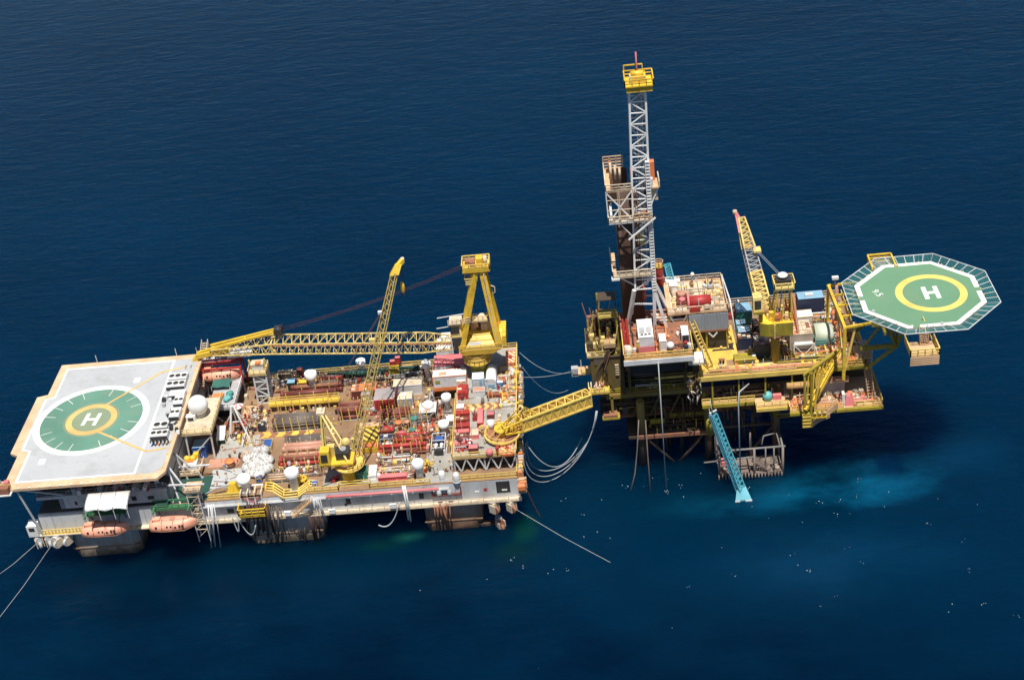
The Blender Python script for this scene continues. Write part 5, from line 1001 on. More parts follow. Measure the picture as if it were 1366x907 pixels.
# ================================================================ ROPES AND HOSES
def line(pts, r, mat, label, cat, name, group=None):
    m = MB(); o = Vector(pts[0]); m.tube([Vector(p)-o for p in pts], r, 6, mat); return solo(m, name, label, cat, o, 0, group)
A0 = Vector((-17.6, -11, 11)); E0 = P3(796, 552, 13)
for k, (sag, off, ty, lab) in enumerate(((7.6, 0, 0, 'outermost pale hose hanging in a deep loop between barge and platform'), (6.6, 1.2, .5, 'second pale hose of the deep loops between barge and platform'), (5.6, 2.5, 1, 'innermost pale hose of the deep loops between barge and platform'))):
    pts = []; a = P3(699+k*2, 596-k*4, 11); bq = P3(795+k, 548, 13); lo = P3(741+2*k, 638-7*k, 1.6)
    for i in range(25):
        s = i/24; q = a*(1-s)*(1-s)*(1+2*s) + bq*s*s*(3-2*s); dip = math.sin(math.pi*s)**.8; mid = (a+bq)/2; pts.append(q + (lo-mid)*dip)
    line(pts, .07, 'rope_pale', lab, 'hose', 'hose', 'hoses looping between barge and platform')
line(catenary(P3(701, 590, 12), P3(776, 584, 6), 3.5, 14, (0, -4, 0)), .08, 'rope_pale', 'loose pale hose curving out from the barge side above the deep loops', 'hose', 'hose', 'hoses looping between barge and platform')
line(catenary(P3(693, 470, 15), P3(766, 496, 19.5), 2.2, 12), .045, 'rope_pale', 'upper slack rope from the barge back corner to the platform', 'rope', 'rope', 'ropes between barge and platform')
line(catenary(P3(697, 503, 15), P3(766, 494, 19.5), .6, 12), .045, 'rope_pale', 'nearly taut rope from the barge side to the platform', 'rope', 'rope', 'ropes between barge and platform')
line(catenary(P3(697, 490, 15), P3(758, 520, 6), 3, 12), .035, 'rope_pale', 'faint slack rope drooping toward the sea beside the taut rope', 'rope', 'rope', 'ropes between barge and platform')
for a, c, lab in (((52, 722, 5), (-18, 778, -.3), 'leftmost mooring line running into the sea from the barge bow'), ((72, 722, 5), (-12, 838, -.3), 'second mooring line from the left running down from the barge bow'), ((668, 702, 4.5), (703, 756, -.3), 'steep mooring line under the right end of the barge'), ((683, 676, 5.5), (822, 754, -.3), 'long shallow mooring line heading right from the barge')):
    A_ = MOOR if a[0] == 668 else P3(*a); line([A_, (A_+P3(*c))/2-Vector((0, 0, .4)), P3(*c)], .042, 'rope_pale', lab, 'mooring line', 'mooring_line', 'mooring lines of the barge')
line(catenary(P3(698, 640, 10), P3(722, 690, -.2), 1.0, 8), .09, 'rope_dark', 'dark rope trailing from the barge right corner into the water', 'rope', 'rope')
for k, (xa, xb, s_, lab) in enumerate(((309, 317, 4.6, 'left pale hose loop hanging below the hull near the left front'), (316, 341, 3.2, 'right pale hose loop hanging below the hull near the left front'), (533, 505, 5.2, 'white hose hooked below the hull front between the right columns'))):
    a = PY(xa, 688 if k < 2 else 670, FY-1.3); c = PY(xb, 700 if k == 1 else (692 if k == 0 else 700), FY-1.4); line(catenary(a, c, 3.5 if k < 2 else 2.4, 14), .13, 'rope_pale', lab, 'hose', 'hose', 'hoses hanging from the hull front')
line([PY(537, 648, FY-1.3), PY(541, 668, FY-1.6), PY(545, 693, FY-1.4)], .16, 'white', 'left of two white pipes hanging over the hull side', 'pipe', 'overboard_pipe')
line([PY(540, 648, FY-1.3), PY(544, 668, FY-1.6), PY(548, 695, FY-1.4)], .16, 'white', 'right of two white pipes hanging over the hull side', 'pipe', 'overboard_pipe')
for px, py, lab in ((384, 684, 'white lifebuoy box on the hull walkway between the guide frame and the yellow ladder'), (443, 681, 'white lifebuoy box on the hull walkway below the left end of the pink pipe'), (524, 674, 'white lifebuoy box on the hull walkway beside the two hanging pipes')):
    p = PY(px, py, FY-1.2); m = MB(); m.box(-.55, -.3, -.5, .55, .05, .35, 'white_clean'); m.box(-.6, -.34, .35, .6, .08, .45, 'white_clean'); solo(m, 'lifebuoy_box', lab, 'box', p, 0, 'white boxes along the hull walkway')
p0 = PY(414, 668, FY-1.6); p1 = PY(392, 688, FY-1.6); t = thing('ladder', 'tan accommodation ladder lying aslant against the hull beside the riser pipes', 'ladder', p1); m = MB(); m.stair((0, 0, 0), p0-p1, .9, 'tan', 10); m.build('steps', t)
#@@@
# ================================================================ DRILLING PLATFORM
pl = thing('drilling_platform', 'rusty yellow fixed drilling platform with stacked decks on jacket legs', 'oil platform', (24, 4, 0))
O2 = (-24, -4, 0)
LX = (6.3, 19.3, 32.5); LY = (-.6, 15)
for x in LX:
    for y in LY:
        m = MB(); m.tube([(x, y, 15.5), (x, y, 8), (x+(x-25)*.02, y+(y-7)*.02, -6)], .8 if y < 5 else .7, 14, 'jacket'); part(m, 'jacket_leg', pl, O2)
m = MB()
for y in LY:
    for a, b in zip(LX, LX[1:]):
        m.tube([(a, y, 7.6), (b, y, 7.6)], .35, 8, 'shade_steel'); m.tube([(a, y, 7.6), ((a+b)/2, y, -1)], .32, 8, 'jacket'); m.tube([(b, y, 7.6), ((a+b)/2, y, -1)], .32, 8, 'jacket')
for x in LX: m.tube([(x, LY[0], 7.6), (x, LY[1], 1)], .32, 8, 'jacket'); m.tube([(x, LY[0], 7.6), (x, LY[1], 7.6)], .35, 8, 'shade_steel')
part(m, 'jacket_brace', pl, O2)
m = MB(); rnd = random.Random(31)
for i in range(14): x = 7.5+i*.85; m.tube([(x, 3+rnd.uniform(0, 6), 9.5), (x+.2, 3+rnd.uniform(0, 6), -3)], .28, 8, 'jacket')
part(m, 'conductor', pl, O2)
m = MB(); m.box(3.6, -1.8, 7.2, 19.2, 19, 7.7, 'shade_steel'); m.box(5.4, -2.1, 7.2, 18.9, -1.8, 8.0, 'deck_rust'); part(m, 'spider_deck', pl, O2)
m = MB(); m.box(-1, 2.3, 9.6, 19.6, 20, 10, 'deck_rust'); m.box(11.0, 1.9, 8.8, 19.7, 2.29, 10.1, 'olive_shaded'); m.box(8, .8, 8.6, 10.9, 1.2, 9.6, 'olive'); m.box(19.6, 3, 9.6, 46, 20, 10, 'deck_dark'); part(m, 'cellar_deck', pl, O2)
def text(s, size, mat, parent, loc, rot, name='lettering'):
    cu = bpy.data.curves.new(name, 'FONT'); cu.body = s; cu.size = size; cu.extrude = .01; cu.align_x = 'CENTER'; cu.align_y = 'CENTER'
    tmp = bpy.data.objects.new('t', cu); col.objects.link(tmp); me = bpy.data.meshes.new_from_object(tmp.evaluated_get(bpy.context.evaluated_depsgraph_get())); bpy.data.objects.remove(tmp); bpy.data.curves.remove(cu)
    me.materials.clear(); me.materials.append(M[mat]); o = bpy.data.objects.new(name, me); col.objects.link(o); o.location = loc; o.rotation_euler = rot; o.parent = parent; return o
text('DP - V BARING', 1.0, 'yellow', pl, (15.4+O2[0], 1.88+O2[1], 9.45), (R(90), 0, 0))
m = MB()
m.box(-.2, 1.6, 15.4, 18, 22, 16, 'deck_rust'); m.prism([(18, -4.2), (28, -4.2), (28, -6.6), (34, -6.6), (34, -8.7), (51.4, -8.7), (51.4, 20), (18, 20)], 15.5, 16, 'olive', 'tan')
m.box(-.2, 1.35, 15.0, 18, 1.59, 15.9, 'jacket'); m.box(18, -4.45, 15.2, 27.9, -4.21, 15.9, 'olive'); m.box(34, -8.95, 15.2, 51.4, -8.71, 15.8, 'olive'); m.box(28, -6.85, 15.2, 34, -6.61, 15.9, 'rail_yellow')
part(m, 'lower_deck', pl, O2)
for pts in ([(18, -4.1, 16), (28, -4.1, 16)], [(28, -6.5, 16), (34, -6.5, 16), (34, -8.6, 16)], [(34, -8.6, 16), (44, -8.6, 16)], [(46, -8.6, 16), (51.3, -8.6, 16), (51.3, 18, 16)]):
    m = MB(); m.rail(pts, 1.15, 'rail_yellow', 1.6, .06); part(m, 'railing', pl, O2)
for pts in ([(.0, 1.7, 16), (18, 1.7, 16)], [(-.1, 20, 16), (-.1, 1.7, 16)]):
    m = MB(); m.rail(pts, 1.1, 'olive', 2, .06); part(m, 'railing', pl, O2)
m = MB(); m.box(-2.8, 2.2, 22.6, 17.4, 20, 23, 'deck_rust'); m.box(17.42, -5, 22.5, 48.6, 20, 23, 'deck_brown'); m.box(17.42, -5.25, 22.1, 41, -5.01, 23.05, 'rail_yellow'); m.box(41, -5.25, 22.1, 48.6, -5.01, 22.9, 'olive'); m.box(17.2, -5.0, 22.1, 17.41, 2.2, 22.99, 'olive')
a = P3(918, 505, 23); c = P3(976, 452, 23); m.box(17.6, -3.6, 23.004, 23.2, 5.5, 23.014, 'deck_yellow'); m.box(23.2, 0, 23.004, 25.6, 12, 23.012, 'deck_yellow'); m.box(17.8, 5.6, 23.004, 23, 12, 23.012, 'deck_rust')
part(m, 'upper_deck', pl, O2)
m = MB(); m.rail([(17.5, -4.9, 23), (48.5, -4.9, 23), (48.5, 19.8, 23)], 1.15, 'rail_yellow', 1.6, .06); part(m, 'railing', pl, O2)
m = MB(); m.rail([(24, 19.8, 23), (48, 19.8, 23)], 1.15, 'cream', 2, .06); part(m, 'railing', pl, O2)
# pipes along the front edges of the two decks
m = MB(); rnd = random.Random(15)
for i in range(9):
    y = -4.9+i*.24; a = rnd.uniform(17.6, 27); m.tube([(a, y, 23.3+.12*(i % 3)), (a+rnd.uniform(9, 20), y, 23.3+.12*(i % 3))], rnd.uniform(.1, .2), 6, rnd.choice(('salmon', 'tan', 'pink', 'yellow_pale', 'cream')))
for i in range(34): x = rnd.uniform(17.6, 40); s = rnd.uniform(.2, .6); m.box(x, -4.8+rnd.uniform(0, 2), 23, x+s, -4.6+rnd.uniform(.4, 2.2), 23+s*1.6, rnd.choice(('yellow_pale', 'tan', 'orange', 'deck_rust', 'yellow', 'salmon')))
part(m, 'deck_piping', pl, O2)
mixP = ['tan', 'yellow_pale', 'deck_rust', 'olive', 'cream', 'orange', 'drill_pipe', 'dark', 'silver', 'rail_yellow']
for i, (x0, x1, y0, y1, z, n, mats) in enumerate(((26, 47, -3.5, 4, 23, 105, mixP), (34, 47.5, 4, 18, 23, 80, mixP), (18.5, 33, -3.6, -.5, 16, 30, ['salmon', 'tan', 'olive', 'dark', 'shade_steel']), (34.5, 50.5, -8, -5.2, 16, 46, ['salmon', 'pink', 'tan', 'deck_rust', 'orange', 'cream']), (.5, 17.5, 2.4, 6, 16, 50, ['shade_steel', 'olive', 'dark', 'drill_pipe', 'silver', 'deck_rust']),
        (-.5, 18, 2.6, 8, 10, 34, ['shade_steel', 'olive', 'dark', 'deck_rust']), (6, 19, -1.6, 3, 7.75, 16, ['shade_steel', 'deck_rust', 'olive']), (20, 44, 3, 9, 10, 30, ['shade_steel', 'dark', 'drill_pipe']), (4, 16, -6.8, 6, 30.02, 26, ['cream', 'deck_rust', 'silver', 'orange', 'dark', 'tan']), (42, 48, -4.6, 6, 23, 44, ['orange', 'tan', 'cream', 'salmon', 'olive']), (18.5, 25, 3, 12, 23.02, 14, mixP), (13.5, 23.5, 4.5, 14.5, 32.03, 34, ['cream', 'tan', 'silver', 'deck_rust', 'yellow_pale', 'stone', 'maroon']))):
    part(piping(x0, x1, y0, y1, z, n, mats, 90+i, .2), 'deck_piping', pl, O2)
# walls between the decks
m = MB(); m.box(18.2, 1.5, 16.01, 36, 1.8, 22.49, 'navy'); m.box(36, 1.0, 16.01, 50, 1.3, 22.49, 'shade_steel'); m.box(33.6, -3.6, 16.01, 36, -3.3, 19, 'deck_dark'); m.box(39.5, -4.2, 16.01, 45, -3.9, 19.3, 'steel_grey'); m.box(39.2, -5, 19.3, 45.6, -3.9, 19.6, 'tan'); m.box(34, -6.2, 19.6, 39, -4.9, 19.9, 'salmon'); m.rail([(33.8, -6.2, 19.9), (39, -6.2, 19.9)], 1, 'rail_yellow', 1.3, .06); m.rail([(39.2, -5, 19.6), (45.5, -5, 19.6)], 1, 'salmon', 1.3, .06)
part(m, 'module_wall', pl, O2)
m = MB(); m.tube([(19, -.8, 21.4), (35, -.8, 21.9)], .3, 8, 'silver'); m.tube([(19, -.2, 20.6), (30, -.2, 20.6)], .2, 8, 'navy')
for x in (20, 25, 30, 35): m.bar((x, -4.6, 16), (x, -4.6, 22.5), .3, .3, 'olive')
part(m, 'hanging_pipe', pl, O2)
# left wing of the platform
m = MB(); m.box(-2.6, 1.9, 16.01, 3.4, 16, 24.6, 'olive_shaded'); m.box(-2.9, 1.7, 24.6, 3.5, 16.2, 24.8, 'shade_steel'); part(m, 'left_module', pl, O2)
m = MB(); m.bar((-2.8, 1.2, 18), (1.0, 1.4, 26.5), .5, .5, 'shade_steel'); m.bar((.3, 1.5, 17), (.3, 1.5, 25), .3, .3, 'shade_steel'); m.bar((3.4, 1.5, 16), (3.4, 1.5, 26), .5, .5, 'shade_steel')
for k in range(7): m.box(-1.9+.12*k, 1.6, 18.6+.55*k, -1.0+.12*k, 1.88, 18.8+.55*k, 'yellow_pale'); 
for k in range(5): m.box(2.0, 1.6, 20.4+.55*k, 2.7, 1.88, 20.6+.55*k, 'cream')
part(m, 'wing_brace', pl, O2)
m = MB(); m.box(-3.4, -.5, 17.7, .6, 1.8, 18, 'yellow'); m.rail([(.6, -.5, 18), (-3.4, -.5, 18), (-3.4, 1.8, 18)], 1.1, 'yellow_pale', 1.1, .08); rnd = random.Random(44)
for i in range(12): x = rnd.uniform(-3, .3); m.tube([(x, rnd.uniform(-.3, 1.4), 18), (x+rnd.uniform(-.6, .6), rnd.uniform(-.3, 1.4), 19.6)], .12, 5, rnd.choice(('pink', 'silver', 'salmon', 'cream')))
m.box(-3.3, 1.8, 24.8, .5, 5, 25.0, 'cream'); m.rail([(-3.3, 1.8, 25), (.5, 1.8, 25), (.5, 5, 25), (-3.3, 5, 25)], 1.1, 'yellow_pale', 1.1, .07, True)
part(m, 'wing_platform', pl, O2); m = MB()
for i in range(95): x = rnd.uniform(-3.1, 3); y = rnd.uniform(2, 15); k = rnd.uniform(.3, 1.1); m.box(x, y, 24.82, x+k, y+k, 24.9+k*rnd.uniform(.4, 3.4), rnd.choice(('yellow_pale', 'deck_rust', 'olive_shaded', 'shade_steel', 'dark', 'pipe_brown', 'shade_steel', 'olive', 'deck_rust')))
for i in range(40): x = rnd.uniform(-3, 3.2); y = rnd.uniform(2, 15); m.bar((x, y, 24.8), (x+rnd.uniform(-1.5, 1.5), y+rnd.uniform(-1.5, 1.5), 24.8+rnd.uniform(1, 6)), .14, .14, rnd.choice(('olive', 'shade_steel', 'deck_rust', 'yellow_pale')))
part(m, 'wing_machinery', pl, O2); m = MB()
m.bar((-3.2, 5, 24.8), (-3.2, 5, 29.5), .2, .2, 'olive'); m.bar((3.0, 5, 24.8), (3.0, 5, 33), .35, .35, 'olive'); m.bar((-.4, 7, 24.8), (-.4, 7, 36), .3, .3, 'olive'); m.box(-.4, 6, 30.8, 3.2, 9, 31.0, 'olive'); m.box(-.6, 6, 34.8, 3.2, 9, 35.0, 'shade_steel'); m.rail([(-.4, 6, 31), (3.2, 6, 31)], 1.1, 'yellow_pale', 1.1, .06); part(m, 'wing_tower', pl, O2); m = MB(); m.box(.2, 1.6, 26.9, 2.4, 3.6, 27.6, 'tan'); m.rail([(.2, 1.6, 27.6), (2.4, 1.6, 27.6)], 1.1, 'yellow_pale', 1.1, .06)
part(m, 'wing_cabin', pl, O2)
m = MB(); p = P3(772, 497, 18.6); m.box(p.x-1.2, p.y-.4, 18.2, 3, p.y+2.2, 18.5, 'tan'); m.rail([(3, p.y-.4, 18.5), (p.x+.6, p.y-.4, 18.5)], 1.1, 'yellow_pale', 1, .08); m.box(p.x-1.4, p.y-.4, 18, p.x-.1, p.y+.8, 19.8, 'steel_grey'); m.bar((p.x+.6, p.y, 18.4), (p.x+.6, p.y, 21.5), .14, .14, 'silver'); part(m, 'mooring_platform', pl, O2)
m = MB(); m.box(-1, .6, 11.0, 1.8, 2.2, 11.6, 'deck_rust'); m.box(-1.2, .5, 10.6, 2.2, 2.4, 11, 'olive'); m.bar((.9, 1.6, 11.6), (.9, 1.6, 15.4), .5, .5, 'jacket'); part(m, 'hanging_platform', pl, O2)
# drill floor
m = MB(); m.box(3.6, -7.6, 29.4, 16.6, 9, 30, 'deck_rust'); m.box(3.6, -7.85, 28.9, 16.6, -7.61, 29.9, 'silver'); m.box(5.2, -6.4, 27.6, 15.4, -6.1, 29.39, 'olive_shaded'); m.box(4.4, -1.4, 23.01, 15.6, 9, 29.39, 'shade_steel'); m.box(4.4, -1.6, 22.6, 17, -1.41, 27.8, 'dark')
part(m, 'drill_floor', pl, O2)
for pts in ([(3.7, 1, 30), (3.7, -7.5, 30), (16.5, -7.5, 30), (16.5, -1, 30)],):
    m = MB(); m.rail(pts, 1.2, 'rail_yellow', 1.3, .07); part(m, 'railing', pl, O2)
m = MB()
for x in (4.6, 15.4):
    m.bar((x, -6.2, 29), (x, 1, 20), .4, .4, 'olive_shaded'); m.bar((x, 1.8, 16), (x, 1.8, 23), .5, .5, 'olive_shaded')
for k in range(4): m.box(8.5+k, 2.0-.3*k, 17.5+1.1*k, 17.2, 2.4-.3*k, 17.9+1.1*k, ('olive_shaded', 'rail_yellow', 'olive_shaded', 'shade_steel')[k])
for x in (4.5, 8, 12): m.bar((x, 1.7, 10), (x+2.5, 1.7, 15.2), .3, .3, 'olive_shaded')
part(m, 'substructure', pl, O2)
m = MB(); p = P3(935, 478, 27); m.box(15.6, -6.2, 26.8, 18.6, -2.2, 27, 'silver'); m.rail([(15.6, -6.2, 27), (18.6, -6.2, 27), (18.6, -2.2, 27)], 1, 'cream', 1, .05); m.box(16.6, -3.2, 23.02, 17.8, -2.6, 26.8, 'shade_steel'); part(m, 'side_landing', pl, O2)
m = MB(); m.stair((17.2, 2.6, 30), (20, -2.6, 23.1), 1.0, 'rail_yellow', 12); m.stair((17.3, -5.4, 23), (17.3, 1.0, 17.5), .9, 'olive_shaded', 10); part(m, 'stairway', pl, O2)
m = MB(); rnd = random.Random(61)
for k in range(22): a = Vector((rnd.uniform(15, 18), -5+rnd.uniform(-.6, 1), rnd.uniform(18, 23))); m.tube([a, a+Vector((rnd.uniform(-.7, .7), rnd.uniform(-.3, .3), -rnd.uniform(.5, 2)))], .13, 5, rnd.choice(('silver', 'pink', 'stone', 'drill_pipe', 'cream')))
part(m, 'hose_bundle', pl, O2)
m = MB(); rnd = random.Random(81)
for k in range(90):
    x = rnd.uniform(-2, 18); y = rnd.uniform(-1, 5); z = rnd.choice((10, 16, 16, 23, 23)); h = rnd.uniform(1, 5.5)
    if y < 2.4 and z != 23: y += 3
    if rnd.random() < .5: m.bar((x, y, z), (x+rnd.uniform(-2, 2), y+rnd.uniform(-.6, .6), z+h), rnd.uniform(.12, .3), None, rnd.choice(('shade_steel', 'olive_shaded', 'deck_rust', 'pipe_brown', 'dark')))
    else: s_ = rnd.uniform(.5, 1.8); m.box(x, y, z+.02, min(18, x+s_), y+s_, z+min(5.3, s_*rnd.uniform(.8, 2.4)), rnd.choice(('shade_steel', 'olive_shaded', 'deck_rust', 'dark', 'drill_pipe', 'pipe_brown')))
for k in range(16):
    z = rnd.choice((17.5, 18.6, 19.8, 21, 11.4, 12.8, 14)); y = rnd.uniform(2.2, 4); m.tube([(rnd.uniform(-1, 5), y, z), (rnd.uniform(9, 17.5), y, z+rnd.uniform(-.2, .2))], rnd.uniform(.1, .26), 6, rnd.choice(('olive_shaded', 'shade_steel', 'deck_rust', 'drill_pipe', 'rail_yellow')))
part(m, 'process_pipework', pl, O2)
m = MB()
for k in range(40): x = rnd.uniform(5.6, 32); y = rnd.uniform(-1.6, 6); m.bar((x, y, 7.8), (x+rnd.uniform(-1, 1), y+rnd.uniform(-1, 1), rnd.uniform(9, 15)), rnd.uniform(.12, .3), None, rnd.choice(('shade_steel', 'pipe_brown', 'deck_rust', 'olive_shaded')))
for k in range(12): x = rnd.uniform(7, 30); m.tube([(x, rnd.uniform(1, 8), 9.6), (x+rnd.uniform(-.5, .5), rnd.uniform(1, 6), -2)], rnd.uniform(.16, .34), 7, 'jacket')
m.box(19.3, 2.6, 9.0, 34, 2.9, 10.1, 'deck_rust'); m.box(20, 4, 10.02, 33, 4.3, 15.4, 'dark'); part(m, 'hanging_pipework', pl, O2)
# mud module
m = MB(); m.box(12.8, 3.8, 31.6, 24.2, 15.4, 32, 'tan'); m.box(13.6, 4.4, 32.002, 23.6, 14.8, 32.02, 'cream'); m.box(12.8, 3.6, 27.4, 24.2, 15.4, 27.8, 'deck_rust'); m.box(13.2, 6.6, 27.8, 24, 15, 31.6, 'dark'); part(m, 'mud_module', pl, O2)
m = MB(); x = 16.7
while x < 24.1: m.box(x, 3.62, 27.5, x+.30, 3.79, 31.4, 'corrugated'); m.box(x+.30, 3.70, 27.5, min(24.15, x+.60), 3.79, 31.4, 'corrugated'); x += .6
part(m, 'corrugated_wall', pl, O2)
for x in (13, 16.4, 20, 24):
    for y in (4.2, 14.8): m = MB(); m.bar((x, y, 23), (x, y, 31.6), .35, .35, 'olive'); part(m, 'module_column', pl, O2)
m = MB(); m.bar((13.2, 3.9, 31.4), (14.8, 3.9, 28), .22, .22, 'steel_grey'); m.bar((16.4, 3.9, 31.4), (14.8, 3.9, 28), .22, .22, 'steel_grey'); part(m, 'knee_brace', pl, O2)
m = MB(); m.bar((20.4, 3.5, 27.2), (21.2, 3.5, 26.2), .2, .2, 'silver'); m.bar((22, 3.5, 27.2), (21.2, 3.5, 26.2), .2, .2, 'silver'); part(m, 'lifting_sling', pl, O2)
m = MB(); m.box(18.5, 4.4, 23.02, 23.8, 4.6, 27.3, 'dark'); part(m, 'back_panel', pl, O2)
for pts in ([(12.8, 3.9, 32), (24.1, 3.9, 32)], [(24.1, 3.9, 32), (24.1, 15.3, 32)], [(12.8, 15.3, 32), (24.1, 15.3, 32)]):
    m = MB(); m.rail(pts, 1.2, 'cream', 1.5, .07); part(m, 'railing', pl, O2)
m = MB(); m.stair((49.2, -1.6, 23), (49.4, -7.8, 16.1), 1.2, 'tan', 16); part(m, 'stairway', pl, O2)
m = MB(); p = P(1170, 480, 24); m.box(47.6, -2.8, 22.6, 50.4, .4, 23, 'tan'); m.bar((48.4, -3, 23), (48.4, -3, 26.4), .12, .12, 'silver'); m.bar((48.4, -3, 26.4), (46.8, -2.6, 26.7), .12, .12, 'silver'); m.bar((50.4, -2, 20), (50.4, -2, 24.4), .14, .14, 'silver'); m.bar((50.4, -2, 24.4), (48.9, -1.4, 24.6), .14, .14, 'silver'); m.box(46.9, -4.6, 23, 48.0, -1.4, 25, 'tan'); m.box(45.5, -4.7, 23.02, 47, -3.4, 24, 'orange'); m.box(48.6, .6, 20, 50.2, 2.4, 23.5, 'steel_grey'); part(m, 'stair_head', pl, O2)
m = MB(); m.bar((32.6, -1, 9.2), (38.5, -8.6, 15.2), .35, .45, 'jacket'); m.bar((31.6, -.4, 9.6), (37, -8.4, 15.2), .25, .3, 'olive'); part(m, 'deck_strut', pl, O2)
# tan stair hanging off the lower deck front
s0 = PY(1117, 541, -9.6); s1 = PY(1083, 566, -9.6); t = thing('outside_stair', 'tan panelled stair slanting down from the lower deck front corner', 'stair', (s0.x, -9.6, s0.z)); dv = Vector((s1.x-s0.x, 0, s1.z-s0.z))
m = MB(); m.stair((0, 0, 0), dv, 1.1, 'tan', 10); m.build('steps', t); m = MB(); m.hull8([(0, -.62, -.1), (dv.x, -.62, dv.z-.1), (dv.x, -.56, dv.z-.1), (0, -.56, -.1)], [(0, -.62, 1.0), (dv.x, -.62, dv.z+1.0), (dv.x, -.56, dv.z+1.0), (0, -.56, 1.0)], 'tan'); m.build('side_panel', t); m = MB(); m.box(dv.x-1.4, -.6, dv.z-.2, dv.x, .8, dv.z, 'yellow_pale'); m.rail([(dv.x, -.6, dv.z), (dv.x-1.4, -.6, dv.z), (dv.x-1.4, .8, dv.z)], 1.1, 'rail_yellow', 1, .06); m.build('landing', t)
# ================================================================ DERRICK
YD = 4.0
t0 = PY(849.5, 117, YD); t1 = PY(858.5, 380, YD)
dk = thing('derrick', 'tall white lattice derrick with yellow crown platform on the drill floor', 'derrick', (t1.x, YD, 30))
DO = Vector((t1.x, YD, 30)); T0 = t0-DO; T1 = t1-DO
m = MB(); m.truss(T1, T0, 3.3, 3.0, 2.8, 2.5, 19, .17, .085, 'white_clean', (0, 1, 0), False)
m.truss(T1+Vector((.3, .4, 0)), T0+Vector((.3, .4, 0)), 1.0, 1.0, .9, .9, 22, .09, .06, 'steel_grey', (0, 1, 0), False); m.build('mast', dk)
m = MB()
ap = [T1+Vector((sx*1.85, sy*1.6, 0)) for sx in (-1, 1) for sy in (-1, 1)]
ft = [P3(838, 432, 30)-DO, P3(848, 412, 30)-DO, P3(889, 436, 30)-DO, P3(893, 416, 30)-DO]
fl = [Vector((f_.x, f_.y, 0)) for f_ in ft]
for a_, f_ in zip(ap, fl): m.bar(a_, f_, .6, .6, 'white')
m.bar(ap[0], Vector((fl[0].x+.8, fl[0].y+1, 0)), .3, .3, 'silver'); m.bar(ap[2], Vector((fl[2].x-2.2, fl[2].y, 0)), .6, .6, 'silver'); m.bar(ap[1].lerp(fl[1], .5), ap[3].lerp(fl[3], .5), .25, .25, 'silver'); m.bar(ap[0].lerp(fl[0], .4), ap[2].lerp(fl[2], .4), .25, .25, 'silver'); m.build('leg', dk)
m = MB(); z = T0.z
m.box(T0.x-1.9, -2.1, z, T0.x+2.6, 1.9, z+.9, 'yellow'); m.box(T0.x-2.1, -2.3, z+.9, T0.x+2.8, 2.1, z+1.05, 'yellow'); m.rail([(T0.x-2.1, -2.3, z+1.05), (T0.x+2.8, -2.3, z+1.05), (T0.x+2.8, 2.1, z+1.05), (T0.x-2.1, 2.1, z+1.05)], 1.3, 'yellow', 1.4, .09, True)
m.box(T0.x-1.2, -.8, z+1.05, T0.x+1.6, 1.0, z+2.3, 'deck_yellow'); m.tube([(T0.x-.9, .1, z+2.5), (T0.x+1.3, .1, z+2.5)], .55, 12, 'yellow'); m.bar((T0.x-2, 2.0, z+3.4), (T0.x+1.2, 2.0, z+3.4), .2, .2, 'yellow'); m.bar((T0.x-2, 2.0, z+1), (T0.x-2, 2.0, z+3.4), .2, .2, 'yellow'); m.bar((T0.x+1.2, 2.0, z+1), (T0.x+1.2, 2.0, z+3.4), .16, .16, 'yellow'); m.bar((T0.x-1, -1.2, z+1), (T0.x-1, -1.2, z+2.8), .16, .16, 'white'); m.build('crown', dk)
m = MB(); m.tube([(T0.x+.2, 1.2, z+1), (T0.x+.2, 1.2, z+6)], .14, 6, 'pink'); m.build('antenna', dk)
def yz(px, py, y=2.0): return PY(px, py, y)-DO
# racking platforms beside the mast
u1 = yz(808, 256); u2 = yz(812, 297); u3 = yz(818, 370)
m = MB()
xr = T1.x-1.2
m.box(u1.x, -2.0, u1.z-.3, xr, -1.5, u1.z, 'tan'); m.box(u1.x, -1.5, u1.z-.2, u1.x+.9, 6, u1.z, 'tan'); m.box(u1.x, 6, u1.z-.3, xr-1.0, 7, u1.z, 'tan')
m.rail([(xr, -2, u1.z), (u1.x, -2, u1.z), (u1.x, 7, u1.z), (xr-1, 7, u1.z)], 1.2, 'cream', 1.3, .08); m.rail([(u1.x, 7, u1.z+1.2), (xr-1, 7, u1.z+1.2)], 1.2, 'tan', 1.2, .09)
for k in range(3): m.cyl(u1.x+1.2+k*.8, 2.4, u1.z, u1.z+3.4-.6*k, .22, 'cream', 8)
m.box(u1.x+.9, 5, u1.z-2.4, u1.x+1.5, 6.6, u1.z+1.8, 'deck_rust'); m.build('racking_board', dk)
m = MB()
m.bar((u1.x, -2, u1.z-.3), (xr, -2, u2.z), .2, .2, 'white'); m.bar((xr, -2, u1.z-.3), (u1.x+.3, -2, u2.z), .2, .2, 'white'); m.bar((u1.x, -2, u1.z), (u2.x, -2, u2.z), .2, .2, 'white'); m.bar((u1.x+2, -2, u1.z), (u1.x+2.1, -2, u2.z), .14, .14, 'cream'); m.bar(((u1.x+xr)/2, -2, u1.z), ((u1.x+xr)/2, -2, u2.z), .16, .16, 'cream')
for f_ in (.3, .62): m.bar((u1.x+.3*f_, -2, u1.z+(u2.z-u1.z)*f_), (xr, -2, u1.z+(u2.z-u1.z)*f_), .12, .12, 'cream')
m.bar((u1.x, 6, u1.z), (u2.x, 6, u2.z), .2, .2, 'white'); m.build('wind_wall_frame', dk)
m = MB(); m.box(u2.x+.3, 5.2, u2.z+.1, xr-.4, 5.35, u1.z+.8, 'pipe_brown'); m.box(u1.x+.2, 1.5, u2.z+1, u1.x+.35, 5.2, u1.z-.3, 'shade_steel'); m.build('wind_wall', dk)
m = MB(); xr2 = T1.x+2.2
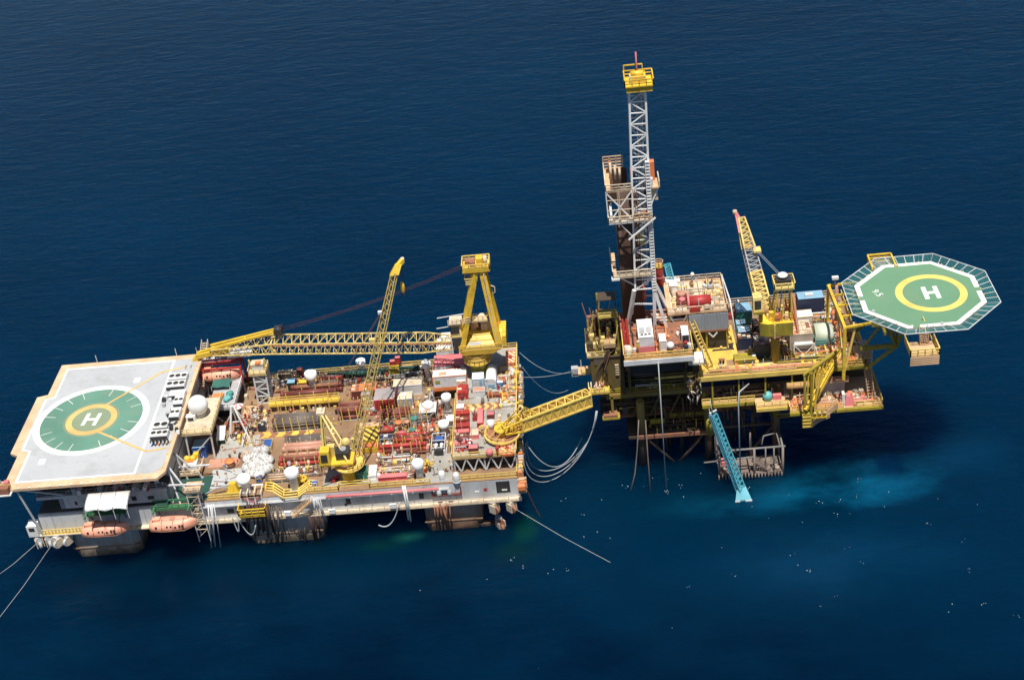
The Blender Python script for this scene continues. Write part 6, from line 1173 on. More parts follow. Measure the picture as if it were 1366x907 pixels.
m.box(u2.x, -2.4, u2.z-.3, xr2, -1.7, u2.z, 'white'); m.box(u2.x, -1.7, u2.z-.2, u2.x+.8, 6, u2.z, 'silver'); m.rail([(xr2, -2.4, u2.z), (u2.x, -2.4, u2.z), (u2.x, 6, u2.z)], 1.2, 'cream', 1.2, .08); m.rail([(u2.x, 6, u2.z), (xr, 6, u2.z)], 1.2, 'cream', 1.2, .08); m.bar((u2.x+2, -2.2, u2.z-.3), (xr, -1.4, u2.z-4), .2, .2, 'white'); m.bar((u2.x+3.4, -3, u2.z-3.4), (xr2+.6, -2.4, u2.z+.4), .26, .26, 'white'); m.rail([(u2.x+4.6, -2.5, u2.z), (xr2-.4, -2.5, u2.z)], 1.5, 'tan', 1, .09); m.build('stabbing_board', dk)
m = MB(); m.box(u3.x, -2.2, u3.z-.3, xr2-.4, -1.5, u3.z, 'cream'); m.box(u3.x-.1, -1.5, u3.z-.2, u3.x+.7, 7, u3.z, 'tan'); m.rail([(xr2-.5, -2.2, u3.z), (u3.x, -2.2, u3.z), (u3.x-.2, 7, u3.z)], 1.2, 'cream', 1.3, .08); m.bar((u3.x+1.4, -2, u3.z-.3), (T1.x-.5, -1, u3.z-3.6), .2, .2, 'white'); m.box(u3.x-.3, -2.4, u3.z-.6, u3.x+1.2, -1.4, u3.z-.2, 'white'); m.build('lower_board', dk)
m = MB(); rnd = random.Random(17); s0_ = PY(822.5, 300, 5)-DO; s1_ = PY(853, 300, 5)-DO
n = 17
for i in range(n):
    for j in range(6):
        x = s0_.x+(s1_.x-s0_.x)*(i+.5)/n; y = 1.0+j*.55; m.tube([(x, y, 0.1), (x+rnd.uniform(-.05, .05), y, (s0_.z if i < 3 else u1.z-2.5)+rnd.uniform(-1.4, 1.0))], .17, 6, 'pipe_brown')
m.build('racked_pipe', dk)
m = MB()
for k in range(70): z_ = 2+k*.62; f_ = min(1, max(0, (z_-T1.z)/(T0.z-T1.z))); x = T1.x+(T0.x-T1.x)*f_+2.05; 
for k in range(44):
    z_ = 8.6+k*.62; x = T1.x+1.9; m.box(x-.35, -2.0, z_, x+.35, -1.4, z_+.16, 'white')
for sx in (-.38, .38): m.bar((T1.x+1.9+sx, -1.9, 8.4), (T1.x+1.9+sx, -1.9, 36), .1, .1, 'white')
m.build('ladder', dk)
m = MB(); v1 = yz(873, 252); m.box(v1.x-.5, -2, v1.z, v1.x+.9, 1.6, v1.z+.3, 'tan'); m.rail([(v1.x+.9, -2, v1.z+.3), (v1.x+.9, 1.6, v1.z+.3)], 1.2, 'cream', 1, .09); m.box(v1.x-.6, .6, v1.z+.3, v1.x+.3, 1.8, v1.z+4, 'orange'); m.box(v1.x-.4, -1.4, v1.z-2.6, v1.x+.6, -.4, v1.z-.4, 'cream'); m.bar((v1.x+.7, -1.6, v1.z), (T1.x+1.8, -1.4, v1.z-4.5), .2, .2, 'white'); m.box(v1.x-.9, -1.8, v1.z+.3, v1.x-.2, -1.0, v1.z+1.9, 'silver'); m.build('side_platform', dk)
m = MB(); m.box(T1.x-.7, -.7, 18, T1.x+.7, .7, 20.4, 'yellow_pale'); m.cyl(T1.x, 0, 5.5, 9, .35, 'red', 10); m.cyl(T1.x, 0, 9, 18, .07, 'dark', 6); m.build('travelling_block', dk)
m = MB(); rnd = random.Random(71)
for k in range(26):
    z_ = rnd.uniform(12, 34); s = rnd.uniform(.2, .7); x = T1.x+rnd.uniform(-1.7, 1.7); y = rnd.uniform(-1.6, 1.4); m.box(x, y, z_, x+s, y+s, z_+rnd.uniform(.4, 1.8), rnd.choice(('silver', 'pink', 'dark', 'stone', 'tan', 'cream')))
for k in range(4): x = T1.x-1.4+k*.35; m.tube([(x, -1.5, 6), (x+.1, -1.5, 30)], .07, 5, 'rope_dark')
m.build('mast_fittings', dk)
# drill floor equipment
BT('doghouse', 'white cabin with two grey roof panels and red base on the drill floor', 'cabin', 863, 470, 30.02, 2.9, 6.2, 3.4, 'silver', 'white_clean', 'white', False, 'plain', None, False)
x, y = P(863, 470, 30.02); t = thing('roof_panel', 'pair of grey roof panels on the white drill floor cabin', 'panel', (x, y, 33.4)); m = MB()
for sx in (-.65, .65): m.box(sx-.5, 1.4, .01, sx+.5, 3.4, .09, 'steel_grey')
m.build('panel', t); m = MB()
for sx in (-.7, 0, .7): m.box(sx-.25, .7, .01, sx+.25, 1.1, .1, 'dark')
m.build('vent', t)
m = MB(); x, y = P(863, 471, 30.02); m.box(-1.5, -.08, 0, 1.5, -.005, 1.5, 'pink'); solo(m, 'barrier_board', 'pinkish red board along the foot of the white drill floor cabin', 'board', (x, y, 30.02))
BT('control_box', 'smaller white box with red base next to the drill floor cabin', 'cabin', 885, 468, 30.02, 1.4, 2.6, 2.2, 'silver', 'white', 'white', False, 'plain', None, False)
x, y = P(895, 470, 30.02); m = MB(); m.sph(0, 0, 1.6, .7, 'white_clean', 14); m.cyl(0, 0, 0, 1.0, .4, 'red', 10); solo(m, 'air_tank', 'round white ball tank near the right end of the drill floor', 'tank', (x, y, 30.02))
BT('locker', 'white tilted looking locker at the right rear corner of the drill floor', 'locker', 915, 461, 30.02, 1.5, 3.2, 2.4, 'dark', 'white_clean', 'silver', False, 'plain', None, False)
x, y = P(915, 467, 30.02); m = MB(); rnd = random.Random(19)
for k in range(14): s = rnd.uniform(.3, .8); a_ = rnd.uniform(-1.3, 1.2); c_ = rnd.uniform(-.6, 1.0); m.box(a_, c_, 0, a_+s, c_+s, s*rnd.uniform(.8, 2), rnd.choice(('dark', 'deck_rust', 'stone', 'silver', 'red')))
solo(m, 'winch', 'dark hoisting winch in front of the white locker', 'winch', (x, y, 30.02))
x, y = P(836, 460, 30.02); t = thing('bottle_rack', 'double row of red gas bottles on the left side of the drill floor', 'gas bottles', (x, y, 30.02))
for k in range(7):
    for sx in (-.32, .32): m = MB(); m.lathe(sx, k*.95, [(.26, .1), (.28, .3), (.28, 1.7), (.12, 2.0), (.1, 2.2)], 10, 'red'); m.build('bottle', t)
m = MB(); m.box(-.8, -.4, 0, .8, 6.3, .1, 'deck_rust'); m.build('base', t)
x, y = P(839, 473, 30.02); m = MB(); m.lathe(0, 0, [(.75, 0), (.8, .3), (.8, 1.3), (.5, 1.7)], 14, 'cream'); m.cyl(0, 0, 1.7, 1.9, .3, 'white', 8); solo(m, 'tank', 'cream rounded drum tank in the front left corner of the drill floor', 'tank', (x, y, 30.02))
x, y = P(852, 471, 30.02); m = MB(); m.cyl(0, 0, 0, 2.3, .3, 'olive', 10); m.sph(0, 0, 2.5, .36, 'cream', 10); solo(m, 'post', 'dark post with pale round cap beside the white drill floor cabin', 'post', (x, y, 30.02))
# red vessel and blue lattice behind the mast
x, y = P(880, 380, 32); t = thing('pressure_vessel', 'tall red vessel with yellow ringed top behind the derrick', 'vessel', (x, y, 32)); m = MB(); m.lathe(0, 0, [(.85, 0), (.85, 4.0), (.75, 4.3)], 18, 'red'); m.build('shell', t); m = MB(); m.ring(0, 0, 4.3, 4.5, .3, .95, 'yellow', 20); m.rail([(.9*math.cos(R(a_)), .9*math.sin(R(a_)), 4.5) for a_ in range(0, 360, 45)], .9, 'tan', 1, .06, True); m.build('top_platform', t); m = MB(); m.ring(0, 0, 1.9, 2.05, .85, .92, 'pink', 18); m.build('band', t)
a = P3(896, 377, 32); t = thing('lattice_boom', 'short light blue lattice boom sticking up behind the red vessel', 'boom', a); m = MB(); m.truss((0, 0, 0), PY(890, 352, a.y+2)-a, 1.2, 1.2, 1.1, 1.0, 7, .09, .05, 'truss_blue', (0, 1, 0)); m.build('lattice', t); m = MB(); m.box(-1.2, -1, 0, 1.6, 1, .8, 'white'); m.build('base', t)
# mud module roof items
x, y = P(931, 413, 32.03); t = thing('mud_tank', 'large red drum winch lying on the mud module roof', 'winch', (x, y, 32.03)); m = MB(); m.tube([(-1.4, 1.2, 1.2), (2.6, 1.2, 1.2)], 1.1, 14, 'red'); m.build('drum', t); m = MB(); m.tube([(-1.9, 1.2, 1.3), (-1.5, 1.2, 1.3)], 1.5, 16, 'pink'); m.build('flange', t); m = MB(); m.box(-2, .1, 0, 2.8, 2.3, .4, 'maroon'); m.box(-1.6, -.8, 0, .4, .1, .9, 'red'); m.build('base', t)
x, y = P(911, 411, 32.03); t = thing('machine_skid', 'dull red pump skid beside the red drum winch', 'pump', (x, y, 32.03)); m = MB(); m.box(-1, 0, 0, 1, 3.6, 1.1, 'maroon'); m.build('base', t); m = MB(); m.cyl(0, 2.7, 1.1, 1.9, .8, 'salmon', 12); m.cyl(0, .8, 1.1, 1.7, .55, 'pink', 12); m.build('pump', t)
x, y = P(950, 411, 32.03); t = thing('stone_sacks', 'tan covered heap next to the red drum winch', 'heap', (x, y, 32.03)); m = MB(); rnd = random.Random(23)
for k in range(6): m.sph(rnd.uniform(-1, 1), rnd.uniform(0, 2), .35, rnd.uniform(.5, .9), 'cream' if k % 2 else 'stone', 8, .8)
m.build('sacks', t)
x, y = P(900, 391, 32.03); BT('locker', 'white tank box at the rear beside the mud module roof', 'box', 899, 390, 32.03, 1.7, 2.2, 1.4, 'white', 'white_clean', 'cream', False, 'plain', None, False)
x, y = P(948, 386, 32.03); m = MB(); m.lathe(0, 0, [(.7, 0), (.7, 1.1), (.5, 1.3)], 12, 'steel_grey'); m.cyl(0, 0, 1.3, 1.7, .25, 'dark', 8); solo(m, 'ventilator', 'dark grey round ventilator at the rear right of the mud module roof', 'ventilator', (x, y, 32.03))
x, y = P(924, 378, 32.03); m = MB(); m.cyl(0, 0, 0, 1.8, .12, 'steel_grey', 8); m.sph(0, 0, 2.1, .38, 'white_clean', 12); solo(m, 'beacon', 'small white ball beacon on the rear rail of the mud module', 'beacon', (x, y, 32.03))
x, y = P(960, 377, 32); m = MB(); m.tube([(0, 0, 0), (.1, 0, 1.8)], .12, 6, 'cream'); m.tube([(.1, 0, 1.4), (.9, -6, -.5), (1.3, -9.6, -5)], .16, 6, 'silver'); solo(m, 'standpipe', 'pale standpipe running down the right side of the mud module', 'pipe', (x+.4, y, 32))
# ================================================================ PLATFORM CRANE
px_, py_ = 32.2, -2.4
pc = thing('pedestal_crane', 'olive yellow crane on the drilling platform with its boom raised to the left', 'crane', (px_, py_, 20.6))
m = MB(); m.lathe(0, 0, [(.85, 0), (.85, 8.8), (1.5, 9.6)], 20, 'olive'); m.build('pedestal', pc)
m = MB(); m.lathe(0, 0, [(2.0, 9.2), (2.3, 9.6), (2.3, 9.9)], 24, 'deck_rust'); m.build('slew_ring', pc)
m = MB(); m.prism([(-3.0, -1.6), (-1.6, -2.2), (3.0, -2.2), (3.2, 2.0), (-2.2, 2.0)], 10.0, 12.8, 'olive', 'yellow'); m.bar((-.4, -2.3, 9.6), (-.4, -2.3, 12.6), .25, .2, 'yellow_pale')
rnd = random.Random(29)
for k in range(22): s = rnd.uniform(.3, .9); a_ = rnd.uniform(-1.8, 2.4); c_ = rnd.uniform(-1.6, 1.4); m.box(a_, c_, 12.8, a_+s, c_+s, 12.8+s*rnd.uniform(.8, 2.2), rnd.choice(('yellow', 'yellow_pale', 'orange', 'deck_rust', 'tan')))
m.build('machinery_house', pc)
cab = MB(); cab.hull8([(-4.2, -2.0, 15.6), (-2.6, -2.0, 15.6), (-2.6, .2, 15.6), (-4.2, .2, 15.6)], [(-4.2, -1.6, 18.4), (-2.6, -1.6, 18.4), (-2.6, .2, 18.4), (-4.2, .2, 18.4)], 'yellow_pale'); cab.box(-4.2, -2.2, 15.1, -2.4, .4, 15.6, 'olive'); cab.box(-3.0, -1.2, 10.6, -2.4, .2, 15.1, 'olive'); co = cab.build('operator_cab', pc)
m = MB(); m.hull8([(-4.0, -2.06, 16.4), (-2.8, -2.06, 16.4), (-2.8, -1.9, 16.4), (-4.0, -1.9, 16.4)], [(-4.0, -1.82, 15.6), (-2.8, -1.82, 17.8), (-2.8, -1.7, 17.8), (-4.0, -1.7, 17.8)], 'dark'); m.build('window', co)
m = MB(); gx, gz = 1.6, 19.6
for y in (-1.6, 1.4):
    m.bar((-.6, y, 12.8), (gx-1.2, y*.8, gz), .3, .34, 'yellow'); m.bar((2.8, y, 12.8), (gx+1.2, y*.8, gz), .3, .34, 'yellow'); m.bar((1, y, 12.8), (gx, y*.8, gz), .2, .2, 'yellow')
m.build('a_frame', pc)
m = MB(); m.box(gx-1.9, -1.7, gz, gx+1.8, 1.6, gz+.25, 'yellow_pale'); m.rail([(gx-1.9, -1.7, gz+.25), (gx+1.8, -1.7, gz+.25), (gx+1.8, 1.6, gz+.25), (gx-1.9, 1.6, gz+.25)], 1.1, 'yellow_pale', 1.1, .08, True); m.box(gx-1.4, -.9, gz+.25, gx+1.3, 1.2, gz+1.6, 'dark'); m.lathe(gx-.2, .2, [(1.0, gz+2.0), (.8, gz+2.3), (.3, gz+2.5)], 14, 'white_clean'); m.bar((gx-.2, .2, gz+1.5), (gx-.2, .2, gz+2.2), .3, .3, 'dark'); m.build('gantry_platform', pc)
m = MB(); m.stair((3.4, -1.8, 10), (2.4, 1.5, 15.4), .9, 'orange', 12); m.bar((4.0, -1.8, 10), (3.4, 1, 17), .4, .5, 'salmon'); m.build('stairway', pc)
PO = Vector((px_, py_, 20.6)); q0 = PY(1023, 424, py_+1.5)-PO; q1 = PY(988, 291, py_+13)-PO
m = MB(); l = lambda t_: q0.lerp(q1, t_)
m.truss(q0, l(.46), 2.3, 1.6, 2.3, 1.5, 10, .14, .08, 'yellow_pale'); m.truss(l(.46), l(.70), 2.3, 1.5, 2.1, 1.4, 5, .10, .06, 'steel_grey'); m.truss(l(.70), q1, 2.1, 1.4, 1.2, .9, 6, .14, .08, 'yellow_pale'); m.build('boom', pc)
m = MB(); e = q1; m.bar(e+Vector((-.4, 0, 0)), e+Vector((-1.1, .8, 1.2)), .6, .6, 'pink'); m.bar(l(.86)+Vector((-1.0, -.6, .2)), e+Vector((-.9, .4, .8)), .3, .3, 'pink'); m.cyl(e.x-1, e.y+.6, e.z+.6, e.z+1.4, .4, 'cream', 8); m.box(l(.72).x-.9, l(.72).y-.8, l(.72).z-.5, l(.72).x+.7, l(.72).y+.3, l(.72).z+.4, 'tan'); m.build('boom_tip', pc)
m = MB()
for dy in (-.6, .6): m.tube([Vector((gx, dy, gz+1.4)), l(.62)+Vector((.9, dy, 1.4)), l(.84)+Vector((.6, dy, .6))], .05, 4, 'rope_pale')
m.box(l(.62).x+.5, l(.62).y-.9, l(.62).z+1.0, l(.62).x+1.9, l(.62).y+.9, l(.62).z+1.4, 'yellow_pale'); m.build('luffing_rope', pc)
# ================================================================ STOWED ARM
AX = Vector((36.4, -10.6, 0)); z0 = PY(1076, 498, -10.6).z; z1 = PY(1075, 566, -10.6).z; hx = PY(1117, 468, -3.4)
xa = PY(1076, 500, -10.6).x
t = thing('stowed_boom', 'bulky yellow lattice arm folded down over the platform front above the tan stair', 'boom', (xa, -10.6, z1)); SO = Vector((xa, -10.6, z1))
pt = Vector((xa, -10.6, z0))-SO; hg = hx-SO; lo_ = PY(1078, 545, -10.6)-SO
m = MB()
for dy in (-.8, .8):
    o = Vector((dy*.7, dy*.5, 0)); m.bar(pt+o, hg+o, .45, .45, 'olive'); m.bar(lo_+o, hg+Vector((.4, .3, -.8))+o, .6, .6, 'yellow'); m.bar(lo_+o+Vector((.5, .3, 1.2)), hg+Vector((.4, .3, .2))+o, .3, .3, 'yellow')
    for k in range(7):
        a_ = pt.lerp(hg, k/7); c_ = lo_.lerp(hg+Vector((.4, .3, -.8)), (k+.5)/7.5); e_ = pt.lerp(hg, (k+1)/7); m.bar(a_+o, c_+o, .18, .18, 'rail_yellow'); m.bar(c_+o, e_+o, .18, .18, 'yellow')
for k in range(8): a_ = pt.lerp(hg, k/7); m.bar(a_-Vector((.56, .4, 0)), a_+Vector((.56, .4, 0)), .16, .16, 'olive'); c_ = lo_.lerp(hg, k/7); m.bar(c_-Vector((.56, .4, 0)), c_+Vector((.56, .4, 0)), .2, .2, 'yellow')
m.build('arm', t)
m = MB(); 
for dx in (-.3, .9): m.bar((dx, 0, 0), (dx, 0, z0-z1), .4, .5, 'olive')
m.bar((1.6, .3, 3), (2.4, .3, z0-z1-.6), .22, .22, 'yellow_pale'); m.bar((3.2, .6, z0-z1+.2), (1.4, .2, 4), .28, .28, 'yellow'); m.build('mast', t)
m = MB()
for k in range(4): m.box(-.7, -.5, -.4+.75*k, .8, .6, -.1+.75*k, 'deck_yellow'); m.box(-.6, -.4, -.1+.75*k, .7, .5, .35+.75*k, 'olive')
m.build('foot', t); m = MB()
for k in range(3): m.tube([(1.2+.9*k, -.2, 2.2), (1.5+.9*k, -.5, 3.0), (1.9+.9*k, -.2, 2.4), (1.5+.9*k, 0, 1.8)], .18, 6, 'yellow_pale')
m.box(.9, -.3, 1.4, 3.8, .8, 1.8, 'yellow'); m.build('winch', t); m = MB(); m.rail([(4.4, .2, 1.0), (2.0, .2, 0)], 1.0, 'tan', 1, .05); m.build('hand_rail', t)
# ================================================================ PLATFORM EQUIPMENT
Z = 23.02
BT('container', 'teal blue container behind the platform crane cab', 'container', 993, 433, Z, 3.2, 3.6, 2.9, 'teal', 'sky_blue', 'teal')
BT('rack', 'sky blue machine box stacked at the beside the dark engine, farther one', 'box', 989, 444, Z, 2.0, 1.9, 2.0, 'teal', 'sky_blue', 'teal', False, 'unit', None, False)
BT('rack', 'blue and white machine box with dark front beside the crane pedestal', 'box', 993, 455, Z, 2.4, 2.2, 2.2, 'navy', 'sky_blue', 'steel_grey', False, 'unit', None, False)
BT('rack', 'dark navy bin nearest the yellow deck in the column beside the crane pedestal', 'bin', 994, 467, Z, 2.8, 1.8, 2.6, 'navy', 'dark', 'navy', False, 'crates', None, False)
BT('engine_skid', 'dark grey engine skid with ducting beside the crane pedestal', 'engine', 1018, 480, Z, 3.0, 4.6, 3.4, 'deck_dark', 'tarp_grey', 'dark', False, 'crates', None, False)
BT('engine_skid', 'dark boxed engine behind the ducted skid under the crane house', 'engine', 1016, 455, Z, 3.0, 3.0, 3.4, 'dark', 'drill_pipe', 'shade_steel', False, 'crates', None, False)
BT('process_module', 'cream pipework module with silver hopper next to the crane pedestal', 'module', 1069, 470, Z, 4.4, 4.8, 4.2, 'stone', 'cream', 'cream', False, 'crates', None, False)
x, y = P(1072, 472, Z); t = thing('hopper', 'silver funnel hopper in a white braced frame below the cream pipework', 'hopper', (x, y, Z)); m = MB(); b = 0; m.hull8([(-.5, .3, .4), (.5, .3, .4), (.5, 1, .4), (-.5, 1, .4)], [(-1.7, -.5, 2.4), (1.7, -.5, 2.4), (1.7, .9, 2.4), (-1.7, .9, 2.4)], 'silver'); m.build('bin', t); m = MB()
for sx in (-1.9, 1.9): m.bar((sx, -.8, 0), (sx, -.8, 2.8), .16, .16, 'white'); m.bar((sx, -.8, 2.6), (-sx*.1, -.8, .1), .14, .14, 'white')
m.bar((-1.9, -.8, 2.8), (1.9, -.8, 2.8), .16, .16, 'white'); m.build('frame', t)
x, y = P(1100, 464, Z); t = thing('green_tank', 'pale green horizontal tank house near the helideck frame', 'tank', (x, y, Z)); m = MB(); prof = []
n = 10; b = len(m.v); L_ = 4.2
for xx in (-1.7, 1.7):
    m.v += [(xx, 0, .4)]
    for k in range(n+1): a_ = R(200-k*22); m.v.append((xx, 2.1-2.1*math.cos(R(180-k*18))*-1 if False else 2.1+2.1*math.cos(R(180-k*18)), 2.3+1.6*math.sin(R(180-k*18))))
    m.v += [(xx, 4.2, .4)]
N = n+3
for k in range(N): k2 = (k+1) % N; m.face([b+k, b+k2, b+N+k2, b+N+k], 'pale_green' if 'pale_green' in M else 'silver', k < N-1)
m.face([b+k for k in range(N)][::-1], 'silver'); m.face([b+N+k for k in range(N)], 'silver'); m.build('shell', t); m = MB()
for xx in (-1.75, 1.2, 1.75): m.bar((xx, -.15, 0), (xx, -.15, 2.6), .16, .16, 'cream')
m.rail([(-1.8, -.2, .9), (1.8, -.2, .9)], 1.1, 'teal_light', .8, .06); m.box(-2.4, .2, 0, -1.9, 1.2, 2.6, 'dark'); m.cyl(-2.2, .2, 2.0, 2.9, .35, 'teal', 8); m.build('frame', t)
BT('container', 'long navy container with light blue roof at the back of the platform', 'container', 1082, 419, Z, 5.2, 3.0, 3.6, 'navy', 'sky_blue', 'navy', False, 'unit', None, False)
BT('container', 'low white container in front of the light blue roofed one', 'container', 1074, 433, Z, 3.2, 2.6, 1.8, 'silver', 'white', 'yellow_pale', False, 'plain', None, False)
BT('container', 'small violet blue box beside the red pipe near the helideck frame', 'box', 1102, 431, Z, 2.0, 1.4, 1.2, 'navy', 'silver', 'blue', False, 'crates', None, False)
m = MB(); a = P3(1112, 425, Z); c = P3(1119, 448, Z)
for k in range(5): q = a.lerp(c, k/4); m.tube([(q.x-a.x, q.y-a.y, 1.6-.1*k), (q.x-a.x, q.y-a.y-1.2, 1.5-.1*k)], .62, 10, 'salmon' if k % 2 else 'orange')
solo(m, 'drum_row', 'row of salmon red drums beside the yellow helideck frame', 'drums', a)
x, y = P(979, 421, Z); m = MB(); m.cyl(0, 0, 0, 2.2, .5, 'orange', 10); m.cyl(-1.4, .6, 0, 2.6, .4, 'tan', 10); m.sph(-1.4, .6, 2.9, .4, 'salmon', 8); m.box(-1.2, -1.4, 0, .8, -.6, 1.1, 'red'); m.sph(.9, 1, 2.6, .35, 'white', 8); m.cyl(.9, 1, 0, 2.4, .16, 'dark', 8); solo(m, 'valve_group', 'orange and tan valve posts at the corner of the mud module', 'valves', (x, y, Z))
BT('bin', 'olive covered bin on the yellow deck in front of the navy bin', 'bin', 995, 488, Z, 4.2, 2.2, 1.5, 'olive', 'olive', 'rail_yellow', False, 'plain', None, False)
for k, lab in enumerate(('left of two small dark valve stands on the yellow deck', 'right of two small dark valve stands on the yellow deck')):
    x, y = P(961+k*4, 487, Z); m = MB(); m.cyl(0, 0, 0, 1.2, .18, 'dark', 8); m.cyl(0, 0, 1.2, 1.4, .35, 'deck_rust', 10); m.box(-.25, -.2, 0, .25, .4, .3, 'white'); m.bar((-.35, 0, .8), (.35, 0, .8), .12, .12, 'cream'); solo(m, 'valve_stand', lab, 'valve', (x, y, Z))
x, y = P(1015+2, 534, 16); p = P3(1024, 533, 16.02); m = MB(); m.sph(0, 0, .9, .95, 'teal_light', 12); m.cyl(0, 0, 0, .5, .7, 'teal', 12); m.box(1.0, -.3, 0, 2.6, .8, 1.0, 'pink'); solo(m, 'covered_winch', 'bright teal covered winch on the lower deck front', 'winch', p)
p = P3(1134, 538, 16.02); m = MB(); m.hull8([(-1, -.8, 0), (1.2, -.8, 0), (1.2, .8, 0), (-1, .8, 0)], [(-.9, -.2, 1.9), (.0, -.2, 1.9), (.0, .8, 1.9), (-.9, .8, 1.9)], 'pink'); m.box(-1.6, -.6, 0, -1.1, .6, 2.6, 'white'); solo(m, 'sheeted_gear', 'pink sheeted gear beside a white post on the lower deck right part', 'gear', p)
p = P3(1146, 527, 16.02); t = thing('rubble_heap', 'grey heap of loose fittings beside the right stair', 'heap', p); m = MB(); rnd = random.Random(33)
for k in range(20): s = rnd.uniform(.2, .7); m.sph(rnd.uniform(-1, 1), rnd.uniform(-1, 1.6), s*.6, s, 'stone' if k % 3 else 'silver', 7, .7)
m.build('fittings', t)
# ================================================================ PLATFORM HELIDECK
HC = (58.5, -2.5)
ph = thing('helideck', 'green octagonal helideck with white border held out over the sea', 'helideck', (HC[0], HC[1], 35.4))
def octp(r, off=0): k = r/math.cos(math.pi/8); return [(k*math.cos(R(22.5+45*i)), k*math.sin(R(22.5+45*i))) for i in range(8)]
m = MB(); m.prism(octp(11.05), -.1, .6, 'steel_grey', 'pad_green'); m.build('deck_plate', ph)
m = MB(); out, inn = octp(11.0), octp(10.1)
def q4(m, pts, z, mat):
    b = len(m.v); m.v += [(x, y, z) for x, y in pts]+[(x, y, z+.012) for x, y in pts]
    for q in ((3,2,1,0),(4,5,6,7),(0,1,5,4),(1,2,6,5),(2,3,7,6),(3,0,4,7)): m.face([b+i for i in q], mat)
for i in range(8):
    j = (i+1) % 8
    spans = [(0, 1)] if i not in (3, 7) else [(0, .42), (.58, 1)]
    if i == 5: spans = [(0, .10), (.24, 1)]
    for s0_, s1_ in spans:
        f = lambda P_, Q_, s: (P_[0]+(Q_[0]-P_[0])*s, P_[1]+(Q_[1]-P_[1])*s)
        q4(m, [f(inn[i], inn[j], s0_), f(out[i], out[j], s0_), f(out[i], out[j], s1_), f(inn[i], inn[j], s1_)], .602, 'mark_white')
m.build('border', ph)
m = MB(); m.ring(2.1, 0, .603, .617, 5.1, 6.4, 'mark_gold', 64); m.build('aiming_circle', ph)
letterH(0, 0, 0, 2.9, 4.1, .8, 'mark_white').build('letter_h', ph, (2.1, .1, .604))
text('9.5', 1.9, 'mark_white', ph, (-7.4, 1.4, .615), (0, 0, R(-68)), 'weight_figure')
m = MB(); o13 = octp(13.2); o11 = octp(11.1)
for i in range(8):
    j = (i+1) % 8; A_ = Vector((*o13[i], .9)); B_ = Vector((*o13[j], .9)); a_ = Vector((*o11[i], .4)); b_ = Vector((*o11[j], .4)); m.bar(A_, B_, .13, .13, 'silver')
    for k in range(7): m.bar(a_.lerp(b_, k/6), A_.lerp(B_, k/6), .1, .1, 'silver')
m.build('net_frame', ph)
m = MB()
for i in range(8):
    j = (i+1) % 8; A_ = Vector((*o13[i], .9)); B_ = Vector((*o13[j], .9)); a_ = Vector((*o11[i], .4)); b_ = Vector((*o11[j], .4))
    for k in range(1, 6): m.bar(a_.lerp(A_, k/6), b_.lerp(B_, k/6), .05, .05, 'net_teal')
    for k in range(36): m.bar(a_.lerp(b_, k/36), A_.lerp(B_, k/36), .05, .05, 'net_teal')
m.build('safety_net', ph)
m = MB()
for i in range(8):
    j = (i+1) % 8
    for s in (.25, .5, .75): x = out[i][0]+(out[j][0]-out[i][0])*s; y = out[i][1]+(out[j][1]-out[i][1])*s; m.cyl(x*1.0, y*1.0, .6, .75, .14, 'yellow_pale', 8)
for x, y in ((-9.3, -4.7), (1.6, -10.4), (-2, 10.3)): m.cyl(x, y, .6, .9, .3, 'steel_grey', 10)
m.build('edge_light', ph)
m = MB()
for y in (-7, 0, 7): m.bar((-10, y, -.6), (9, y, -.6), .4, .9, 'olive')
for x in (-8, -2, 4): m.bar((x, -9, -1.5), (x, 9, -1.5), .4, .7, 'olive')
m.build('deck_beam', ph)
m = MB(); hb = Vector((HC[0], HC[1], 35.4))
def hp(x, y, z): return Vector((x, y, z))-hb
for y in (-5.2, 7): m.bar(hp(47.5, y, 26.8), hp(54.2, y, 26.8), .55, .8, 'olive'); m.bar(hp(48.5, y, 22), hp(54.2, y, 26.6), .45, .45, 'olive'); m.bar(hp(54.2, y, 26.8), hp(56.5, y+1, 34), .5, .5, 'olive'); m.bar(hp(48, y, 26.8), hp(53, y+.5, 34), .35, .35, 'olive'); m.bar(hp(54, y, 27), hp(50.2, y, 34), .35, .35, 'olive')
m.bar(hp(54.2, -5.2, 26.8), hp(54.2, 7, 26.8), .5, .6, 'olive'); m.bar(hp(54.2, -5.2, 27), hp(56, 6, 34), .35, .35, 'olive'); m.bar(hp(54.5, 1, 27), hp(62, 0, 34), .5, .5, 'olive')
for i in range(4): y = -5.5+4.2*i; m.bar(hp(54.2, y, 26.8), hp(55.6, y, 34), .4, .4, 'olive')
m.build('support_truss', ph)
m = MB()
u0 = P3(1105, 381, 34.5)-hb; u1 = P3(1127, 437, 34.5)-hb
w0 = P3(1143, 377, 35)-hb; w1 = P3(1168, 430, 35)-hb
m.bar(u0, u1, .5, .5, 'yellow'); m.bar(u0, w0, .4, .4, 'yellow'); m.bar(u1, w1, .4, .4, 'yellow')
for k in (.25, .5, .75): m.bar(u0.lerp(u1, k), w0.lerp(w1, k), .3, .3, 'yellow')
m.bar(u0.lerp(u1, .5), w0.lerp(w1, .25), .2, .2, 'yellow'); m.bar(w0, w1, .3, .3, 'yellow_pale'); m.bar(u0+Vector((0, 0, -.9)), u1+Vector((0, 0, -.9)), .3, .3, 'rail_yellow'); m.build('bridge_frame', ph)
m = MB()
for k in (0, 1): q = u0.lerp(u1, k); m.bar(q, Vector((q.x, q.y, 23-35.4)), .55, .55, 'yellow')
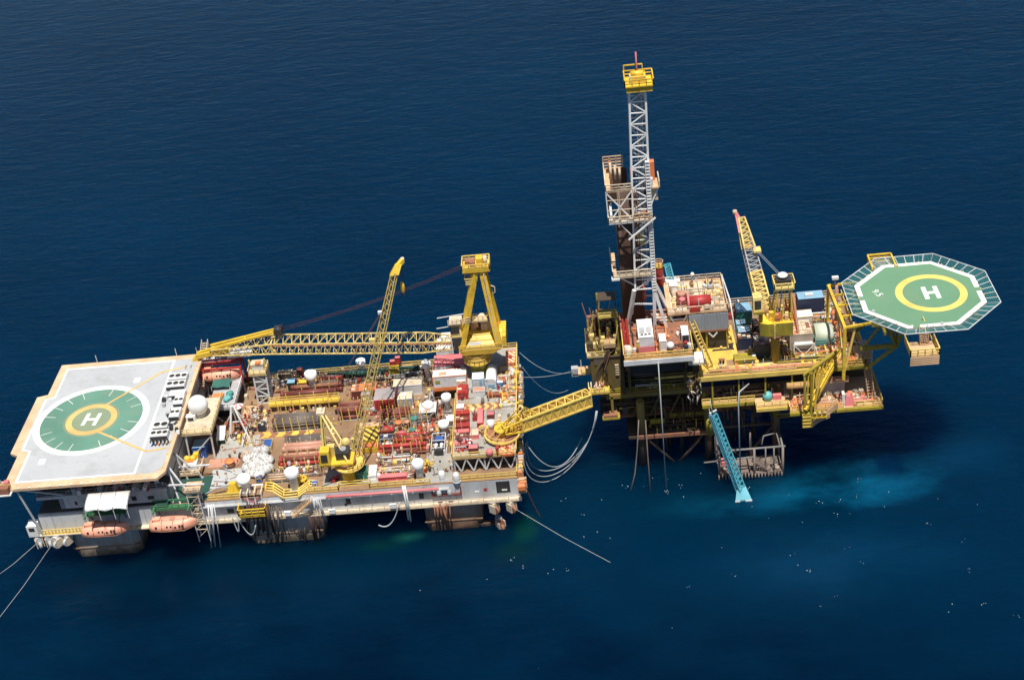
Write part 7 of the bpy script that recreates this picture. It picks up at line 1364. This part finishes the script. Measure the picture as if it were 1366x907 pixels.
q = u0.lerp(u1, .55); m.bar(q+Vector((0, 0, -.5)), Vector((u1.x, u1.y, 26-35.4)), .3, .3, 'rail_yellow'); m.bar(u1+Vector((2, .4, 0)), Vector((u1.x+.2, u1.y, 25-35.4)), .35, .35, 'rail_yellow'); m.build('bridge_leg', ph)
m = MB(); a = Vector((-2.2, -11.3, .5)); s0_ = P3(1231, 438, 36)-hb; s1_ = P3(1233, 459, 33.4)-hb
m.stair(Vector((s0_.x, s0_.y, .4)), s1_, 1.5, 'tan', 9); m.build('stair', ph)
m = MB(); c = P3(1231, 470, 33.2)-hb; m.box(c.x-2.4, c.y-1.2, c.z-.2, c.x+2.6, c.y+3.4, c.z, 'tan'); m.box(c.x-2.4, c.y-1.3, c.z-1.9, c.x+2.6, c.y-1.21, c.z+.2, 'tan'); 
for k in range(5): m.box(c.x-2.42, c.y-1.36, c.z-1.8+.38*k, c.x+2.62, c.y-1.3, c.z-1.65+.38*k, 'net_tan')
m.rail([(c.x-2.4, c.y+3.4, c.z+.1), (c.x-2.4, c.y-1.2, c.z+.1), (c.x+2.6, c.y-1.2, c.z+.1), (c.x+2.6, c.y+3.4, c.z+.1)], 1.3, 'rail_yellow', 1.4, .1); m.bar((c.x-2.3, c.y+3.2, c.z), (c.x-2.3, c.y+5, .2), .2, .2, 'yellow'); m.bar((c.x+2.5, c.y+3.2, c.z), (c.x+1.2, c.y+6.2, 1.2), .16, .16, 'rail_yellow'); m.build('stair_landing', ph)
m = MB(); c = P3(1174, 352, 35)-hb; m.box(c.x-2.2, c.y-3.6, c.z-.3, c.x+2.2, c.y+1.2, c.z, 'stone'); m.rail([(c.x+2.2, c.y-3.4, c.z), (c.x+2.2, c.y+1.2, c.z), (c.x-2.2, c.y+1.2, c.z), (c.x-2.2, c.y-3.4, c.z)], 1.4, 'yellow', 2.2, .14); rnd = random.Random(41)
for k in range(14): s = rnd.uniform(.2, .6); x = c.x+rnd.uniform(-1.6, 1.4); y = c.y+rnd.uniform(-2.6, .4); m.box(x, y, c.z, x+s, y+s, c.z+s, rnd.choice(('stone', 'cream', 'silver')))
m.build('access_platform', ph)
x, y = P(1112, 383, 34.5); m = MB(); m.cyl(0, 0, 0, 1.3, .12, 'steel_grey', 8); m.box(-.6, -.3, 1.3, .6, .4, 1.8, 'white_clean'); m.cyl(.3, 0, -8, .0, .3, 'salmon', 10); solo(m, 'floodlight', 'white floodlight box on the yellow helideck frame corner', 'floodlight', (x+.3, y+.2, 34.8))
# ================================================================ BOAT LANDING, BLUE BOOM AND RISERS
bl = thing('boat_landing', 'rusty pale boat landing frame at the waterline under the platform', 'boat landing', (26.5, -4, 0)); BO = Vector((26.5, -4, 0))
m = MB(); zz = 6.6
for x in (20.6, 27.4, 32.9):
    m.tube([Vector((x, -7.2, -2))-BO, Vector((x, -7.2, zz))-BO], .24, 8, 'landing'); m.tube([Vector((x, -1.8, -2))-BO, Vector((x, -1.8, zz))-BO], .24, 8, 'landing')
m.tube([Vector((19.8, -7, zz))-BO, Vector((33.4, -6.9, zz))-BO], .22, 8, 'landing_steel'); m.tube([Vector((17.6, -7.6, 4.6))-BO, Vector((27.6, -7.2, 4.8))-BO], .18, 8, 'landing_steel'); m.tube([Vector((20.6, -7.2, zz))-BO, Vector((20.6, -1.8, zz))-BO], .2, 8, 'landing_steel'); m.tube([Vector((32.9, -7.2, zz))-BO, Vector((32.9, -1.8, zz))-BO], .2, 8, 'landing_steel')
for x in (29.6, 31.2): m.tube([Vector((x, -7.1, .6))-BO, Vector((x, -7.1, zz))-BO], .14, 6, 'landing_steel')
m.tube([Vector((29, -6, zz+.1))-BO, Vector((29.5, -5, zz+1.4))-BO, Vector((32, -4.6, zz+1.6))-BO, Vector((32.4, -6.8, zz+.1))-BO], .16, 6, 'landing_steel'); m.build('frame', bl)
m = MB(); m.box(-6, -3.3, .9, -.2, 1.2, 1.25, 'landing'); m.box(.1, -3.3, .5, 6.4, 2, .9, 'landing'); m.box(3.4, -3.6, .4, 4.4, -3.3, 1.1, 'landing')
for x, y in ((-4.9, -1.4), (1.2, -2.2), (1.4, -1.0), (1.2, .2), (3.6, -2.4), (5.2, -1.4), (5.4, -2.6)): m.cyl(x, y, .9, 1.5, .45, 'stone', 10)
m.box(-5.2, -1.2, 1.25, -4.0, .2, 2.4, 'pink'); m.build('landing_deck', bl)
m = MB()
for k in range(20):
    x = -6+k*.64; m.tube([(x, -3.5, -1), (x, -3.5, 1.1 if k < 10 else .8)], .16, 6, 'landing')
m.build('fender', bl)
m = MB(); m.stair((.6, -2.8, 3.8), (4.0, -3.0, .9), .8, 'landing', 8); m.build('stair', bl)
tb = P3(951, 553, 15.4); fb = P3(989, 655, .9); t = thing('survival_boom', 'long light blue lattice boom leaning from the deck down into the water', 'boom', fb)
m = MB(); d_ = tb-fb; m.truss((0, 0, 0), d_, 1.5, 1.1, 1.2, 1.0, 16, .10, .055, 'truss_blue'); m.bar((-.55, -.3, .3), d_+Vector((-.5, -.3, .3)), .26, .26, 'sky_blue'); m.bar((.2, .2, -.2), d_+Vector((.2, .2, -.2)), .5, .2, 'truss_blue'); m.build('lattice', t)
m = MB(); m.hull8([(-1.4, -2.2, -.7), (1.7, -2.2, -.7), (.8, .6, -.4), (-.7, .6, -.4)], [(-1.4, -2.2, -.4), (1.7, -2.2, -.4), (.8, .6, 1.0), (-.7, .6, 1.0)], 'truss_blue'); m.box(-1.45, -2.32, -.75, -.5, -2.21, -.42, 'white'); m.box(.5, -2.32, -.75, 1.75, -2.21, -.42, 'white'); m.build('foot', t)
m = MB(); m.bar(d_+Vector((-.6, .4, 0)), d_+Vector((.8, .6, .6)), .3, .3, 'silver'); m.tube([d_, d_+Vector((-.4, .6, 3))], .08, 5, 'steel_grey'); m.build('hinge', t)
p = P3(946, 570, 10); m = MB(); m.lathe(0, 0, [(.2, -1.2), (.75, -.8), (.75, 2), (.4, 2.6)], 12, 'olive'); m.cyl(0, 0, 2.6, 5, .1, 'steel_grey', 6); solo(m, 'hanging_float', 'olive yellow float hanging beside the top of the light blue boom', 'float', (p[0], p[1]-1.6, 10.5))
line([PY(852, 560, -3.2), PY(850, 600, -5), PY(847, 632, -7.2), P3(841, 656, -.3)], .13, 'drill_pipe', 'leftmost curved riser pipe hanging from the platform into the sea', 'pipe', 'riser_pipe', 'riser pipes hanging to the sea')
line([PY(861, 560, -3.2), PY(864, 606, -6.4), P3(868, 658, -.3)], .13, 'drill_pipe', 'middle riser pipe hanging from the platform into the sea', 'pipe', 'riser_pipe', 'riser pipes hanging to the sea')
line([PY(878, 482, -8.2), PY(883, 560, -8.4), P3(889, 652, -.3)], .11, 'rope_pale', 'long thin line dropping from the drill floor edge to the sea', 'line', 'drop_line')
line([PY(999, 512, -6), PY(986, 523, -9), PY(985, 540, -9.4), PY(988, 641, -9.6)], .15, 'rope_pale', 'thin bent overboard pipe hanging in front of the boat landing', 'pipe', 'overboard_pipe')
# ================================================================ FOAM FLECKS
m = MB(); rnd = random.Random(99)
fl_ = [(717, 891), (898, 836), (1338, 497), (1298, 482), (1146, 640), (1184, 655), (700, 756), (735, 759), (731, 767), (755, 760), (752, 667), (778, 688), (1093, 671), (1115, 686), (1119, 686), (1240, 700), (1272, 804), (1312, 806), (1080, 763), (980, 766), (920, 780), (560, 786), (648, 772), (830, 646), (870, 636), (1350, 560)]
fl_ += [(rnd.gauss(900, 190), rnd.gauss(690, 55)) for i in range(20)] + [(rnd.uniform(1050, 1360), rnd.uniform(660, 830)) for i in range(14)] + [(rnd.gauss(880, 26), rnd.gauss(653, 7)) for i in range(8)]
for px, py in fl_:
    if py < 575 or (px < 700 and py < 735): continue
    p = P3(px, py, 0)
    for k in range(rnd.choice((1, 1, 2, 3))): x = p.x+rnd.uniform(-.6, .6); y = p.y+rnd.uniform(-.6, .6); r = rnd.uniform(.03, .085); m.lathe(x, y, [(r, -.03), (r*1.1, .03), (r*.5, .07)], 7, 'foam_white')
setp(m.build('foam'), 'scattered white flecks of foam and litter on the water around the platform', 'foam', None, 'stuff')
